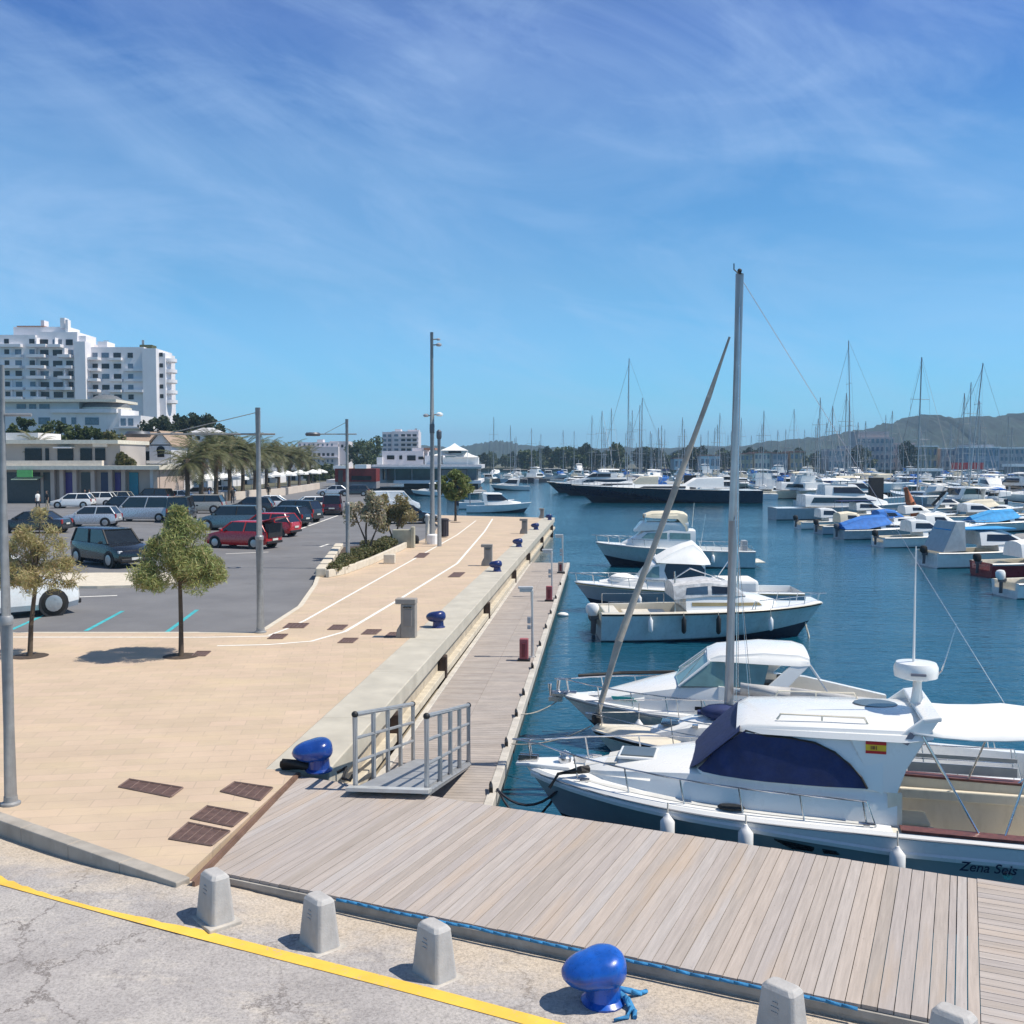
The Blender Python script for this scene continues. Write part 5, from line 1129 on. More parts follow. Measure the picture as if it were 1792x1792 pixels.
# planter with low wall, stone blocks, hedge, oleander
tri = [V((-7.35, 39.9, 0)), V((-8.75, 52.6, 0)), V((-5.5, 57.3, 0)), V((-5.75, 52.5, 0)), V((-6.35, 45, 0)), V((-6.9, 41, 0))]
tp = empty('planter', (-7, 47, 0), 0, 'low pale stone planter of the oleander between road and promenade', 'planter')
off = V((-7, 47, 0)); b = MB()
for a, bq in ((tri[0], tri[5]), (tri[5], tri[4]), (tri[4], tri[3]), (tri[3], tri[2])):
    d = (bq-a).normalized(); nn = V((d.y, -d.x, 0))*.16; b.slab([a-off, bq-off, bq-off+nn, a-off+nn], (0, 0, .3))
b.build('low_wall', M('planter_stone', (.60, .54, .44), .85, var=.12, bmp=.3), tp, bevel=.02)
b = MB(); b.prism([(q.x+7, q.y-47) for q in tri], 0, .12); b.build('soil', M('soil'), tp)
for k in range(6):
    q = tri[0].lerp(tri[1], (k+.5)/6); b = MB(); b.box((0, 0, .17), (.42, 1.55, .34), R(6)); o = b.build('stone_block', M('kerb_stone'), bevel=.04); o.location = q+V((-.2, 0, 0))
    tag(o, ['pale stone block at the near tip of the planter', 'second pale stone block from the planter tip', 'third pale stone block along the planter edge', 'fourth pale stone block along the planter edge', 'fifth pale stone block along the planter edge', 'farthest pale stone block of the planter edge'][k], 'stone block', 'stone blocks along the planter')
cs = []
for k in range(70):
    f_ = random.random(); a = tri[5].lerp(tri[2], f_); bq = tri[0].lerp(tri[1], f_); q = a.lerp(bq, random.uniform(.08, .6)); cs.append((q.x, q.y, .24+random.random()*.22, .3, .75))
hd = empty('hedge', (0, 0, 0), 0, 'low clipped hedge inside the stone planter', 'hedge'); leaves('foliage', clumps(cs, 330), .055, hedge_l, hd, 2.0)
def shrub(p, label, mt, stems, cs, per, size, name='oleander', cat='shrub'):
    t = empty(name, p, 0, label, cat); b = MB()
    for s in stems: b.tube(s, [.06, .05, .04, .03][:len(s)], 6)
    b.build('stem', bark, t, smooth=50); leaves('foliage', clumps(cs, per), size, mt, t, 2.6); return t
p = G(640, 975, 0)
cs = [(random.uniform(-.9, .75), random.uniform(-.6, .6), random.uniform(1.75, 3.0), random.uniform(.2, .4), 1) for k in range(15)]
shrub(p, 'pale flowering oleander with thin crossed stems in the planter', olea, [[(0, 0, 0), (.0, 0, .8), (-.5, 0, 2), (-.8, 0, 2.6)], [(.1, 0, 0), (.3, 0, .8), (.75, 0, 1.9), (.5, 0, 2.5)], [(.05, 0, 0), (0, .1, 1.2), (.1, 0, 2.4)]], cs, 150, .085)
cs = [(random.uniform(-1.2, 1.2), random.uniform(-.9, .9), random.uniform(.9, 2.6), random.uniform(.3, .5), 1) for k in range(20)]
leaves_m = leafmat('oleander_yellowing', [(.32, .26, .12), (.40, .30, .15), (.22, .21, .10), (.27, .25, .12), (.44, .36, .22)])
shrub(G(690, 948, 0), 'yellowing oleander bush behind the planter in front of the white van', leaves_m, [[(0, 0, 0), (-.4, 0, 1.0), (-.8, 0, 2)], [(0, 0, 0), (.3, 0, 1.2), (.6, 0, 2)]], cs, 230, .085)
b = MB(); b.bb(-.55, .55, -.3, .3, 0, .95); b.bb(.42, .6, -.34, .34, 0, 1.1); o = b.build('utility_cabinet', M('cabinet_tan', (.36, .34, .26), .7, var=.15), bevel=.02); o.location = G(706, 958, 0); tag(o, 'tan utility cabinet at the far end of the hedge', 'cabinet')
b = MB(); b.lathe([(.16, 0), (.18, .2), (.14, .4), (.05, .46)], n=12); o = b.build('dark_bollard', black, smooth=40); o.location = G(728, 951, 0); tag(o, 'short dark post beside the utility cabinet', 'bollard')
b = MB(); b.bb(-.25, .25, -.2, .2, 0, .42); o = b.build('stone_cube', M('planter_stone'), bevel=.03); o.location = G(682, 986, 0); tag(o, 'beige stone cube leaning on the planter wall', 'stone block')
# palms
def palm(p, h, r, label, n=46, dead=True):
    t = empty('palm_tree', p, 0, label, 'palm tree', 'palms along the car park')
    b = MB(); b.tube([(0, 0, -.2), (.05, 0, h*.5), (.0, 0, h)], [.3, .24, .27], 9); b.ball((0, 0, h-.1), .5, 10, 7, (1, 1, 1.2)); b.build('trunk', palmbark, t, smooth=60)
    for nm, cnt, mt, lo, hi in (('crown', n, palml, -.55, 1.3), ('dead_skirt', 12 if dead else 0, palmd, -1.25, -.7)):
        if not cnt: continue
        q = MB()
        for k in range(cnt):
            a = random.random()*2*math.pi; el = random.uniform(lo, hi); LL = r*random.uniform(.85, 1.15)*(1 if nm == 'crown' else .6); pts = []
            for j in range(7):
                s = j/6; ee = el-1.25*s*s; pts.append((s*LL*math.cos(el-.5*s)*.95, ee))
            x = 0; z = h+.1; prev = (0, z); path = []
            for j in range(7):
                path.append((prev[0], prev[1])); ang = el-1.25*(j/6)**1.4; prev = (prev[0]+LL/6*math.cos(ang), prev[1]+LL/6*math.sin(ang))
            ca, sa = math.cos(a), math.sin(a)
            for j in range(6):
                (x0, z0), (x1, z1) = path[j], path[j+1]
                for m_ in range(3):
                    f_ = (m_+.5)/3; xm, zm = lerp(x0, x1, f_), lerp(z0, z1, f_); wl = r*.17*(1-.75*((j+f_)/6-.25)**2*1.3)
                    for sg in (1, -1):
                        dx = (x1-x0)*.45; dz = (z1-z0)*.45
                        P_ = lambda xx, yy, zz: (xx*ca-yy*sa, xx*sa+yy*ca, zz)
                        q.add([P_(xm, 0, zm), P_(xm+dx*.5, 0, zm+dz*.5), P_(xm+dx*1.8, sg*wl, zm+dz-wl*.45)], [(0, 1, 2)])
        q.build(nm, mt, t, fixn=False)
    return t
random.seed(8)
pr = [(328, 884, 100, 4.2, 2.5), (352, 884, 104, 4.8, 2.9), (378, 882, 112, 5.2, 3.0), (402, 879, 120, 5.0, 3.0), (425, 877, 128, 5.6, 3.1), (446, 875, 138, 5.4, 3.0), (466, 873, 148, 5.4, 3.0), (488, 869, 160, 5.2, 3.0), (506, 866, 172, 5.0, 3.2), (524, 864, 185, 5.0, 3.2), (540, 862, 200, 4.8, 3.2)]
ordn = ['first', 'second', 'third', 'fourth', 'fifth', 'sixth', 'seventh', 'eighth', 'ninth', 'tenth', 'eleventh']
for k, (u, v, Y, hh, rr) in enumerate(pr):
    q = P(u, v, Y); palm(V((q.x, Y, -.13)), hh+.3, rr*1.2, ordn[k]+' palm from the left in the row behind the car park')
palm(V((P(62, 800, 118).x, 118, 2.4)), 3.9, 2.6, 'palm with brown hanging fronds behind the flat roofed shops', 30)
# trees made of leaf clumps at middle distance
def crown_tree(p, rx, rz_, hc, mt, label, nc=40, per=45, size=.5, trunk=None, name='tree', group=None, cat='tree', ry=None, flat=1.0):
    t = empty(name, p, 0, label, cat, group); ry = ry or rx; cs = []
    for k in range(nc):
        a = random.random()*2*math.pi; q = math.sqrt(random.random()); z = random.uniform(-1, 1); s = math.sqrt(max(.05, 1-z*z*.8))
        cs.append((rx*q*s*math.cos(a), ry*q*s*math.sin(a), hc+z*rz_, min(rx, rz_)*random.uniform(.25, .45), flat))
    b = MB(); b.tube([(0, 0, -.5), (.1*rx, 0, hc*.6), (0, 0, hc)], [rx*.09, rx*.07, rx*.04], 7)
    for k in range(5): b.tube([(0, 0, hc*.55), V(cs[k][:3])], [rx*.04, rx*.015], 5)
    b.build('trunk', bark, t); leaves('crown', clumps(cs, per), size, mt, t, 1.4); return t
def at_px(u, v, Y): return P(u, v, Y)
random.seed(3)
for u, v, Y, rpx, hpx, lab, mt in ((282, 752, 205, 34, 26, 'dark round pine at the foot of the white apartment block', pine), (325, 750, 210, 32, 30, 'tallest dark pine right of the white apartment block', pine), (362, 752, 212, 36, 30, 'broad dark pine in the middle of the hillside group', pine), (392, 775, 190, 24, 18, 'small dark pine at the right end of the hillside group', pine), (385, 790, 170, 28, 24, 'dull green tree below the hillside pines', hedge_l), (304, 775, 190, 22, 22, 'dark pine between tiled house and domed villa', pine)):
    c = P(u, v, Y); k = Y/FPX; gz = max(0, c.z-hpx*k*1.3); crown_tree(V((c.x, Y, gz)), rpx*k, hpx*k*.75, c.z-gz, mt, lab, 46, 60, .42, name='pine_tree' if mt == pine else 'tree', group='trees on the hillside')
for k, (u, v, Y, rpx, hpx) in enumerate(((95, 762, 135, 34, 20), (130, 765, 137, 34, 18), (165, 768, 139, 30, 16), (40, 752, 136, 26, 16), (198, 780, 128, 22, 22), (214, 806, 116, 9, 12), (229, 812, 116, 7, 8))):
    c = P(u, v, Y); q = Y/FPX; gz = 3.2 if Y > 120 else 0; crown_tree(V((c.x, Y, gz)), rpx*q, hpx*q, c.z-gz, bushg if k < 4 else hedge_l, ['broad green shrub left of the centre above the shops', 'broad green shrub in the centre above the shops', 'green shrub above the right end of the shops', 'green shrub beside the palm above the shops', 'olive green tree before the tiled house', 'olive tree on the terrace left of the arch', 'lower olive tree on the terrace beside the arch'][k], 34, 55, .3, name='shrub', group='greenery above the shops', cat='shrub')
for k, (u, v, Y, rpx, hpx) in enumerate(((575, 832, 240, 24, 14), (640, 800, 300, 22, 26), (655, 795, 310, 18, 26), (600, 838, 230, 16, 12), (545, 838, 215, 16, 10), (622, 790, 330, 20, 16))):
    c = P(u, v, Y); q = Y/FPX; crown_tree(V((c.x, Y, 0)), rpx*q, hpx*q, max(1.5, c.z), farleaf, ['green bush left of the red kiosk', 'green tree behind the red kiosk', 'green tree left of the white waterfront building', 'low green bush beside the ring lamp post', 'low green bush at the end of the palm row', 'far green tree behind the ring lamp post'][k], 36, 45, .5, name='tree', group='trees at the bay shore')
# ---------------------------------------------------------------- land beyond, buildings
tm = M('dry_ground', (.10, .095, .055), .95, var=.25, scale=.05, bmp=.2)
# hillside on the left
vs = []; NX, NY = 24, 20
for i in range(NX+1):
    for j in range(NY+1):
        x = -420+i*(420-42)/NX; y = 124+j*(420-124)/NY
        z = -.1+14*max(0, min(1, (y-124)/170))**1.1*max(0, min(1, (-78-x)/38)); vs.append((x, y, z))
b = MB(); b.add(vs, [(i*(NY+1)+j, (i+1)*(NY+1)+j, (i+1)*(NY+1)+j+1, i*(NY+1)+j+1) for i in range(NX) for j in range(NY)]); tag(b.build('hillside', tm, smooth=60), kind='structure')
b = MB(); b.prism([(-420, 319), (-30, 319), (-30, 330), (-20, 600), (-420, 600)], -4, -.12); tag(b.build('town_ground', tm), kind='structure')
b = MB(); b.prism([(-420, 590), (-24, 590), (60, 560), (430, 500), (900, 420), (2600, 380), (2600, 1400), (-420, 1400)], -4, .2); tag(b.build('far_shore', tm), kind='structure')
# hills
hm = M('hill_scrub', (.016, .030, .022), .95, var=.7, scale=.03, bmp=.6, bscale=.05)
def hill(prof, Y, name, depth=500):
    vs = []; n = len(prof); rows = 9; rnd = random.Random(4)
    fine = []
    for k in range((n-1)*10+1):
        s = k/10; i = min(int(s), n-2); f_ = s-i; f2 = f_*f_*(3-2*f_); fine.append((lerp(prof[i][0], prof[i+1][0], f_), lerp(prof[i][1], prof[i+1][1], f2)))
    for r in range(rows):
        t_ = r/(rows-1)
        for u, v in fine:
            c = P(u, v, Y); zt = c.z+rnd.uniform(-1, 1)*Y*.0009; q = math.sin(math.pi/2*min(1, t_*1.6)) if t_ < .62 else 1-.5*(t_-.62)/.38
            vs.append((c.x*(1+(t_-.62)*.25), Y+(t_-.62)*depth, -2+(zt+2)*q+rnd.uniform(-1, 1)*Y*.0012*(0 if r == 0 else 1)))
    N = len(fine); b = MB(); b.add(vs, [(r*N+i, r*N+i+1, (r+1)*N+i+1, (r+1)*N+i) for r in range(rows-1) for i in range(N-1)]); o = b.build(name, hm, smooth=50); tag(o, kind='structure'); return o
hill([(-300, 790), (300, 785), (560, 784), (700, 782), (760, 781), (800, 783), (838, 777), (866, 771), (890, 773), (920, 781), (1000, 785), (1150, 784), (1300, 780), (1420, 772), (1480, 765), (1540, 752), (1700, 740)], 1900, 'hills', 800)
hill([(1180, 789), (1290, 782), (1350, 772), (1440, 764), (1500, 754), (1550, 742), (1590, 730), (1615, 727), (1650, 733), (1700, 729), (1740, 731), (1770, 724), (1800, 722), (1900, 716), (2050, 725), (2300, 760)], 1500, 'hills', 700)

def part_box(t, nm, mt, x0, x1, y0, y1, z0, z1, bevel=0): b = MB(); b.bb(x0, x1, y0, y1, z0, z1); return b.build(nm, mt, t, bevel=bevel)
win_m = M('window_dark', (.014, .015, .02), .25, var=.4, spec=.3); win_b = M('window_blue', (.09, .13, .19), .12, var=.3)
# --- white apartment block on the hill
Y = 303; k = Y/FPX; x00 = P(0, 700, Y).x; z00 = P(0, 806, Y).z
def bx(u): return (u)*k
def bz(v): return (806-v)*k
o = V((x00, Y, z00-8)); t = empty('apartment_block', o, 0, 'large white apartment block with many balconies on the hill', 'building')
wl = M('apartment_white', (.74, .72, .74), .85, var=.05, scale=.2, dirt=(.6, .57, .58))
def ab(nm, mt, u0, u1, v0, v1, d0, d1, **kw): return part_box(t, nm, mt, bx(u0), bx(u1), d0, d1, bz(v1)+8, bz(v0)+8, **kw)
ab('left_wing', wl, -180, 64, 588, 850, 0, 14); ab('wall', wl, 64, 134, 582, 850, 1.2, 15); ab('stair_tower', wl, 134, 153, 600, 850, -1.2, 14)
ab('right_wing', wl, 153, 246, 607, 850, 3, 17); ab('end_wing', wl, 246, 270, 610, 850, 1.5, 16); ab('end_tower', wl, 268.5, 281, 617, 850, 4, 13)
ab('penthouse', wl, 15, 112, 571, 588, 4, 12); ab('chimney', wl, 100, 108, 556, 574, 3, 6); ab('chimney', wl, 111.5, 116, 560, 600, 2, 4); ab('roof_cabin', wl, 125, 147, 588, 601, 2, 9); ab('roof_cabin', wl, 160, 177, 596, 608, 5, 11); ab('roof_slab', M('terracotta', (.30, .15, .10), .9), 22, 70, 569.5, 571, 3.5, 12); ab('roof_cabin', wl, 58, 64, 558, 572, 6, 9)
ab('roof_garden', hedge_l, 232, 254, 601, 608, 6, 10); ab('antenna', M('device_grey'), 166, 176, 593, 594, 7, 7.2); ab('antenna', M('device_grey'), 234, 238, 592, 610, 7, 7.2)
rows_ = [600, 618, 637, 655, 674, 691]
rnd = random.Random(9)
for r, v in enumerate(rows_):
    for u, wd, base in ((14, 6, 0), (34, 9, 0), (58, 7, 0), (76, 12, 1.2), (99, 14, 1.2), (120, 10, 1.2)):
        if u in (14, 34) and r == 0 and u == 34: continue
        ab('window', win_m if rnd.random() < .75 else win_b, u-wd/2-1, u+wd/2+1, v-5, v+(5 if wd > 8 else 3), base-.12, base+.1)
    for u, wd in ((160, 9), (178, 13), (199, 13), (222, 9)):
        if v < 610: continue
        ab('window', win_m if rnd.random() < .8 else win_b, u-wd/2, u+wd/2, v-4+3, v+4.5+3, 2.88, 3.1)
    if v > 610: ab('window', win_m, 271, 277, v-2, v+5, 3.88, 4.1)
    for u0, u1, d0, d1 in ((4, 42, -.8, 0), (52, 84, -1.0, 1.2), (90, 110, -.9, 1.2), (106, 128, -1.3, 1.2)):
        if (u0 == 90 and r % 2) or rnd.random() < .12: continue
        ab('balcony', wl, u0-rnd.choice((0, 0, 3)), u1+rnd.choice((0, 0, 2)), v+4.5, v+9.5, d0-rnd.choice((.3, .7, 1.2)), d1)
        if rnd.random() < .5: ab('balcony_divider', wl, (u0+u1)/2-.7, (u0+u1)/2+.7, v-7, v+9, d0, d1)
    for u0, u1, d0 in ((154, 171, .3), (186, 208, 2.0), (213, 246, 2.0)):
        if v < 610 or rnd.random() < .2: continue
        ab('balcony', wl, u0, u1, v+8, v+12.5, d0-rnd.choice((.2, .8)), 3)
    if v > 600:
        b = MB(); b.lathe([(2.2, 0), (2.4, .15), (2.4, 1.1), (2.25, 1.1)], (bx(281.5), 7, bz(v+14)+8), 14); b.build('balcony', wl, t, smooth=40)
ab('wall', M('villa_shade', (.62, .60, .62), .85), 153, 246, 745, 760, 2.2, 3)
# --- white villa with dome below the block
Y = 205; k = Y/FPX; o = P(0, 760, Y); t = empty('domed_villa', o, 0, 'white terraced villa with a grey dome below the apartment block', 'building')
def vb(nm, mt, u0, u1, v0, v1, d0, d1, **kw): return part_box(t, nm, mt, u0*k, u1*k, d0, d1, (760-v1)*k, (760-v0)*k, **kw)
vb('wall', wallw, -80, 205, 715, 800, 2, 12); vb('wall', wallw, 205, 243, 727, 800, 1, 10); vb('upper_floor', wallw, -80, 128, 703, 715, 3, 12); vb('roof_slab', M('slab_cream', (.66, .62, .52), .8), -85, 200, 698.5, 703, 1, 13)
b = MB(); b.lathe([(4.6, 0), (4.5, .6), (3.6, 1.7), (2.0, 2.6), (.3, 2.9)], (163*k, 7, (760-714)*k+.2), 18); b.build('dome', M('dome_slate', (.13, .14, .15), .6, var=.2), t, smooth=30)
b = MB(); b.lathe([(4.9, 0), (4.9, .4)], (163*k, 7, (760-714)*k-.1), 18); b.build('dome_rim', M('slab_cream'), t)
vb('parapet', wallw, 84, 200, 715.2, 722, 1.2, 2)
for u0, u1, v0, v1 in ((18, 34, 706, 715), (40, 52, 706, 715), (58, 76, 706, 715)): vb('window', win_b, u0, u1, v0, v1, 2.88, 3.05)
for u0, u1, v0, v1 in ((100, 108, 730, 742), (142, 166, 730, 743), (118, 126, 730, 742), (60, 80, 730, 742)): vb('window', win_b, u0, u1, v0, v1, 1.88, 2.05)
for u0, u1 in ((208, 217), (221, 230)): vb('window', win_b, u0, u1, 732, 745, .88, 1.05)
vb('balcony', wallw, 198, 246, 747, 750, -1, 1)
# --- flat roofed shops with purple doors
Y = 112; k = Y/FPX; o = P(0, 880, Y); o.z = -.13; t = empty('shop_row', o, 0, 'two storey flat roofed shop building with purple and blue doors', 'building')
zb_ = P(0, 880, Y).z+.13
def sb_(nm, mt, u0, u1, v0, v1, d0, d1, **kw): return part_box(t, nm, mt, u0*k, u1*k, d0, d1, max(0, (880-v1)*k+zb_), (880-v0)*k+zb_, **kw)
pinkw = M('pink_render', (.50, .40, .34), .85, var=.08, scale=.5); greyw = M('grey_beige_render', (.40, .37, .35), .85, var=.08, scale=.4)
sb_('upper_wall', greyw, -60, 188, 776, 815, 4, 12); sb_('roof_slab', M('slab_cream'), -62, 190, 769, 776, 3, 13); sb_('roof_band', wallw, 140, 166, 775, 781, 3.7, 4); sb_('terrace_parapet', M('pale_band', (.62, .56, .49), .8), -60, 172, 806, 817, 1.2, 1.8)
sb_('canopy_slab', M('slab_cream'), -62, 280, 815, 822, 0, 10); sb_('lower_wall', pinkw, -60, 272, 822, 890, 1.6, 10)
for u in (-40, 86, 102, 125, 157, 188, 211, 268): sb_('column', pinkw, u-3.5, u+3.5, 822, 890, .9, 1.45)
sb_('column', wallw, 256, 262, 822, 890, 1.3, 1.6)
for u0, u1, mt in ((103, 118, M('purple_door', (.06, .03, .19), .4)), (133, 153, M('shop_dark', (.05, .05, .055), .3)), (168, 181, M('navy_door', (.025, .035, .09), .4)), (193, 203, M('purple_door')), (218, 234, M('turquoise_door', (.01, .20, .28), .4)), (66, 84, M('shop_dark')), (-10, 60, M('shop_dark'))): sb_('shop_door', mt, u0, u1, 827, 890, 1.48, 1.62)
for u0, u1 in ((16, 46), (53, 59), (75, 103), (116, 137), (143, 161)): sb_('window', win_m, u0, u1, 784, 806 if u0 != 53 else 812, 3.86, 4.05)
sb_('awning', wallw, 74, 106, 781.5, 784, 2.9, 4)
b = MB(); b.slab([(20*k, 0, 2.6), (65*k, 0, 2.6), (65*k, 3, 3.2), (20*k, 3, 3.2)], (0, 0, .08)); b.build('awning', M('pale_green_canvas', (.50, .58, .42), .8), t)
sb_('shop_sign', M('green_sign', (.14, .48, .14), .5), 33, 60, 822.5, 835, -.3, -.2)
sb_('side_roof', wallw, -60, 25, 755, 769, 6, 12); sb_('lintel', wallw, 172, 262, 858, 862, 2.6, 3.3)
# --- house with tiled roof
Y = 131; k = Y/FPX; o = P(0, 830, Y); o.z = 2.4; t = empty('tiled_roof_house', o, 0, 'white house with a brown tiled gable roof beside the palms', 'house'); zz = P(0, 830, Y).z-2.4
def hb_(nm, mt, u0, u1, v0, v1, d0, d1, **kw): return part_box(t, nm, mt, u0*k, u1*k, d0, d1, (830-v1)*k+zz-(3 if v1 >= 830 else 0), (830-v0)*k+zz, **kw)
hb_('wall', wallw, 207, 262, 778, 830, 1, 9); hb_('gable_wing', wallw, 262, 300, 778, 830, 0, 9)
b = MB(); zr = (830-756)*k+zz; ze = (830-780)*k+zz
b.slab([(200*k, .4, ze), (284*k, .4, ze), (284*k, 5, zr), (200*k, 5, zr)], (0, 0, .14)); b.slab([(200*k, 9.6, ze), (284*k, 9.6, ze), (284*k, 5.001, zr), (200*k, 5.001, zr)], (0, 0, .14))
tl = M('roof_tiles', (.34, .25, .185), .9, var=.25, scale=5, bmp=.5); b.build('roof', tl, t)
b = MB(); b.slab([(258*k, -.5, ze-.1), (281.4*k, -.5, zr), (281.4*k, 9, zr), (258*k, 9, ze-.1)], (0, 0, .16)); b.slab([(304*k, -.5, ze-.1), (281.6*k, -.5, zr), (281.6*k, 9, zr), (304*k, 9, ze-.1)], (0, 0, .16)); b.build('gable_roof', tl, t)
b = MB(); b.slab([(262*k, 0, ze), (300*k, 0, ze), (281*k, 0, zr-.1)], (0, .3, 0)); b.build('gable', wallw, t)
b = MB(); b.lathe([(.55, 0), (.55, .04)], (282*k, 0, 0), 14); 
for i, vv in enumerate(b.v): b.v[i] = (vv[0], vv[2]-.06, vv[1]+(830-788)*k+zz)
b.build('round_window', win_m, t); hb_('window', win_m, 276, 288, 790, 800, -.05, .05)
hb_('window', win_m, 228, 234, 788, 797, .9, 1.05); hb_('arch_opening', win_m, 241, 262, 790, 815, .9, 1.05)
b = MB()
for q in range(12): a0_, a1_ = math.pi*q/12, math.pi*(q+1)/12; b.slab([(226*k+1.0*math.cos(a0_), -2.2, 1.0*math.sin(a0_)+1.0), (226*k+1.0*math.cos(a1_), -2.2, 1.0*math.sin(a1_)+1.0), (226*k+.72*math.cos(a1_), -2.2, .72*math.sin(a1_)+1.0), (226*k+.72*math.cos(a0_), -2.2, .72*math.sin(a0_)+1.0)], (0, .4, 0))
b.build('garden_arch', wallw, t); hb_('terrace_wall', wallw, 262, 300, 806, 811, -1.2, -.9); hb_('terrace_slab', M('slab_cream'), 205, 305, 812, 816, -2.5, 0)
# --- hillside villa between pines
Y = 195; k = Y/FPX; o = P(0, 800, Y); t = empty('hillside_villa', o, 0, 'small white villa with a flat pyramid roof among the pines', 'house')
def mb_(nm, mt, u0, u1, v0, v1, d0, d1): return part_box(t, nm, mt, u0*k, u1*k, d0, d1, (800-v1)*k, (800-v0)*k)
mb_('wall', wallw, 336, 374, 756, 815, 0, 7); mb_('wall', wallw, 302, 330, 768, 815, -3, 5); mb_('window', win_m, 342, 350, 763, 770, -.1, .1); mb_('window', win_m, 360, 366, 763, 770, -.1, .1)
b = MB(); b.loft([[(332*k, -.6, (800-757)*k), (378*k, -.6, (800-757)*k), (378*k, 7.6, (800-757)*k), (332*k, 7.6, (800-757)*k)], [(348*k, 2.5, (800-748)*k), (362*k, 2.5, (800-748)*k), (362*k, 4.5, (800-748)*k), (348*k, 4.5, (800-748)*k)]]); b.build('roof', M('pale_roof', (.55, .55, .57), .8), t)
# --- far hotel row
Y = 430; k = Y/FPX; o = P(0, 830, Y); o.z = 0; t = empty('hotel_row', o, 0, 'long low white hotel with a row of dark arched windows beyond the palms', 'building'); zz = P(0, 830, Y).z
def fb_(nm, mt, u0, u1, v0, v1, d0, d1): return part_box(t, nm, mt, u0*k, u1*k, d0, d1, max(0, (830-v1)*k+zz), (830-v0)*k+zz)
wf = M('hotel_white', (.64, .60, .62), .85, var=.06, scale=.1)
fb_('wall', wf, 440, 592, 782, 850, 0, 16); fb_('upper_floor', wf, 520, 590, 774, 782, 2, 16); fb_('end_block', wf, 575, 606, 772, 850, 3, 18); fb_('roof_cabin', wf, 552, 562, 769, 774, 4, 9)
for q in range(14): fb_('window', win_m, 476+q*8, 480.5+q*8, 793, 798, -.12, .1)
for q in range(12): fb_('window', win_b, 492+q*8, 495+q*8, 804, 809, -.12, .1)
for q in range(8): fb_('window', win_b, 522+q*8, 525+q*8, 776.5, 780.5, 1.88, 2.1)
for q in range(3): fb_('window', win_m, 579+q*8, 583+q*8, 778+q*0, 783, 2.88, 3.1)
fb_('balcony', wf, 470, 592, 799.5, 802, -1.2, 0)
# --- hotel tower
Y = 460; k = Y/FPX; o = P(0, 830, Y); o.z = 0; t = empty('hotel_tower', o, 0, 'white five storey hotel block behind the waterfront building', 'building'); zz = P(0, 830, Y).z
fb_('wall', wf, 668, 686, 756, 850, 2, 14); fb_('wall', wf, 686, 732, 755, 850, 0, 14); fb_('roof_cabin', wf, 690, 700, 751, 755, 3, 9); fb_('roof_cabin', wf, 712, 732, 752, 755, 3, 9); fb_('antenna', M('device_grey'), 724, 728, 749.5, 752, 5, 5.5)
for q in range(4):
    fb_('window', win_b, 669.5, 675, 760+q*8.3, 764.5+q*8.3, 1.88, 2.1); fb_('window', win_b, 678, 683.5, 760+q*8.3, 764.5+q*8.3, 1.88, 2.1)
    for u in (690, 702, 712, 722): fb_('window', win_m if u > 700 else win_b, u, u+7, 760+q*8.3, 764+q*8.3, -.12, .1)
    fb_('balcony', wf, 700, 732, 764.6+q*8.3, 766.2+q*8.3, -1.2, 0)
# --- modern waterfront building
Y = 180; k = Y/FPX; o = P(0, 858, Y); o.z = -.13; t = empty('waterfront_building', o, 0, 'modern white and glass waterfront building with projecting roof slabs', 'building'); zz = P(0, 858, Y).z+.13
def wb_(nm, mt, u0, u1, v0, v1, d0, d1, **kw): return part_box(t, nm, mt, u0*k, u1*k, d0, d1, max(-1.6, (858-v1)*k+zz), (858-v0)*k+zz, **kw)
wb_('pier_base', M('dark_concrete', (.1, .1, .1), .9), 560, 838, 857, 880, 1, 22); wb_('lower_slab', wallw, 690, 842, 840.5, 846, -1, 22); wb_('lower_floor', win_m, 705, 836, 846, 857, 2, 20)
wb_('glass_hall', M('facade_glass', (.05, .08, .09), .1, var=.4, scale=.4), 672, 836, 820, 840.5, 1.5, 20); wb_('roof_slab', M('pale_roof'), 652, 843, 813, 820, -1, 22); wb_('roof_fascia', wallw, 651, 844, 816, 817.4, -1.2, -1)
for u in (674, 690, 720, 757, 770, 800, 818, 834): wb_('mullion', M('device_grey'), u-.8, u+.8, 820, 840.5, 1.3, 1.55)
wb_('glass_panel', bglass, 818, 834, 821, 840, 1.2, 1.35); wb_('wall', M('grey_wall', (.25, .24, .25), .8), 772, 816, 822, 840, 1.1, 1.45)
wb_('upper_block', wf, 664, 738, 789, 813, 4, 16); wb_('upper_block', wf, 716, 742, 783, 789, 6, 14)
for u0, u1, v0, v1 in ((673, 686, 797, 804), (695, 700, 797, 804), (709, 724, 797, 806), (729, 738, 799, 804)): wb_('window', win_m, u0, u1, v0, v1, 3.88, 4.05)
wb_('terrace_roof', M('terracotta'), 738, 758, 783, 787, 5, 12); wb_('terrace_block', wallw, 740, 770, 797, 813, 4, 14); wb_('stair_wall', wallw, 656, 666, 800, 840, 3, 6)
wb_('side_wing', wallw, 566, 690, 840, 846, 3, 16)
b = MB(); zt = lambda v: (858-v)*k+zz
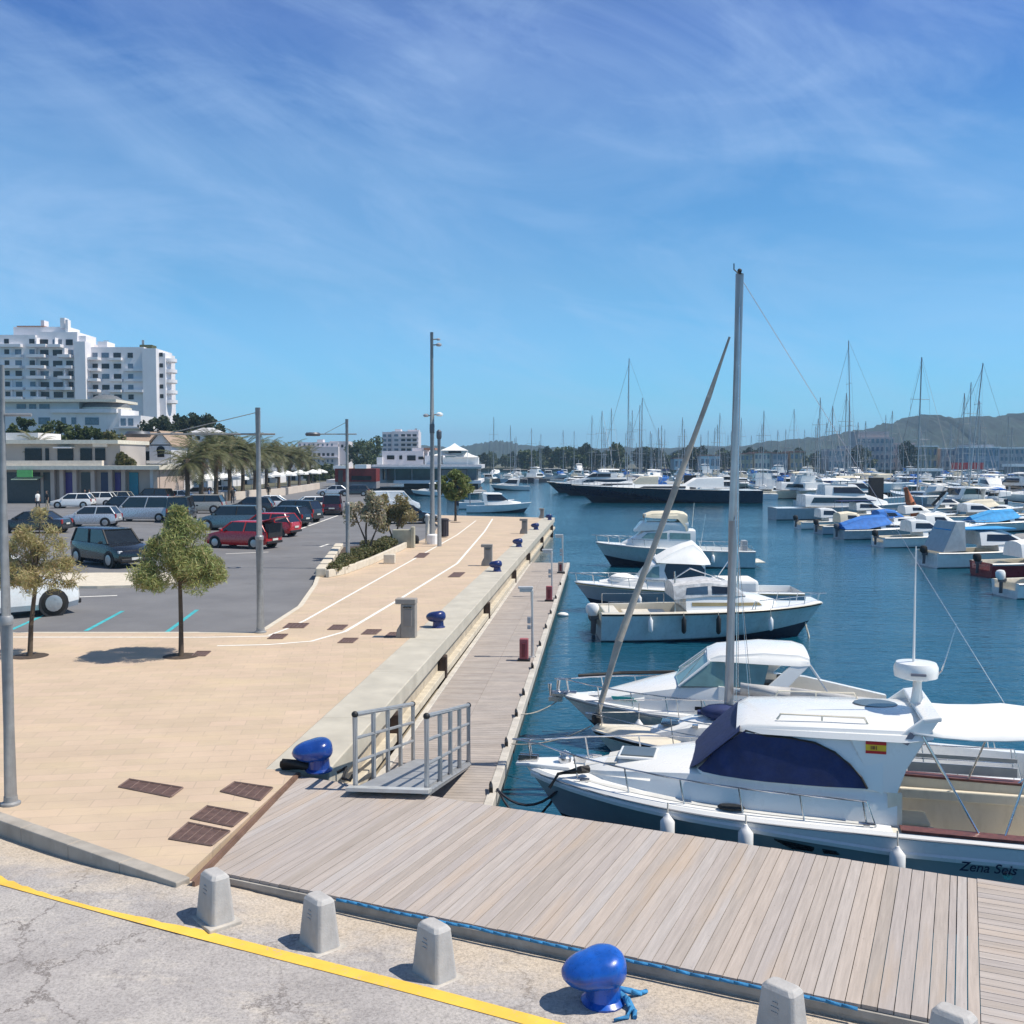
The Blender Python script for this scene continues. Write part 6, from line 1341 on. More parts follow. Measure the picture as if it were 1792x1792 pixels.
for uc, w_, v0, v1 in ((793, 24, 788, 775), (815, 22, 800, 791), (775, 22, 797, 789)): b.loft([[(uc*k-w_*k, 3, zt(v0)), (uc*k+w_*k, 3, zt(v0)), (uc*k+w_*k, 3+2*w_*k, zt(v0)), (uc*k-w_*k, 3+2*w_*k, zt(v0))], [(uc*k-w_*k*.35, 3+w_*k*.65, zt(lerp(v0, v1, .55))), (uc*k+w_*k*.35, 3+w_*k*.65, zt(lerp(v0, v1, .55))), (uc*k+w_*k*.35, 3+w_*k*1.35, zt(lerp(v0, v1, .55))), (uc*k-w_*k*.35, 3+w_*k*1.35, zt(lerp(v0, v1, .55)))], [(uc*k-.05, 3+w_*k-.05, zt(v1)), (uc*k+.05, 3+w_*k-.05, zt(v1)), (uc*k+.05, 3+w_*k+.05, zt(v1)), (uc*k-.05, 3+w_*k+.05, zt(v1))]])
b.build('marquee', canvas, t)
wb_('marquee_wall', canvas, 772, 836, 800.2, 812.9, 4, 8); wb_('window', win_m, 783, 806, 789, 793, 3.2, 3.4)
for u in (770, 817): wb_('marquee_post', white, u-.6, u+.6, 788, 813, 3.1, 3.3)
# --- red kiosk, white canopies and terrace walls
Y = 172; k = Y/FPX; o = P(0, 845, Y); o.z = -.13; t = empty('red_kiosk', o, 0, 'long dark red kiosk with white roof caps left of the waterfront building', 'kiosk'); zz = P(0, 845, Y).z+.13
def kb_(nm, mt, u0, u1, v0, v1, d0, d1): return part_box(t, nm, mt, u0*k, u1*k, d0, d1, max(0, (845-v1)*k+zz), (845-v0)*k+zz)
kb_('wall', M('red_boards', (.17, .02, .018), .7, var=.3), 586, 658, 820, 843, 0, 5); kb_('base_wall', M('grey_wall'), 586, 658, 843, 870, .3, 5); kb_('roof', white, 584, 610, 815, 819.9, -.5, 5); kb_('roof', white, 622, 642, 813, 819.9, -.5, 5); kb_('opening', win_m, 615, 650, 833, 840, -.1, .1); kb_('door', M('shop_dark'), 592, 600, 823, 870, -.1, .1)
def parasol(p, label, mt=canvas, r=1.6, h=2.5, group='white parasols of the terrace'):
    t = empty('parasol', p, 0, label, 'parasol', group); b = MB(); b.tube([(0, 0, 0), (0, 0, h+.5)], .04, 6); b.lathe([(.3, 0), (.3, .06)], n=10); b.build('pole', M('device_grey'), t)
    b = MB(); b.lathe([(r, h-.25), (r, h), (r*.5, h+.32), (.05, h+.6)], n=8); b.build('canopy', mt, t)
for q, (u, Y) in enumerate(((338, 128), (362, 125), (392, 135), (415, 132), (440, 140), (462, 150), (482, 158), (503, 166), (525, 180), (548, 190), (560, 205), (372, 140), (425, 150))):
    c = P(u, 870, Y); parasol(V((c.x, Y, -.13)), ordn[q % 11]+' white parasol counted from the left under the palms' if q < 11 else ('white parasol standing behind the second palm' if q == 11 else 'white parasol standing behind the fifth palm'))
for u0, Y0, u1, Y1, lab in ((300, 118, 372, 118, 'low cream terrace wall behind the grey blue car'), (375, 118, 430, 124, 'low cream terrace wall between the lamp post and the palms'), (436, 128, 500, 138, 'low cream terrace wall behind the dark cars'), (505, 142, 560, 170, 'low cream terrace wall at the end of the palm row')):
    a = P(u0, 880, Y0); c = P(u1, 880, Y1); b = MB(); d = V((c.x-a.x, Y1-Y0, 0)); nn = V((-d.y, d.x, 0)).normalized()*.3
    b.slab([V((0, 0, 0)), d, d+nn, nn], (0, 0, 1.0)); o = b.build('terrace_wall', wallc, bevel=.02); o.location = (a.x, Y0, -.13); tag(o, lab, 'wall')
for q, (u, Y, w_, h_) in enumerate(((335, 170, 40, 26), (385, 185, 46, 22), (430, 200, 46, 22), (470, 215, 40, 22), (515, 240, 46, 20))):
    k = Y/FPX; c = P(u, 860, Y); t = empty('cafe_house', V((c.x, Y, -.1)), 0, ordn[q]+' low white cafe house from the left behind the palm row', 'building'); W_ = w_*k; H_ = h_*k+1.2
    part_box(t, 'wall', wallw, -W_/2, W_/2, 0, 6, 0, H_); part_box(t, 'awning', canvas, -W_/2, W_/2, -2, -.05, H_*.62, H_*.68); part_box(t, 'door', win_m, -W_*.1, W_*.05, -.1, .1, 0, 2.2); part_box(t, 'window', win_m, W_*.15, W_*.4, -.1, .1, 1, 2.2); part_box(t, 'window', win_m, -W_*.42, -W_*.16, -.1, .1, 1, 2.2); part_box(t, 'roof', M('slab_cream'), -W_/2-.2, W_/2+.2, -.2, 6.2, H_, H_+.25)
# people (small, on the promenade of shops)
skin = M('skin', (.42, .24, .16), .6)
def person(p, rz, top_m, leg_m, label, stride=.18):
    t = empty('person', p, rz, label, 'person', 'people walking by the shops')
    b = MB(); E8 = lambda c, rx, ry: [(c[0]+rx*math.cos(a), c[1]+ry*math.sin(a), c[2]) for a in [2*math.pi*k/10 for k in range(10)]]
    b.mat(1)
    for sg in (1, -1): b.loft([E8((sg*stride, sg*.09, .03), .10, .05), E8((sg*stride*.9, sg*.09, .12), .055, .05), E8((sg*stride*.5, sg*.09, .48), .07, .065), E8((sg*.02, sg*.09, .86), .1, .09)])
    b.mat(0); b.loft([E8((0, 0, .8), .13, .17), E8((0, 0, 1.0), .12, .16), E8((0, 0, 1.25), .13, .19), E8((0, 0, 1.42), .11, .2), E8((0, 0, 1.5), .06, .08)])
    for sg in (1, -1): b.loft([E8((0, sg*.2, 1.43), .05, .05), E8((-sg*.06, sg*.25, 1.12), .045, .045)])
    b.mat(2)
    for sg in (1, -1): b.loft([E8((-sg*.06, sg*.25, 1.13), .04, .04), E8((-sg*.02, sg*.26, .85), .032, .03), E8((0, sg*.26, .76), .02, .03)])
    b.loft([E8((0, 0, 1.47), .055, .055), E8((.01, 0, 1.56), .06, .055)]); b.loft([E8((.01, 0, 1.53), .05, .05), E8((.02, 0, 1.62), .095, .075), E8((.01, 0, 1.70), .09, .07), E8((0, 0, 1.75), .04, .03)])
    b.build('body', [top_m, leg_m, skin], t, smooth=60)
    h_ = MB(); h_.loft([E8((-.03, 0, 1.6), .085, .08), E8((-.01, 0, 1.71), .1, .082), E8((-.01, 0, 1.775), .05, .04)]); h_.build('hair', M('dark_hair', (.03, .02, .015), .6), t, smooth=60)
cl_ = [M('shirt_white', (.7, .7, .68), .8), M('shirt_black', (.02, .02, .022), .8), M('shirt_blue', (.1, .16, .3), .8)]; lg_ = [M('trousers_dark', (.03, .03, .04), .8), M('shorts_beige', (.35, .3, .22), .8)]
for q, (u, Y, a, b_, lab) in enumerate(((148, 104, 1, 0, 'person in dark clothes before the dark shop door'), (156, 104, 0, 1, 'person in a white shirt beside the one in dark clothes'), (66, 99, 0, 0, 'person in a white top left of the purple door'), (82, 100, 1, 1, 'person in a black top near the green shop sign'), (407, 112, 1, 0, 'person in black walking between palms and terrace wall'), (366, 110, 2, 1, 'person in a blue shirt under the second palm'), (470, 126, 1, 1, 'person in a black top behind the dark blue car'))):
    c = P(u, 870, Y); person(V((c.x, Y, -.13)), q*1.3, cl_[a], lg_[b_], lab)
# ---------------------------------------------------------------- marina: middle and far boats
random.seed(21)
def simple_boat(kind, L, mats, seed=0):
    """one mesh, several materials: 0 hull 1 deck/cabin 2 glass 3 canvas 4 metal 5 dark bottom"""
    rnd = random.Random(seed); B = L*.3 if L < 14 else L*.24; Hb = .07*L+.65; Hs = .05*L+.45; h = Hull(L, B, Hb, Hs, rake=L*.11, fine=.5, tr=.88, flare=.35)
    m = MB(); ss = [L*(q/9)**1.2 for q in range(10)]; secs = [h.section(s) for s in ss]; secs = [[sec[0], sec[4], sec[6], sec[8], sec[9]] for sec in secs]
    full = [sec+[(x, -y, z) for x, y, z in sec[::-1]] for sec in secs]; n = len(full[0]); m.v = [p for r in full for p in r]
    for j in range(9):
        for i in range(n-1): m.f.append((j*n+i, j*n+i+1, (j+1)*n+i+1, (j+1)*n+i)); m.m.append(0 if i in (0, 1, n-2, n-3) else 5)
    m.f.append(tuple(range(9*n, 10*n))); m.m.append(0)
    m.mat(1); m.loft([[(-s, h.b(s), h.zg(s)), (-s, 0, h.zg(s)+.05), (-s, -h.b(s), h.zg(s))] for s in ss], False, False)
    def cab(st, mt, r=.1): m.mat(mt); m.loft([cabin_ring(*q, r, .05) for q in st], True, True)
    hm_ = lerp(Hb, Hs, .7)
    if kind == 'sail':
        cab([(L*.25, B*.15, hm_, B*.12, hm_+.15), (L*.4, B*.3, hm_, B*.25, hm_+.45), (L*.65, B*.33, hm_-.1, B*.28, hm_+.5)], 1)
        m.mat(2)
        for sg in (1, -1): m.slab([(-L*.42, sg*B*.31, hm_+.15), (-L*.6, sg*B*.33, hm_+.15), (-L*.6, sg*B*.31, hm_+.35), (-L*.43, sg*B*.29, hm_+.33)], (0, -sg*.05, 0))
        mh = L*1.28; m.mat(4); m.tube([(-L*.4, 0, hm_), (-L*.415, 0, mh)], [.10, .07], 6); m.tube([(-L*.42, 0, hm_+1.1), (-L*.82, 0, hm_+1.0)], .06, 5)
        for zz in (.45, .72): m.tube([(-L*.405, -B*.33, mh*zz), (-L*.405, B*.33, mh*zz)], .03, 4)
        m.tube([(-.2, 0, Hb), (-L*.41, 0, mh*.95)], .028, 4); m.tube([(-L*.98, 0, Hs), (-L*.415, 0, mh)], .018, 4)
        for sg in (1, -1): m.tube([(-L*.42, sg*B*.45, hm_), (-L*.41, sg*B*.33, mh*.72), (-L*.41, 0, mh*.98)], .014, 4)
        m.mat(3); m.tube([(-L*.43, 0, hm_+1.3), (-L*.6, 0, hm_+1.25), (-L*.82, 0, hm_+1.12)], [.2, .18, .09], 7)
        cab([(L*.62, B*.3, hm_+.4, B*.26, hm_+.5), (L*.66, B*.33, hm_+.4, B*.28, hm_+1.15), (L*.78, B*.33, hm_+.7, B*.28, hm_+1.2)], 3, .08)
    elif kind == 'cruiser':
        cab([(L*.16, B*.1, Hb-.1, B*.08, Hb), (L*.28, B*.3, hm_, B*.25, hm_+.4), (L*.38, B*.4, hm_, B*.36, hm_+.55), (L*.7, B*.42, hm_, B*.38, hm_+.5)], 1)
        cab([(L*.36, B*.34, hm_+.5, B*.3, hm_+.55), (L*.48, B*.38, hm_+.5, B*.3, hm_+1.25), (L*.68, B*.4, hm_+.48, B*.32, hm_+1.3)], 2, .05)
        cab([(L*.45, B*.3, hm_+1.2, B*.28, hm_+1.25), (L*.5, B*.34, hm_+1.22, B*.3, hm_+1.36), (L*.74, B*.36, hm_+1.22, B*.32, hm_+1.4)], 1, .05)
        m.mat(1); m.slab([(-L*.66, B*.42, hm_), (-L*.72, B*.42, hm_), (-L*.76, B*.36, hm_+1.3), (-L*.7, B*.36, hm_+1.3)], (0, -.1, 0)); m.slab([(-L*.66, -B*.42, hm_), (-L*.72, -B*.42, hm_), (-L*.76, -B*.36, hm_+1.3), (-L*.7, -B*.36, hm_+1.3)], (0, .1, 0))
        m.mat(3); m.slab([(-L*.76, B*.36, hm_+1.38), (-L*.76, -B*.36, hm_+1.38), (-L*.95, -B*.36, hm_+1.3), (-L*.95, B*.36, hm_+1.3)], (0, 0, .05))
        m.mat(4); m.tube([(-L*.95, B*.35, hm_-.3), (-L*.95, B*.35, hm_+1.3)], .03, 4); m.tube([(-L*.95, -B*.35, hm_-.3), (-L*.95, -B*.35, hm_+1.3)], .03, 4); m.tube([(-L*.7, 0, hm_+1.4), (-L*.72, 0, hm_+2.8)], .03, 4)
    elif kind == 'open':
        cab([(L*.2, B*.12, Hb-.1, B*.1, Hb), (L*.34, B*.34, hm_, B*.3, hm_+.35), (L*.5, B*.38, hm_, B*.34, hm_+.4)], 1)
        m.mat(2); m.slab([(-L*.46, B*.34, hm_+.38), (-L*.46, -B*.34, hm_+.38), (-L*.52, -B*.3, hm_+.85), (-L*.52, B*.3, hm_+.85)], (.04, 0, 0))
        cab([(L*.5, B*.34, hm_+1.25, B*.3, hm_+1.3), (L*.6, B*.36, hm_+1.3, B*.3, hm_+1.5), (L*.82, B*.36, hm_+1.2, B*.3, hm_+1.35)], 3, .05)
        m.mat(4)
        for s in (.52, .8):
            for sg in (1, -1): m.tube([(-L*s, sg*B*.42, hm_-.1), (-L*s, sg*B*.33, hm_+1.3)], .025, 4)
        m.mat(5); m.box((-L-.2, 0, .75), (.45, .35, .7)); m.mat(1); m.box((-L*.75, 0, hm_-.05), (L*.3, B*.5, .5))
    elif kind == 'low':
        cab([(L*.22, B*.1, Hb-.25, B*.08, Hb-.1), (L*.34, B*.32, hm_-.1, B*.26, hm_+.5), (L*.62, B*.36, hm_-.1, B*.3, hm_+.55)], 1, .12)
        m.mat(2)
        for sg in (1, -1): m.slab([(-L*.35, sg*B*.33, hm_+.12), (-L*.6, sg*B*.355, hm_+.12), (-L*.6, sg*B*.33, hm_+.38), (-L*.38, sg*B*.31, hm_+.36)], (0, -sg*.05, 0))
        cab([(L*.6, B*.3, hm_+.3, B*.28, hm_+.5), (L*.66, B*.34, hm_+.2, B*.3, hm_+1.5), (L*.8, B*.34, hm_+.2, B*.3, hm_+1.6)], 3, .1)
        m.mat(4)
        for k_ in range(12): m.tube([(-L*.03*k_, h.b(L*.03*k_)*.92, h.zg(L*.03*k_)), (-L*.03*k_, h.b(L*.03*k_)*.92, h.zg(L*.03*k_)+.7)], .025, 4)
    elif kind == 'yacht':
        cab([(L*.2, B*.12, Hb-.15, B*.1, Hb+.1), (L*.34, B*.36, hm_, B*.32, hm_+1.1), (L*.8, B*.4, hm_, B*.38, hm_+1.2)], 1, .15)
        m.mat(2)
        for sg in (1, -1): m.slab([(-L*.33, sg*B*.375, hm_+.35), (-L*.76, sg*B*.4, hm_+.4), (-L*.74, sg*B*.385, hm_+.95), (-L*.38, sg*B*.36, hm_+.9)], (0, -sg*.06, 0))
        cab([(L*.36, B*.28, hm_+1.1, B*.24, hm_+1.2), (L*.44, B*.33, hm_+1.1, B*.28, hm_+2.2), (L*.66, B*.34, hm_+1.1, B*.3, hm_+2.2)], 1, .12); cab([(L*.375, B*.29, hm_+1.3, B*.26, hm_+1.35), (L*.435, B*.34, hm_+1.35, B*.295, hm_+2.0), (L*.6, B*.345, hm_+1.4, B*.31, hm_+2.0)], 2, .05)
        cab([(L*.48, B*.3, hm_+2.6, B*.26, hm_+2.7), (L*.52, B*.3, hm_+2.65, B*.26, hm_+2.85), (L*.68, B*.3, hm_+2.65, B*.26, hm_+2.8)], 3, .05)
        m.mat(4); m.tube([(-L*.62, 0, hm_+2.8), (-L*.64, 0, hm_+4.4)], .08, 5); m.tube([(-L*.5, B*.27, hm_+2.1), (-L*.5, B*.27, hm_+2.7)], .05, 4); m.tube([(-L*.5, -B*.27, hm_+2.1), (-L*.5, -B*.27, hm_+2.7)], .05, 4)
        for k_ in range(9): m.tube([(-L*.02*k_, h.b(L*.02*k_)*.9, h.zg(L*.02*k_)), (-L*.02*k_, h.b(L*.02*k_)*.9, h.zg(L*.02*k_)+.8)], .025, 4)
    return m
def far_mats(hull_, canvas_): return [hull_, gel, dglass, canvas_, alu, antif]
def mk_boat(kind, L, hull_, cv, name, seed=0): 
    o = simple_boat(kind, L, None, seed).build(name, far_mats(hull_, cv), smooth=38); return o
hgrey = M('hull_light_grey', (.42, .44, .46), .3, coat=.2); hblue = M('hull_mid_blue', (.03, .08, .22), .25, coat=.3); hbeige = M('hull_cream', (.6, .54, .42), .35); hred = M('hull_dark_red', (.24, .012, .02), .3)
NAMES = {'sail': ('sailing_yacht', 'boat'), 'cruiser': ('motor_boat', 'boat'), 'open': ('open_boat', 'boat'), 'yacht': ('motor_yacht', 'yacht'), 'low': ('long_yacht', 'yacht')}
def one(kind, L, x, Y, deg, hull_, cv, label, group=None):
    o = mk_boat(kind, L, hull_, cv, NAMES[kind][0], random.randint(0, 99)); o.location = (x, Y, WZ); o.rotation_euler = (0, 0, R(deg)); tag(o, label, NAMES[kind][1], group); return o
def at_w(u, v): return G(u, v, WZ)
def px_boat(kind, u_bow, v, L, deg, hull_, cv, label, group=None): p = at_w(u_bow, v); return one(kind, L, p.x, p.y, deg, hull_, cv, label, group)
# big yachts in the middle distance (bows to the left)
px_boat('low', 1000, 879, 27, 178, navyhull, canvas, 'long navy hulled yacht lying side on in the middle of the harbour', None)
px_boat('low', 972, 867, 22, 176, navyhull, canvas2, 'second dark hulled yacht with cream deck behind the long navy yacht')
px_boat('yacht', 957, 862, 20, 175, M('dark_green_hull', (.02, .04, .04), .2), canvas, 'third dark yacht with its bow farthest left in the yacht row')
p = at_w(1040, 864); one('sail', 15, p.x, p.y, 180, gel, canvas, 'sailing yacht with the tallest mast behind the long navy yacht').scale = (1, 1, 1.28)
p = at_w(1075, 860); one('sail', 13, p.x, p.y, 180, gel, bluecv, 'sailing yacht with the second tall mast behind the navy yacht').scale = (1, 1, 1.1)
px_boat('cruiser', 1150, 868, 13, 184, gel, canvas, 'white motor boat moored behind the stern of the long navy yacht')
px_boat('cruiser', 1205, 866, 11, 182, hgrey, canvas, 'pale grey motor boat right of the furled sail behind the navy yacht')
px_boat('open', 1180, 872, 8, 180, gel, cyancv, 'small open boat with blue canopy behind the navy yacht stern')
# right hand pontoon, sterns to the left
px_boat('yacht', 1600, 908, 15, 3, hgrey, canvas, 'white motor yacht with a grey hull at the left end of the right hand row')
px_boat('yacht', 1590, 892, 14, 3, gel, canvas2, 'white flybridge yacht behind the grey hulled motor yacht')
px_boat('yacht', 1500, 872, 16, 3, hbeige, canvas2, 'cream motor yacht in the second line of the right hand side')
def mid_boat(u_st, v, L, B, deg, hull_m, kind, cv, label, motor=None, cm=None):
    """boat with its stern at pixel (u_st, v), bow away to the right; proper parts"""
    s = at_w(u_st, v); d = V((math.cos(R(deg)), math.sin(R(deg)), 0)); bow = s+d*L
    t = boat_empty('motor_boat', (bow.x, bow.y), (d.x, d.y), label, 'boat', 'motor boats at the right hand pontoon')
    h = Hull(L, B, .12*L+.15, .09*L+.1, rake=L*.11, fine=.5, tr=.92, flare=.4)
    h.make(t, (gel, striped, hull_m, antif), cockpit=L*.58, floor=.35, deck_m=gel, camber=.05, liner=gel2, nsec=14)
    z = h.zg(L*.5); b = B/2
    c = Cabin([(L*.15, b*.3, z, b*.25, z+.1), (L*.3, b*.7, z-.02, b*.6, z+.38), (L*.58, b*.82, z-.04, b*.74, z+.45)]); c.make(t, gel, r=.09)
    c.side(t, [(L*.33, z+.12), (L*.52, z+.1), (L*.52, z+.28), (L*.36, z+.27)], dglass, both=True)
    if kind == 'cuddy':
        q = Cabin([(L*.42, b*.6, z+.42, b*.55, z+.46), (L*.52, b*.72, z+.42, b*.56, z+.88), (L*.62, b*.74, z+.3, b*.6, z+1.0), (L*.76, b*.76, z+.2, b*.62, z+.9)]); q.make(t, cv, 'canopy', r=.1, crown=.1); q.side(t, [(L*.52, z+.52), (L*.66, z+.5), (L*.66, z+.8), (L*.55, z+.78)], dglass, 'canopy_window')
    elif kind == 'cover':
        q = Cabin([(L*.42, b*.6, z+.42, b*.5, z+.45), (L*.5, b*.8, z+.3, b*.5, z+.95), (L*.75, b*.95, z+.0, b*.4, z+.85), (L*.99, b*.92, z-.02, b*.4, z+.3)]); q.make(t, cv, 'boat_cover', r=.12, crown=.12)
    elif kind == 'hard':
        q = Cabin([(L*.34, b*.55, z+.36, b*.5, z+.38), (L*.42, b*.7, z+.4, b*.58, z+.72), (L*.50, b*.76, z+.4, b*.62, z+1.02), (L*.62, b*.8, z+.3, b*.66, z+1.1), (L*.7, b*.8, z+.3, b*.66, z+1.04)]); q.make(t, gel, 'wheelhouse', r=.07, crown=.06); q.side(t, [(L*.41, z+.52), (L*.66, z+.55), (L*.65, z+.92), (L*.5, z+.9)], dglass, 'side_window')
        if cv: b2 = MB(); b2.slab([(-L*.45, b*.66, z+1.2), (-L*.45, -b*.66, z+1.2), (-L*.9, -b*.66, z+1.14), (-L*.9, b*.66, z+1.14)], (0, 0, .06)); b2.build('sun_roof', cv, t)
        if cv: b2 = MB(); [b2.tube([(-L*.88, sg*b*.85, z), (-L*.88, sg*b*.64, z+1.2)], .022, 5) for sg in (1, -1)]; b2.build('sun_roof_frame', inox, t)
    if motor: outboard(t, L, 0, .62, motor, .95)
    h.rail(t, 0, L*.4, .28, n=4, r=.016)
    return t, h
mid_boat(1396, 925, 6.0, 2.1, 5, gel, 'hard', None, 'small white boat with black outboard, first of the small boats on the right', black)
mid_boat(1432, 934, 6.5, 2.2, 6, grey_and_shaded_gel, 'cuddy', canvas2, 'small grey hulled boat with cream canopy, second of the small boats on the right', black)
mid_boat(1468, 943, 7.0, 2.3, 6, hgrey, 'cover', bluecv, 'grey hulled boat under a bright blue cover on the right hand pontoon', M('motor_grey'))
mid_boat(1536, 957, 6.8, 2.3, 6, gel, 'hard', None, 'white boat with two dark cabin windows right of the blue covered boat', black)
t, h = mid_boat(1622, 991, 8.6, 2.9, 5, gel, 'hard', cyancv, 'large white boat with a tall grey stern screen and light blue roof at right', black)
b = MB(); b.slab([(-8.3, 1.2, .9), (-8.3, -1.2, .9), (-7.5, -1.1, 2.6), (-7.5, 1.1, 2.6)], (.06, 0, 0)); b.slab([(-8.3, -1.22, .9), (-7.0, -1.3, 1.0), (-7.0, -1.12, 2.6), (-7.5, -1.12, 2.6)], (0, .05, 0)); b.build('stern_screen', M('screen_grey', (.36, .40, .43), .4), t)
mid_boat(1716, 1008, 7.2, 2.4, 5, hred, 'cuddy', canvas, 'white boat with a dark red hull band at the right edge', black)
mid_boat(1758, 1044, 6.6, 2.3, 5, gel, 'cuddy', canvas, 'boat with a white and black outboard cut by the right edge', white)
mid_boat(1694, 930, 7.5, 2.5, 5, gel, 'cover', cyancv, 'white boat under a light blue cover behind the large white boat')
mid_boat(1640, 918, 8.0, 2.6, 4, gel, 'hard', None, 'white boat with a slanting arch behind the large white boat')
mid_boat(1770, 912, 7.0, 2.4, 4, hbeige, 'cuddy', canvas2, 'tan boat at the right edge behind the light blue cover')
mid_boat(1545, 918, 7.4, 2.4, 4, gel, 'cuddy', canvas, 'white boat with white canopy beside the orange sail')
mid_boat(1760, 960, 7.2, 2.4, 5, gel, 'hard', None, 'white boat at the right edge behind the dark red hulled one')
px_boat('cruiser', 1732, 882, 13, 182, M('hull_pale_blue', (.46, .56, .62), .3), canvas, 'pale blue hulled boat with white wheelhouse in the second line at right')
p = at_w(1620, 884); o = one('sail', 14, p.x, p.y, 180, gel, canvas, 'sailing yacht with a strongly leaning tall mast at right'); o.rotation_euler = (0, R(-4.5), R(180)); o.scale = (1, 1, 1.1)
p = at_w(1420, 868); o = one('sail', 17, p.x, p.y, 180, gel, canvas2, 'sailing yacht with the tall dark mast left of the far grey hotel'); o.rotation_euler = (0, R(2.5), R(180)); o.scale = (1, 1, 1.2)
mid_boat(1500, 929, 6.8, 2.3, 7, hbeige, 'cuddy', bluecv, 'cream boat with a blue canopy behind the blue covered boat', black)
mid_boat(1575, 940, 7.2, 2.4, 6, gel, 'cuddy', canvas, 'white boat with white canopy left of the large grey screened boat')
mid_boat(1590, 903, 8.5, 2.7, 4, gel, 'hard', canvas, 'white boat with pale sun roof behind the orange sail')
mid_boat(1450, 914, 8.0, 2.6, 4, gel, 'hard', navy, 'white boat with a navy sun roof in front of the grey hulled yacht')
mid_boat(1672, 905, 7.8, 2.5, 4, hgrey, 'cover', canvas2, 'grey boat under a cream cover behind the slanting davit')
mid_boat(1735, 985, 6.5, 2.2, 5, gel, 'cover', M('grey_canvas', (.3, .3, .3), .8), 'white boat under a grey cover beside the large white boat')
# orange brown furled awning and slanting white boom
s = at_w(1592, 918); t = empty('orange_sail', (s.x, s.y, WZ+.7), 0, 'orange brown sail bundled on a raised spar', 'sail')
b = MB(); b.tube([(.6, 0, .2), (0, 0, 1.4), (-.5, 0, 2.8)], [.5, .42, .2], 10); b.build('bundle', M('orange_canvas', (.40, .13, .06), .85, var=.3), t, smooth=60); b = MB(); b.tube([(.7, 0, 0), (-.55, 0, 3.1)], .05, 6); b.build('spar', alu, t)
s = at_w(1640, 920); t = empty('davit_crane', (s.x, s.y, WZ+.9), 0, 'slanting white davit arm over the right hand boats', 'davit')
b = MB(); b.tube([(-.7, 0, 0), (.9, 0, 2.2)], [.16, .12], 8); b.build('arm', white, t); b = MB(); b.tube([(-.7, 0, -.8), (-.7, 0, .1)], .2, 8); b.build('base', white, t); b = MB(); b.tube([(-.5, 0, 1.0), (.6, 0, 2.2)], .14, 8); b.build('furled_cloth', black, t)
b = MB(); b.bb(-1.0, 1.0, -.3, .3, 0, 2.6); o = b.build('pontoon_tower', M('dark_timber', (.06, .045, .04), .8), bevel=.03); o.location = at_w(1532, 903)+V((0, 0, .3)); o.scale = (.75, 1, 1.5); tag(o, 'dark square fuel tower among the right hand yachts', 'tower')
b = MB(); b.bb(-.9, .9, -.4, .4, 0, 3.4); o = b.build('harbour_post', M('dark_timber')); o.location = at_w(1207, 872)+V((0, 0, .3)); tag(o, 'dark square post at the yacht pontoon behind the furled sail', 'post')
# right hand pontoon
b = MB(); a = at_w(1640, 905); c = at_w(1900, 1075)
b.slab([V((a.x+9, a.y, WZ+.4)), V((c.x+9, c.y, WZ+.4)), V((c.x+11, c.y, WZ+.4)), V((a.x+11, a.y, WZ+.4))], (0, 0, -.6)); o = b.build('pontoon', conc); tag(o, 'pale pontoon behind the right hand motor boats', 'pontoon')
# white boats at the end of the quay
px = at_w(925, 897); one('cruiser', 7.5, px.x+.3, px.y, 0, gel, canvas, 'white motor boat with dark windows moored at the end of the quay')
px = at_w(900, 890); one('open', 7, px.x, px.y, 5, gel, M('grey_canvas', (.3, .3, .3), .8), 'white boat under a grey canopy behind the quay end')
b = None
# small boats in the basin behind the quay
px_boat('open', 720, 868, 6, 182, gel, canvas, 'small white boat in the basin left of the mast')
px_boat('cruiser', 735, 862, 8, 182, gel, canvas, 'white cruiser in the basin before the waterfront building')
px_boat('cruiser', 858, 858, 8, 180, gel, canvas, 'white boat beside the right end of the waterfront building')
# ---- far rows -------------------------------------------------------------------------------
protos = {}
for kd, hulls, Ls in (('sail', (gel, navyhull, hgrey), (11, 13)), ('cruiser', (gel, hgrey, hbeige), (9, 12)), ('open', (gel, hblue), (7,)), ('yacht', (gel, navyhull), (17,))):
    protos[kd] = []
    for hh in hulls:
        for LL in Ls:
            cvm = {0: bluecv, 1: canvas, 2: canvas2, 3: navy}[(len(protos[kd])) % 4] if kd in ('sail', 'open') else canvas
            protos[kd].append((mk_boat(kd, LL, hh, cvm, NAMES[kd][0], 1), LL, {'gelcoat_white': 'white', 'navy_hull': 'navy', 'hull_light_grey': 'grey', 'hull_cream': 'cream', 'hull_mid_blue': 'blue'}[hh.name]))
used = set()
def far(kd, u, Y, deg):
    q = random.choice(protos[kd]); p = P(u, 830, Y)
    colr = q[2]; LL = q[1]
    what = {'sail': 'sailing yacht', 'cruiser': 'motor boat', 'open': 'small open boat', 'yacht': 'motor yacht'}[kd]
    zone = 'left' if u < 1150 else 'middle' if u < 1450 else 'right'; dist = 'nearer' if Y < 235 else 'farthest'
    lab = '%s hulled %s in the %s rows at the %s of the marina' % (colr, what, dist, zone); grp = '%s %s boats, %s rows, %s' % (colr, kd, dist, zone)
    if q[0] in used: o = q[0].copy(); COL.objects.link(o)
    else: o = q[0]; used.add(o)
    o.location = (p.x, Y, WZ); o.rotation_euler = (0, R(random.uniform(-.6, .6)), R(deg)); s = random.uniform(.85, 1.12); o.scale = (s, s, s*random.uniform(.9, 1.12)); tag(o, lab, NAMES[kd][1], grp)
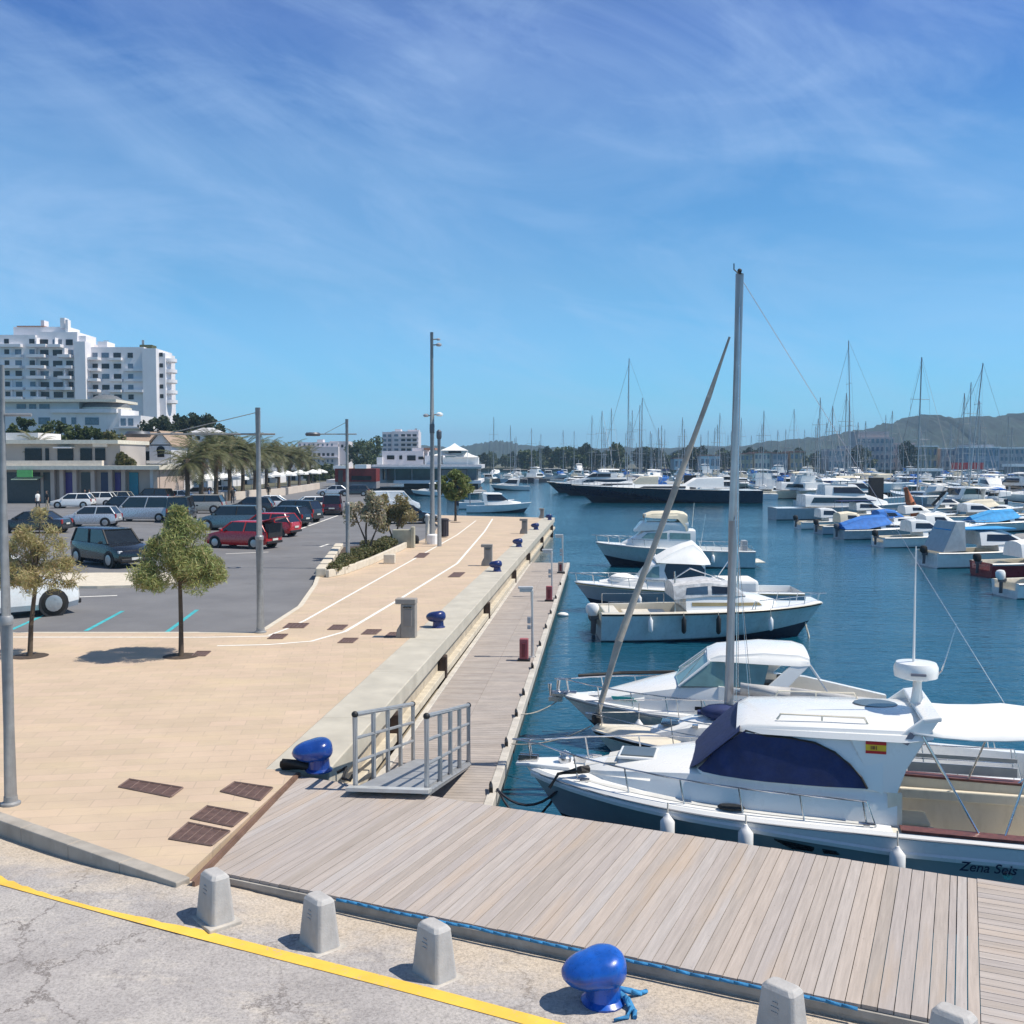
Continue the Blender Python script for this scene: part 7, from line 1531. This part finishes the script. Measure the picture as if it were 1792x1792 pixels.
rowsY = [(140, 1560, 1850, 3.7), (156, 1430, 1850, 3.7), (172, 1330, 1900, 3.7), (192, 1010, 1900, 3.9), (212, 985, 1900, 4.3), (236, 1010, 1900, 4.5), (262, 1030, 1900, 4.8), (290, 868, 1900, 4.7), (325, 860, 1900, 5.6), (365, 860, 1900, 6.2), (410, 900, 1880, 7)]
cnt = 0
for Y, u0, u1, gap in rowsY:
    if not gap: continue
    x = P(u0, 830, Y).x; xe = P(u1, 830, Y).x
    while x < xe:
        u = 896+x/Y*FPX*.998; r = random.random(); kd = 'sail' if r < (.5 if Y > 180 else .18) else 'cruiser' if r < .78 else 'open' if r < .92 else 'yacht'
        far(kd, u, Y+random.uniform(-3, 3), random.choice((80, 95, 100, 265, 275, 88))+random.uniform(-12, 12)); cnt += 1
        x += gap*random.uniform(.8, 1.5)*(1.5 if kd == 'yacht' else 1)
for kd in protos:
    for q in protos[kd]:
        if q[0] not in used: bpy.data.objects.remove(q[0])
print('FAR BOATS', cnt)
for Y, u0, u1 in ((200, 1010, 1990), (248, 1010, 1990), (305, 860, 1990), (345, 860, 1990)):
    a, c = P(u0, 830, Y), P(u1, 830, Y); b = MB(); b.bb(0, c.x-a.x, -1, 1, -.3, .45); o = b.build('pontoon', conc); o.location = (a.x, Y, WZ); tag(o, {200: 'far pontoon between the first rows of moored boats', 248: 'far pontoon between the second rows of moored boats', 305: 'far pontoon between the third rows of moored boats', 345: 'farthest pontoon before the shore'}[Y], 'pontoon', None)
b = MB(); a, c = P(846, 830, 285), P(962, 830, 285); b.bb(0, c.x-a.x, -2, 2, -.5, 1.0); o = b.build('harbour_mole', M('dark_concrete')); o.location = (a.x, 285, WZ); tag(o, 'dark low harbour mole at the left of the marina', 'mole')
# ---- far shore: trees and buildings -----------------------------------------------------------
random.seed(31)
fp = [crown_tree(V((0, 0, 0)), 6, 4.2, 6.5, farleaf, 'x', 26, 30, 1.3, name='tree', group='x'), crown_tree(V((0, 0, 0)), 4.5, 5.5, 8, pine, 'x', 26, 30, 1.2, name='tree', group='x'), crown_tree(V((0, 0, 0)), 7.5, 4.5, 6, bushg, 'x', 30, 30, 1.4, name='tree', group='x')]
first = [True]*3
for q in range(110):
    u = random.uniform(842, 1270) if q < 66 else random.uniform(1270, 1600); Y = random.uniform(480, 600) if u > 900 else random.uniform(600, 660); i = random.choice((0, 0, 1, 2)) if u < 960 else random.choice((0, 1, 1, 2)); pp_ = P(u, 800, Y)
    side_ = 'left' if u < 980 else 'middle' if u < 1160 else 'right'
    lab = ['rounded green', 'tall dark', 'broad pale green'][i]+' tree on the far shore at the '+side_+' of the marina'; g_ = ['rounded', 'tall', 'broad'][i]+' far shore trees, '+side_
    sc_ = random.uniform(.6, .95)
    if first[i]: o = fp[i]; first[i] = False
    else: o = copy_tree(fp[i])
    o.location = (pp_.x, Y, .2); o.scale = (sc_, sc_, sc_*random.uniform(.8, 1.15)); tag(o, lab, 'tree', g_)
def far_building(u0, u1, v0, Y, mt, label, rows=2, cols=5, roof=None, name='far_building', wm_=win_b, steps=()):
    k = Y/FPX; a = P(u0, 830, Y); zt = P(u0, v0, Y).z-.2; t = empty(name, V((a.x, Y, .2)), 0, label, 'building'); W_ = (u1-u0)*k
    part_box(t, 'wall', mt, 0, W_, 0, 12, 0, zt)
    for s0, s1, vv in steps: part_box(t, 'upper_floor', mt, (s0-u0)*k, (s1-u0)*k, 1, 11, zt, P(u0, vv, Y).z-.2)
    if roof: part_box(t, 'roof', roof, -.5, W_+.5, -.5, 12.5, zt, zt+.6)
    fh = zt/rows
    for r in range(rows):
        for c in range(cols): part_box(t, 'window', wm_, W_*(c+.22)/cols, W_*(c+.75)/cols, -.12, .1, fh*r+fh*.3, fh*r+fh*.8)
tan_w = M('tan_render', (.42, .33, .22), .85); greyb = M('grey_blue_cladding', (.28, .32, .38), .6); pinkg = M('pink_grey_render', (.44, .38, .38), .85); terr = M('terracotta')
for a in ((1498, 1564, 765, 500, pinkg, 'pink grey stepped hotel below the dark hill', 4, 8, None, [(1500, 1556, 755)]), (1560, 1600, 775, 505, pinkg, 'lower pink grey wing right of the stepped hotel', 3, 5, None, []), (1690, 1748, 784, 470, greyb, 'grey blue boat hall with a white roof edge at right', 2, 6, white, [(1696, 1740, 778)]), (1748, 1800, 785, 480, pinkg, 'pale building right of the grey blue boat hall', 3, 6, white, []),
          (1290, 1318, 795, 470, tan_w, 'tan village house left end of the far village row', 2, 4, terr, []), (1320, 1348, 793, 472, M('slab_cream'), 'cream village house second of the far village row', 2, 4, terr, []), (1352, 1378, 794, 470, pinkg, 'pinkish village house third of the far village row', 2, 4, terr, []), (1382, 1405, 792, 474, tan_w, 'tan village house fourth of the far village row', 2, 3, terr, []),
          (1450, 1478, 786, 480, pinkg, 'pale far house left of the stepped hotel', 2, 4, None, []), (1478, 1500, 780, 485, greyb, 'grey far house touching the stepped hotel', 3, 3, None, []), (1606, 1640, 782, 490, tan_w, 'tan far house left of the leaning mast', 2, 4, white, []), (1645, 1688, 786, 495, pinkg, 'pale low house right of the leaning mast', 2, 5, white, []), (1225, 1260, 798, 475, wallw, 'white low house between trees and furled sail', 1, 4, terr, []), (1180, 1205, 803, 480, wallw, 'white small house among the far trees', 1, 3, terr, []), (880, 935, 822, 500, wallc, 'long low cream quay shed at the left of the marina', 1, 8, None, []), (940, 985, 820, 505, wallw, 'long low white quay shed before the trees', 1, 6, None, [])): far_building(*a[:9][:5], a[5], a[6], a[7], a[8], steps=a[9])
Y = 330; k = Y/FPX; a = P(1665, 835, Y); t = empty('red_hoarding', V((a.x, Y, WZ)), 0, 'long red hoarding behind the boats at right', 'hoarding'); part_box(t, 'panel', M('red_panel', (.42, .03, .03), .6), 0, 56*k, 0, .6, 3.2, 5.4); [part_box(t, 'post', alu, x_, x_+.2, .1, .4, 0, 3.2) for x_ in (0, 5, 9.8)]
Y = 300; k = Y/FPX
for u0, u1, v0, lab in ((1600, 1650, 820, 'white boat shed with a flat roof behind the leaning mast'), (1770, 1830, 812, 'white boat shed at the right edge')):
    a = P(u0, 835, Y); t = empty('boat_shed', V((a.x, Y, WZ)), 0, lab, 'shed'); part_box(t, 'roof', white, 0, (u1-u0)*k, 0, 6, P(0, v0, Y).z-WZ-.8, P(0, v0, Y).z-WZ); part_box(t, 'wall', M('grey_wall'), .5, (u1-u0)*k-.5, .5, 5.5, 0, P(0, v0, Y).z-WZ-.8)
# gulls / buoys: small mooring buoys on the water near the pontoon
for q, (u, v) in enumerate(((985, 1078), (760, 0))):
    if v: b = MB(); b.ball((0, 0, 0), .14, 10, 7, (1.6, 1, .7)); o = b.build('mooring_buoy', white, smooth=60); o.location = at_w(u, v)+V((0, 0, .05)); tag(o, 'small white float on the water beside the pontoon', 'buoy')
# ---------------------------------------------------------------- light, sky, camera
SUN_EL, SX, SY = 58, .99, -.10
n0 = math.hypot(SX, SY); sx, sy = SX/n0, SY/n0
sd = V((sx*math.cos(R(SUN_EL)), sy*math.cos(R(SUN_EL)), math.sin(R(SUN_EL))))
l = bpy.data.lights.new('sun', 'SUN'); l.energy = 5.0; l.angle = R(.53); l.color = (1, .925, .81)
so = bpy.data.objects.new('sun', l); COL.objects.link(so); so.rotation_euler = sd.to_track_quat('Z', 'Y').to_euler(); so.location = (20, -10, 60)
w = bpy.data.worlds.new('World'); sc.world = w; w.use_nodes = True; nt = w.node_tree; bg = nt.nodes['Background']
sk = nt.nodes.new('ShaderNodeTexSky'); sk.sky_type = 'NISHITA'; sk.sun_disc = False; sk.sun_elevation = R(SUN_EL); sk.sun_rotation = math.atan2(sx, sy)
sk.air_density = 1.0; sk.dust_density = .25; sk.ozone_density = 2.2; sk.altitude = 0
tc = nt.nodes.new('ShaderNodeTexCoord'); sep = nt.nodes.new('ShaderNodeSeparateXYZ'); nt.links.new(tc.outputs['Generated'], sep.inputs[0])
def mth(op, a, b): 
    n = nt.nodes.new('ShaderNodeMath'); n.operation = op
    for s, v in zip(n.inputs, (a, b)):
        if hasattr(v, 'links'): nt.links.new(v, s)
        else: s.default_value = v
    return n.outputs[0]
skyc = mixrgb(nt, sk.outputs[0], ramp(nt, sep.outputs['Z'], [(0, (.215, .62, 1.0)), (.06, (.18, .48, .68)), (.17, (.20, .43, .56)), (.27, (.22, .42, .56)), (.386, (.14, .28, .52)), (.55, (.125, .20, .31)), (1, (.115, .17, .245))]), 1.0, 'MULTIPLY')
skyc = mixrgb(nt, skyc, (1.5, 1.5, 1.5), 1.0, 'MULTIPLY')
zz = mth('ADD', mth('MAXIMUM', sep.outputs['Z'], 0.0), .12)
cv = nt.nodes.new('ShaderNodeCombineXYZ'); nt.links.new(mth('DIVIDE', sep.outputs['X'], zz), cv.inputs[0]); nt.links.new(mth('DIVIDE', sep.outputs['Y'], zz), cv.inputs[1])
def cmap(rot, scl, loc=(0, 0, 0)):
    m_ = nt.nodes.new('ShaderNodeMapping'); m_.vector_type = 'TEXTURE'; m_.inputs['Rotation'].default_value = (0, rot, 0); m_.inputs['Scale'].default_value = tuple(1/q for q in scl); m_.inputs['Location'].default_value = loc; nt.links.new(tc.outputs['Generated'], m_.inputs[0]); return m_.outputs[0]
c1 = ramp(nt, noise(nt, cmap(R(24), (1.3, 1, 4.6), (3, 1, 0)), 1.5, 8, .62, 1.5), [(.45, 0), (.84, 1)])
c2 = ramp(nt, noise(nt, cmap(R(8), (1.0, 1, 3.5), (8, 4, 2)), 1.1, 6, .55, .7), [(.40, 0), (.75, 1)])
c3 = ramp(nt, noise(nt, cmap(R(13), (1.4, 1, 5.0), (1, 7, 0)), 1.6, 9, .66, 1.7), [(.50, 0), (.86, 1)])
def s_(c): 
    n = nt.nodes.new('ShaderNodeRGBToBW'); nt.links.new(c, n.inputs[0]); return n.outputs[0]
mask = mth('MINIMUM', mth('ADD', mth('MULTIPLY', s_(c1), .36), mth('ADD', mth('MULTIPLY', s_(c2), .26), mth('MULTIPLY', s_(c3), .32))), .6)
col = mixrgb(nt, skyc, (3.2, 4.4, 6.2), mask)
nt.links.new(col, bg.inputs['Color']); bg.inputs['Strength'].default_value = .15
cam = bpy.data.cameras.new('camera'); co_ = bpy.data.objects.new('camera', cam); COL.objects.link(co_); sc.camera = co_
co_.location = (0, 0, CAMH); co_.rotation_euler = (R(90)-PIT, 0, 0); cam.sensor_width = 36; cam.sensor_fit = 'HORIZONTAL'; cam.lens = 36*FPX/1792; cam.clip_end = 12000; cam.clip_start = .1
sc.view_settings.view_transform = 'Standard'; sc.view_settings.look = 'None'; sc.view_settings.gamma = 1; sc.view_settings.exposure = .18; sc.view_settings.use_curve_mapping = False
sc.render.resolution_x = 1024; sc.render.resolution_y = 1024; sc.render.engine = 'CYCLES'
# sea haze
hz, nt, bs = nodes('haze_air'); nt.nodes.remove(bs)
vp = nt.nodes.new('ShaderNodeVolumePrincipled'); vp.inputs['Color'].default_value = (.48, .74, 1, 1); vp.inputs['Density'].default_value = .00022; vp.inputs['Anisotropy'].default_value = 0
nt.links.new(vp.outputs[0], [q for q in nt.nodes if q.type == 'OUTPUT_MATERIAL'][0].inputs['Volume'])
b = MB(); b.bb(-2700, 4700, -100, 7200, -7.5, 190); o = b.build('haze', hz); tag(o, kind='stuff')
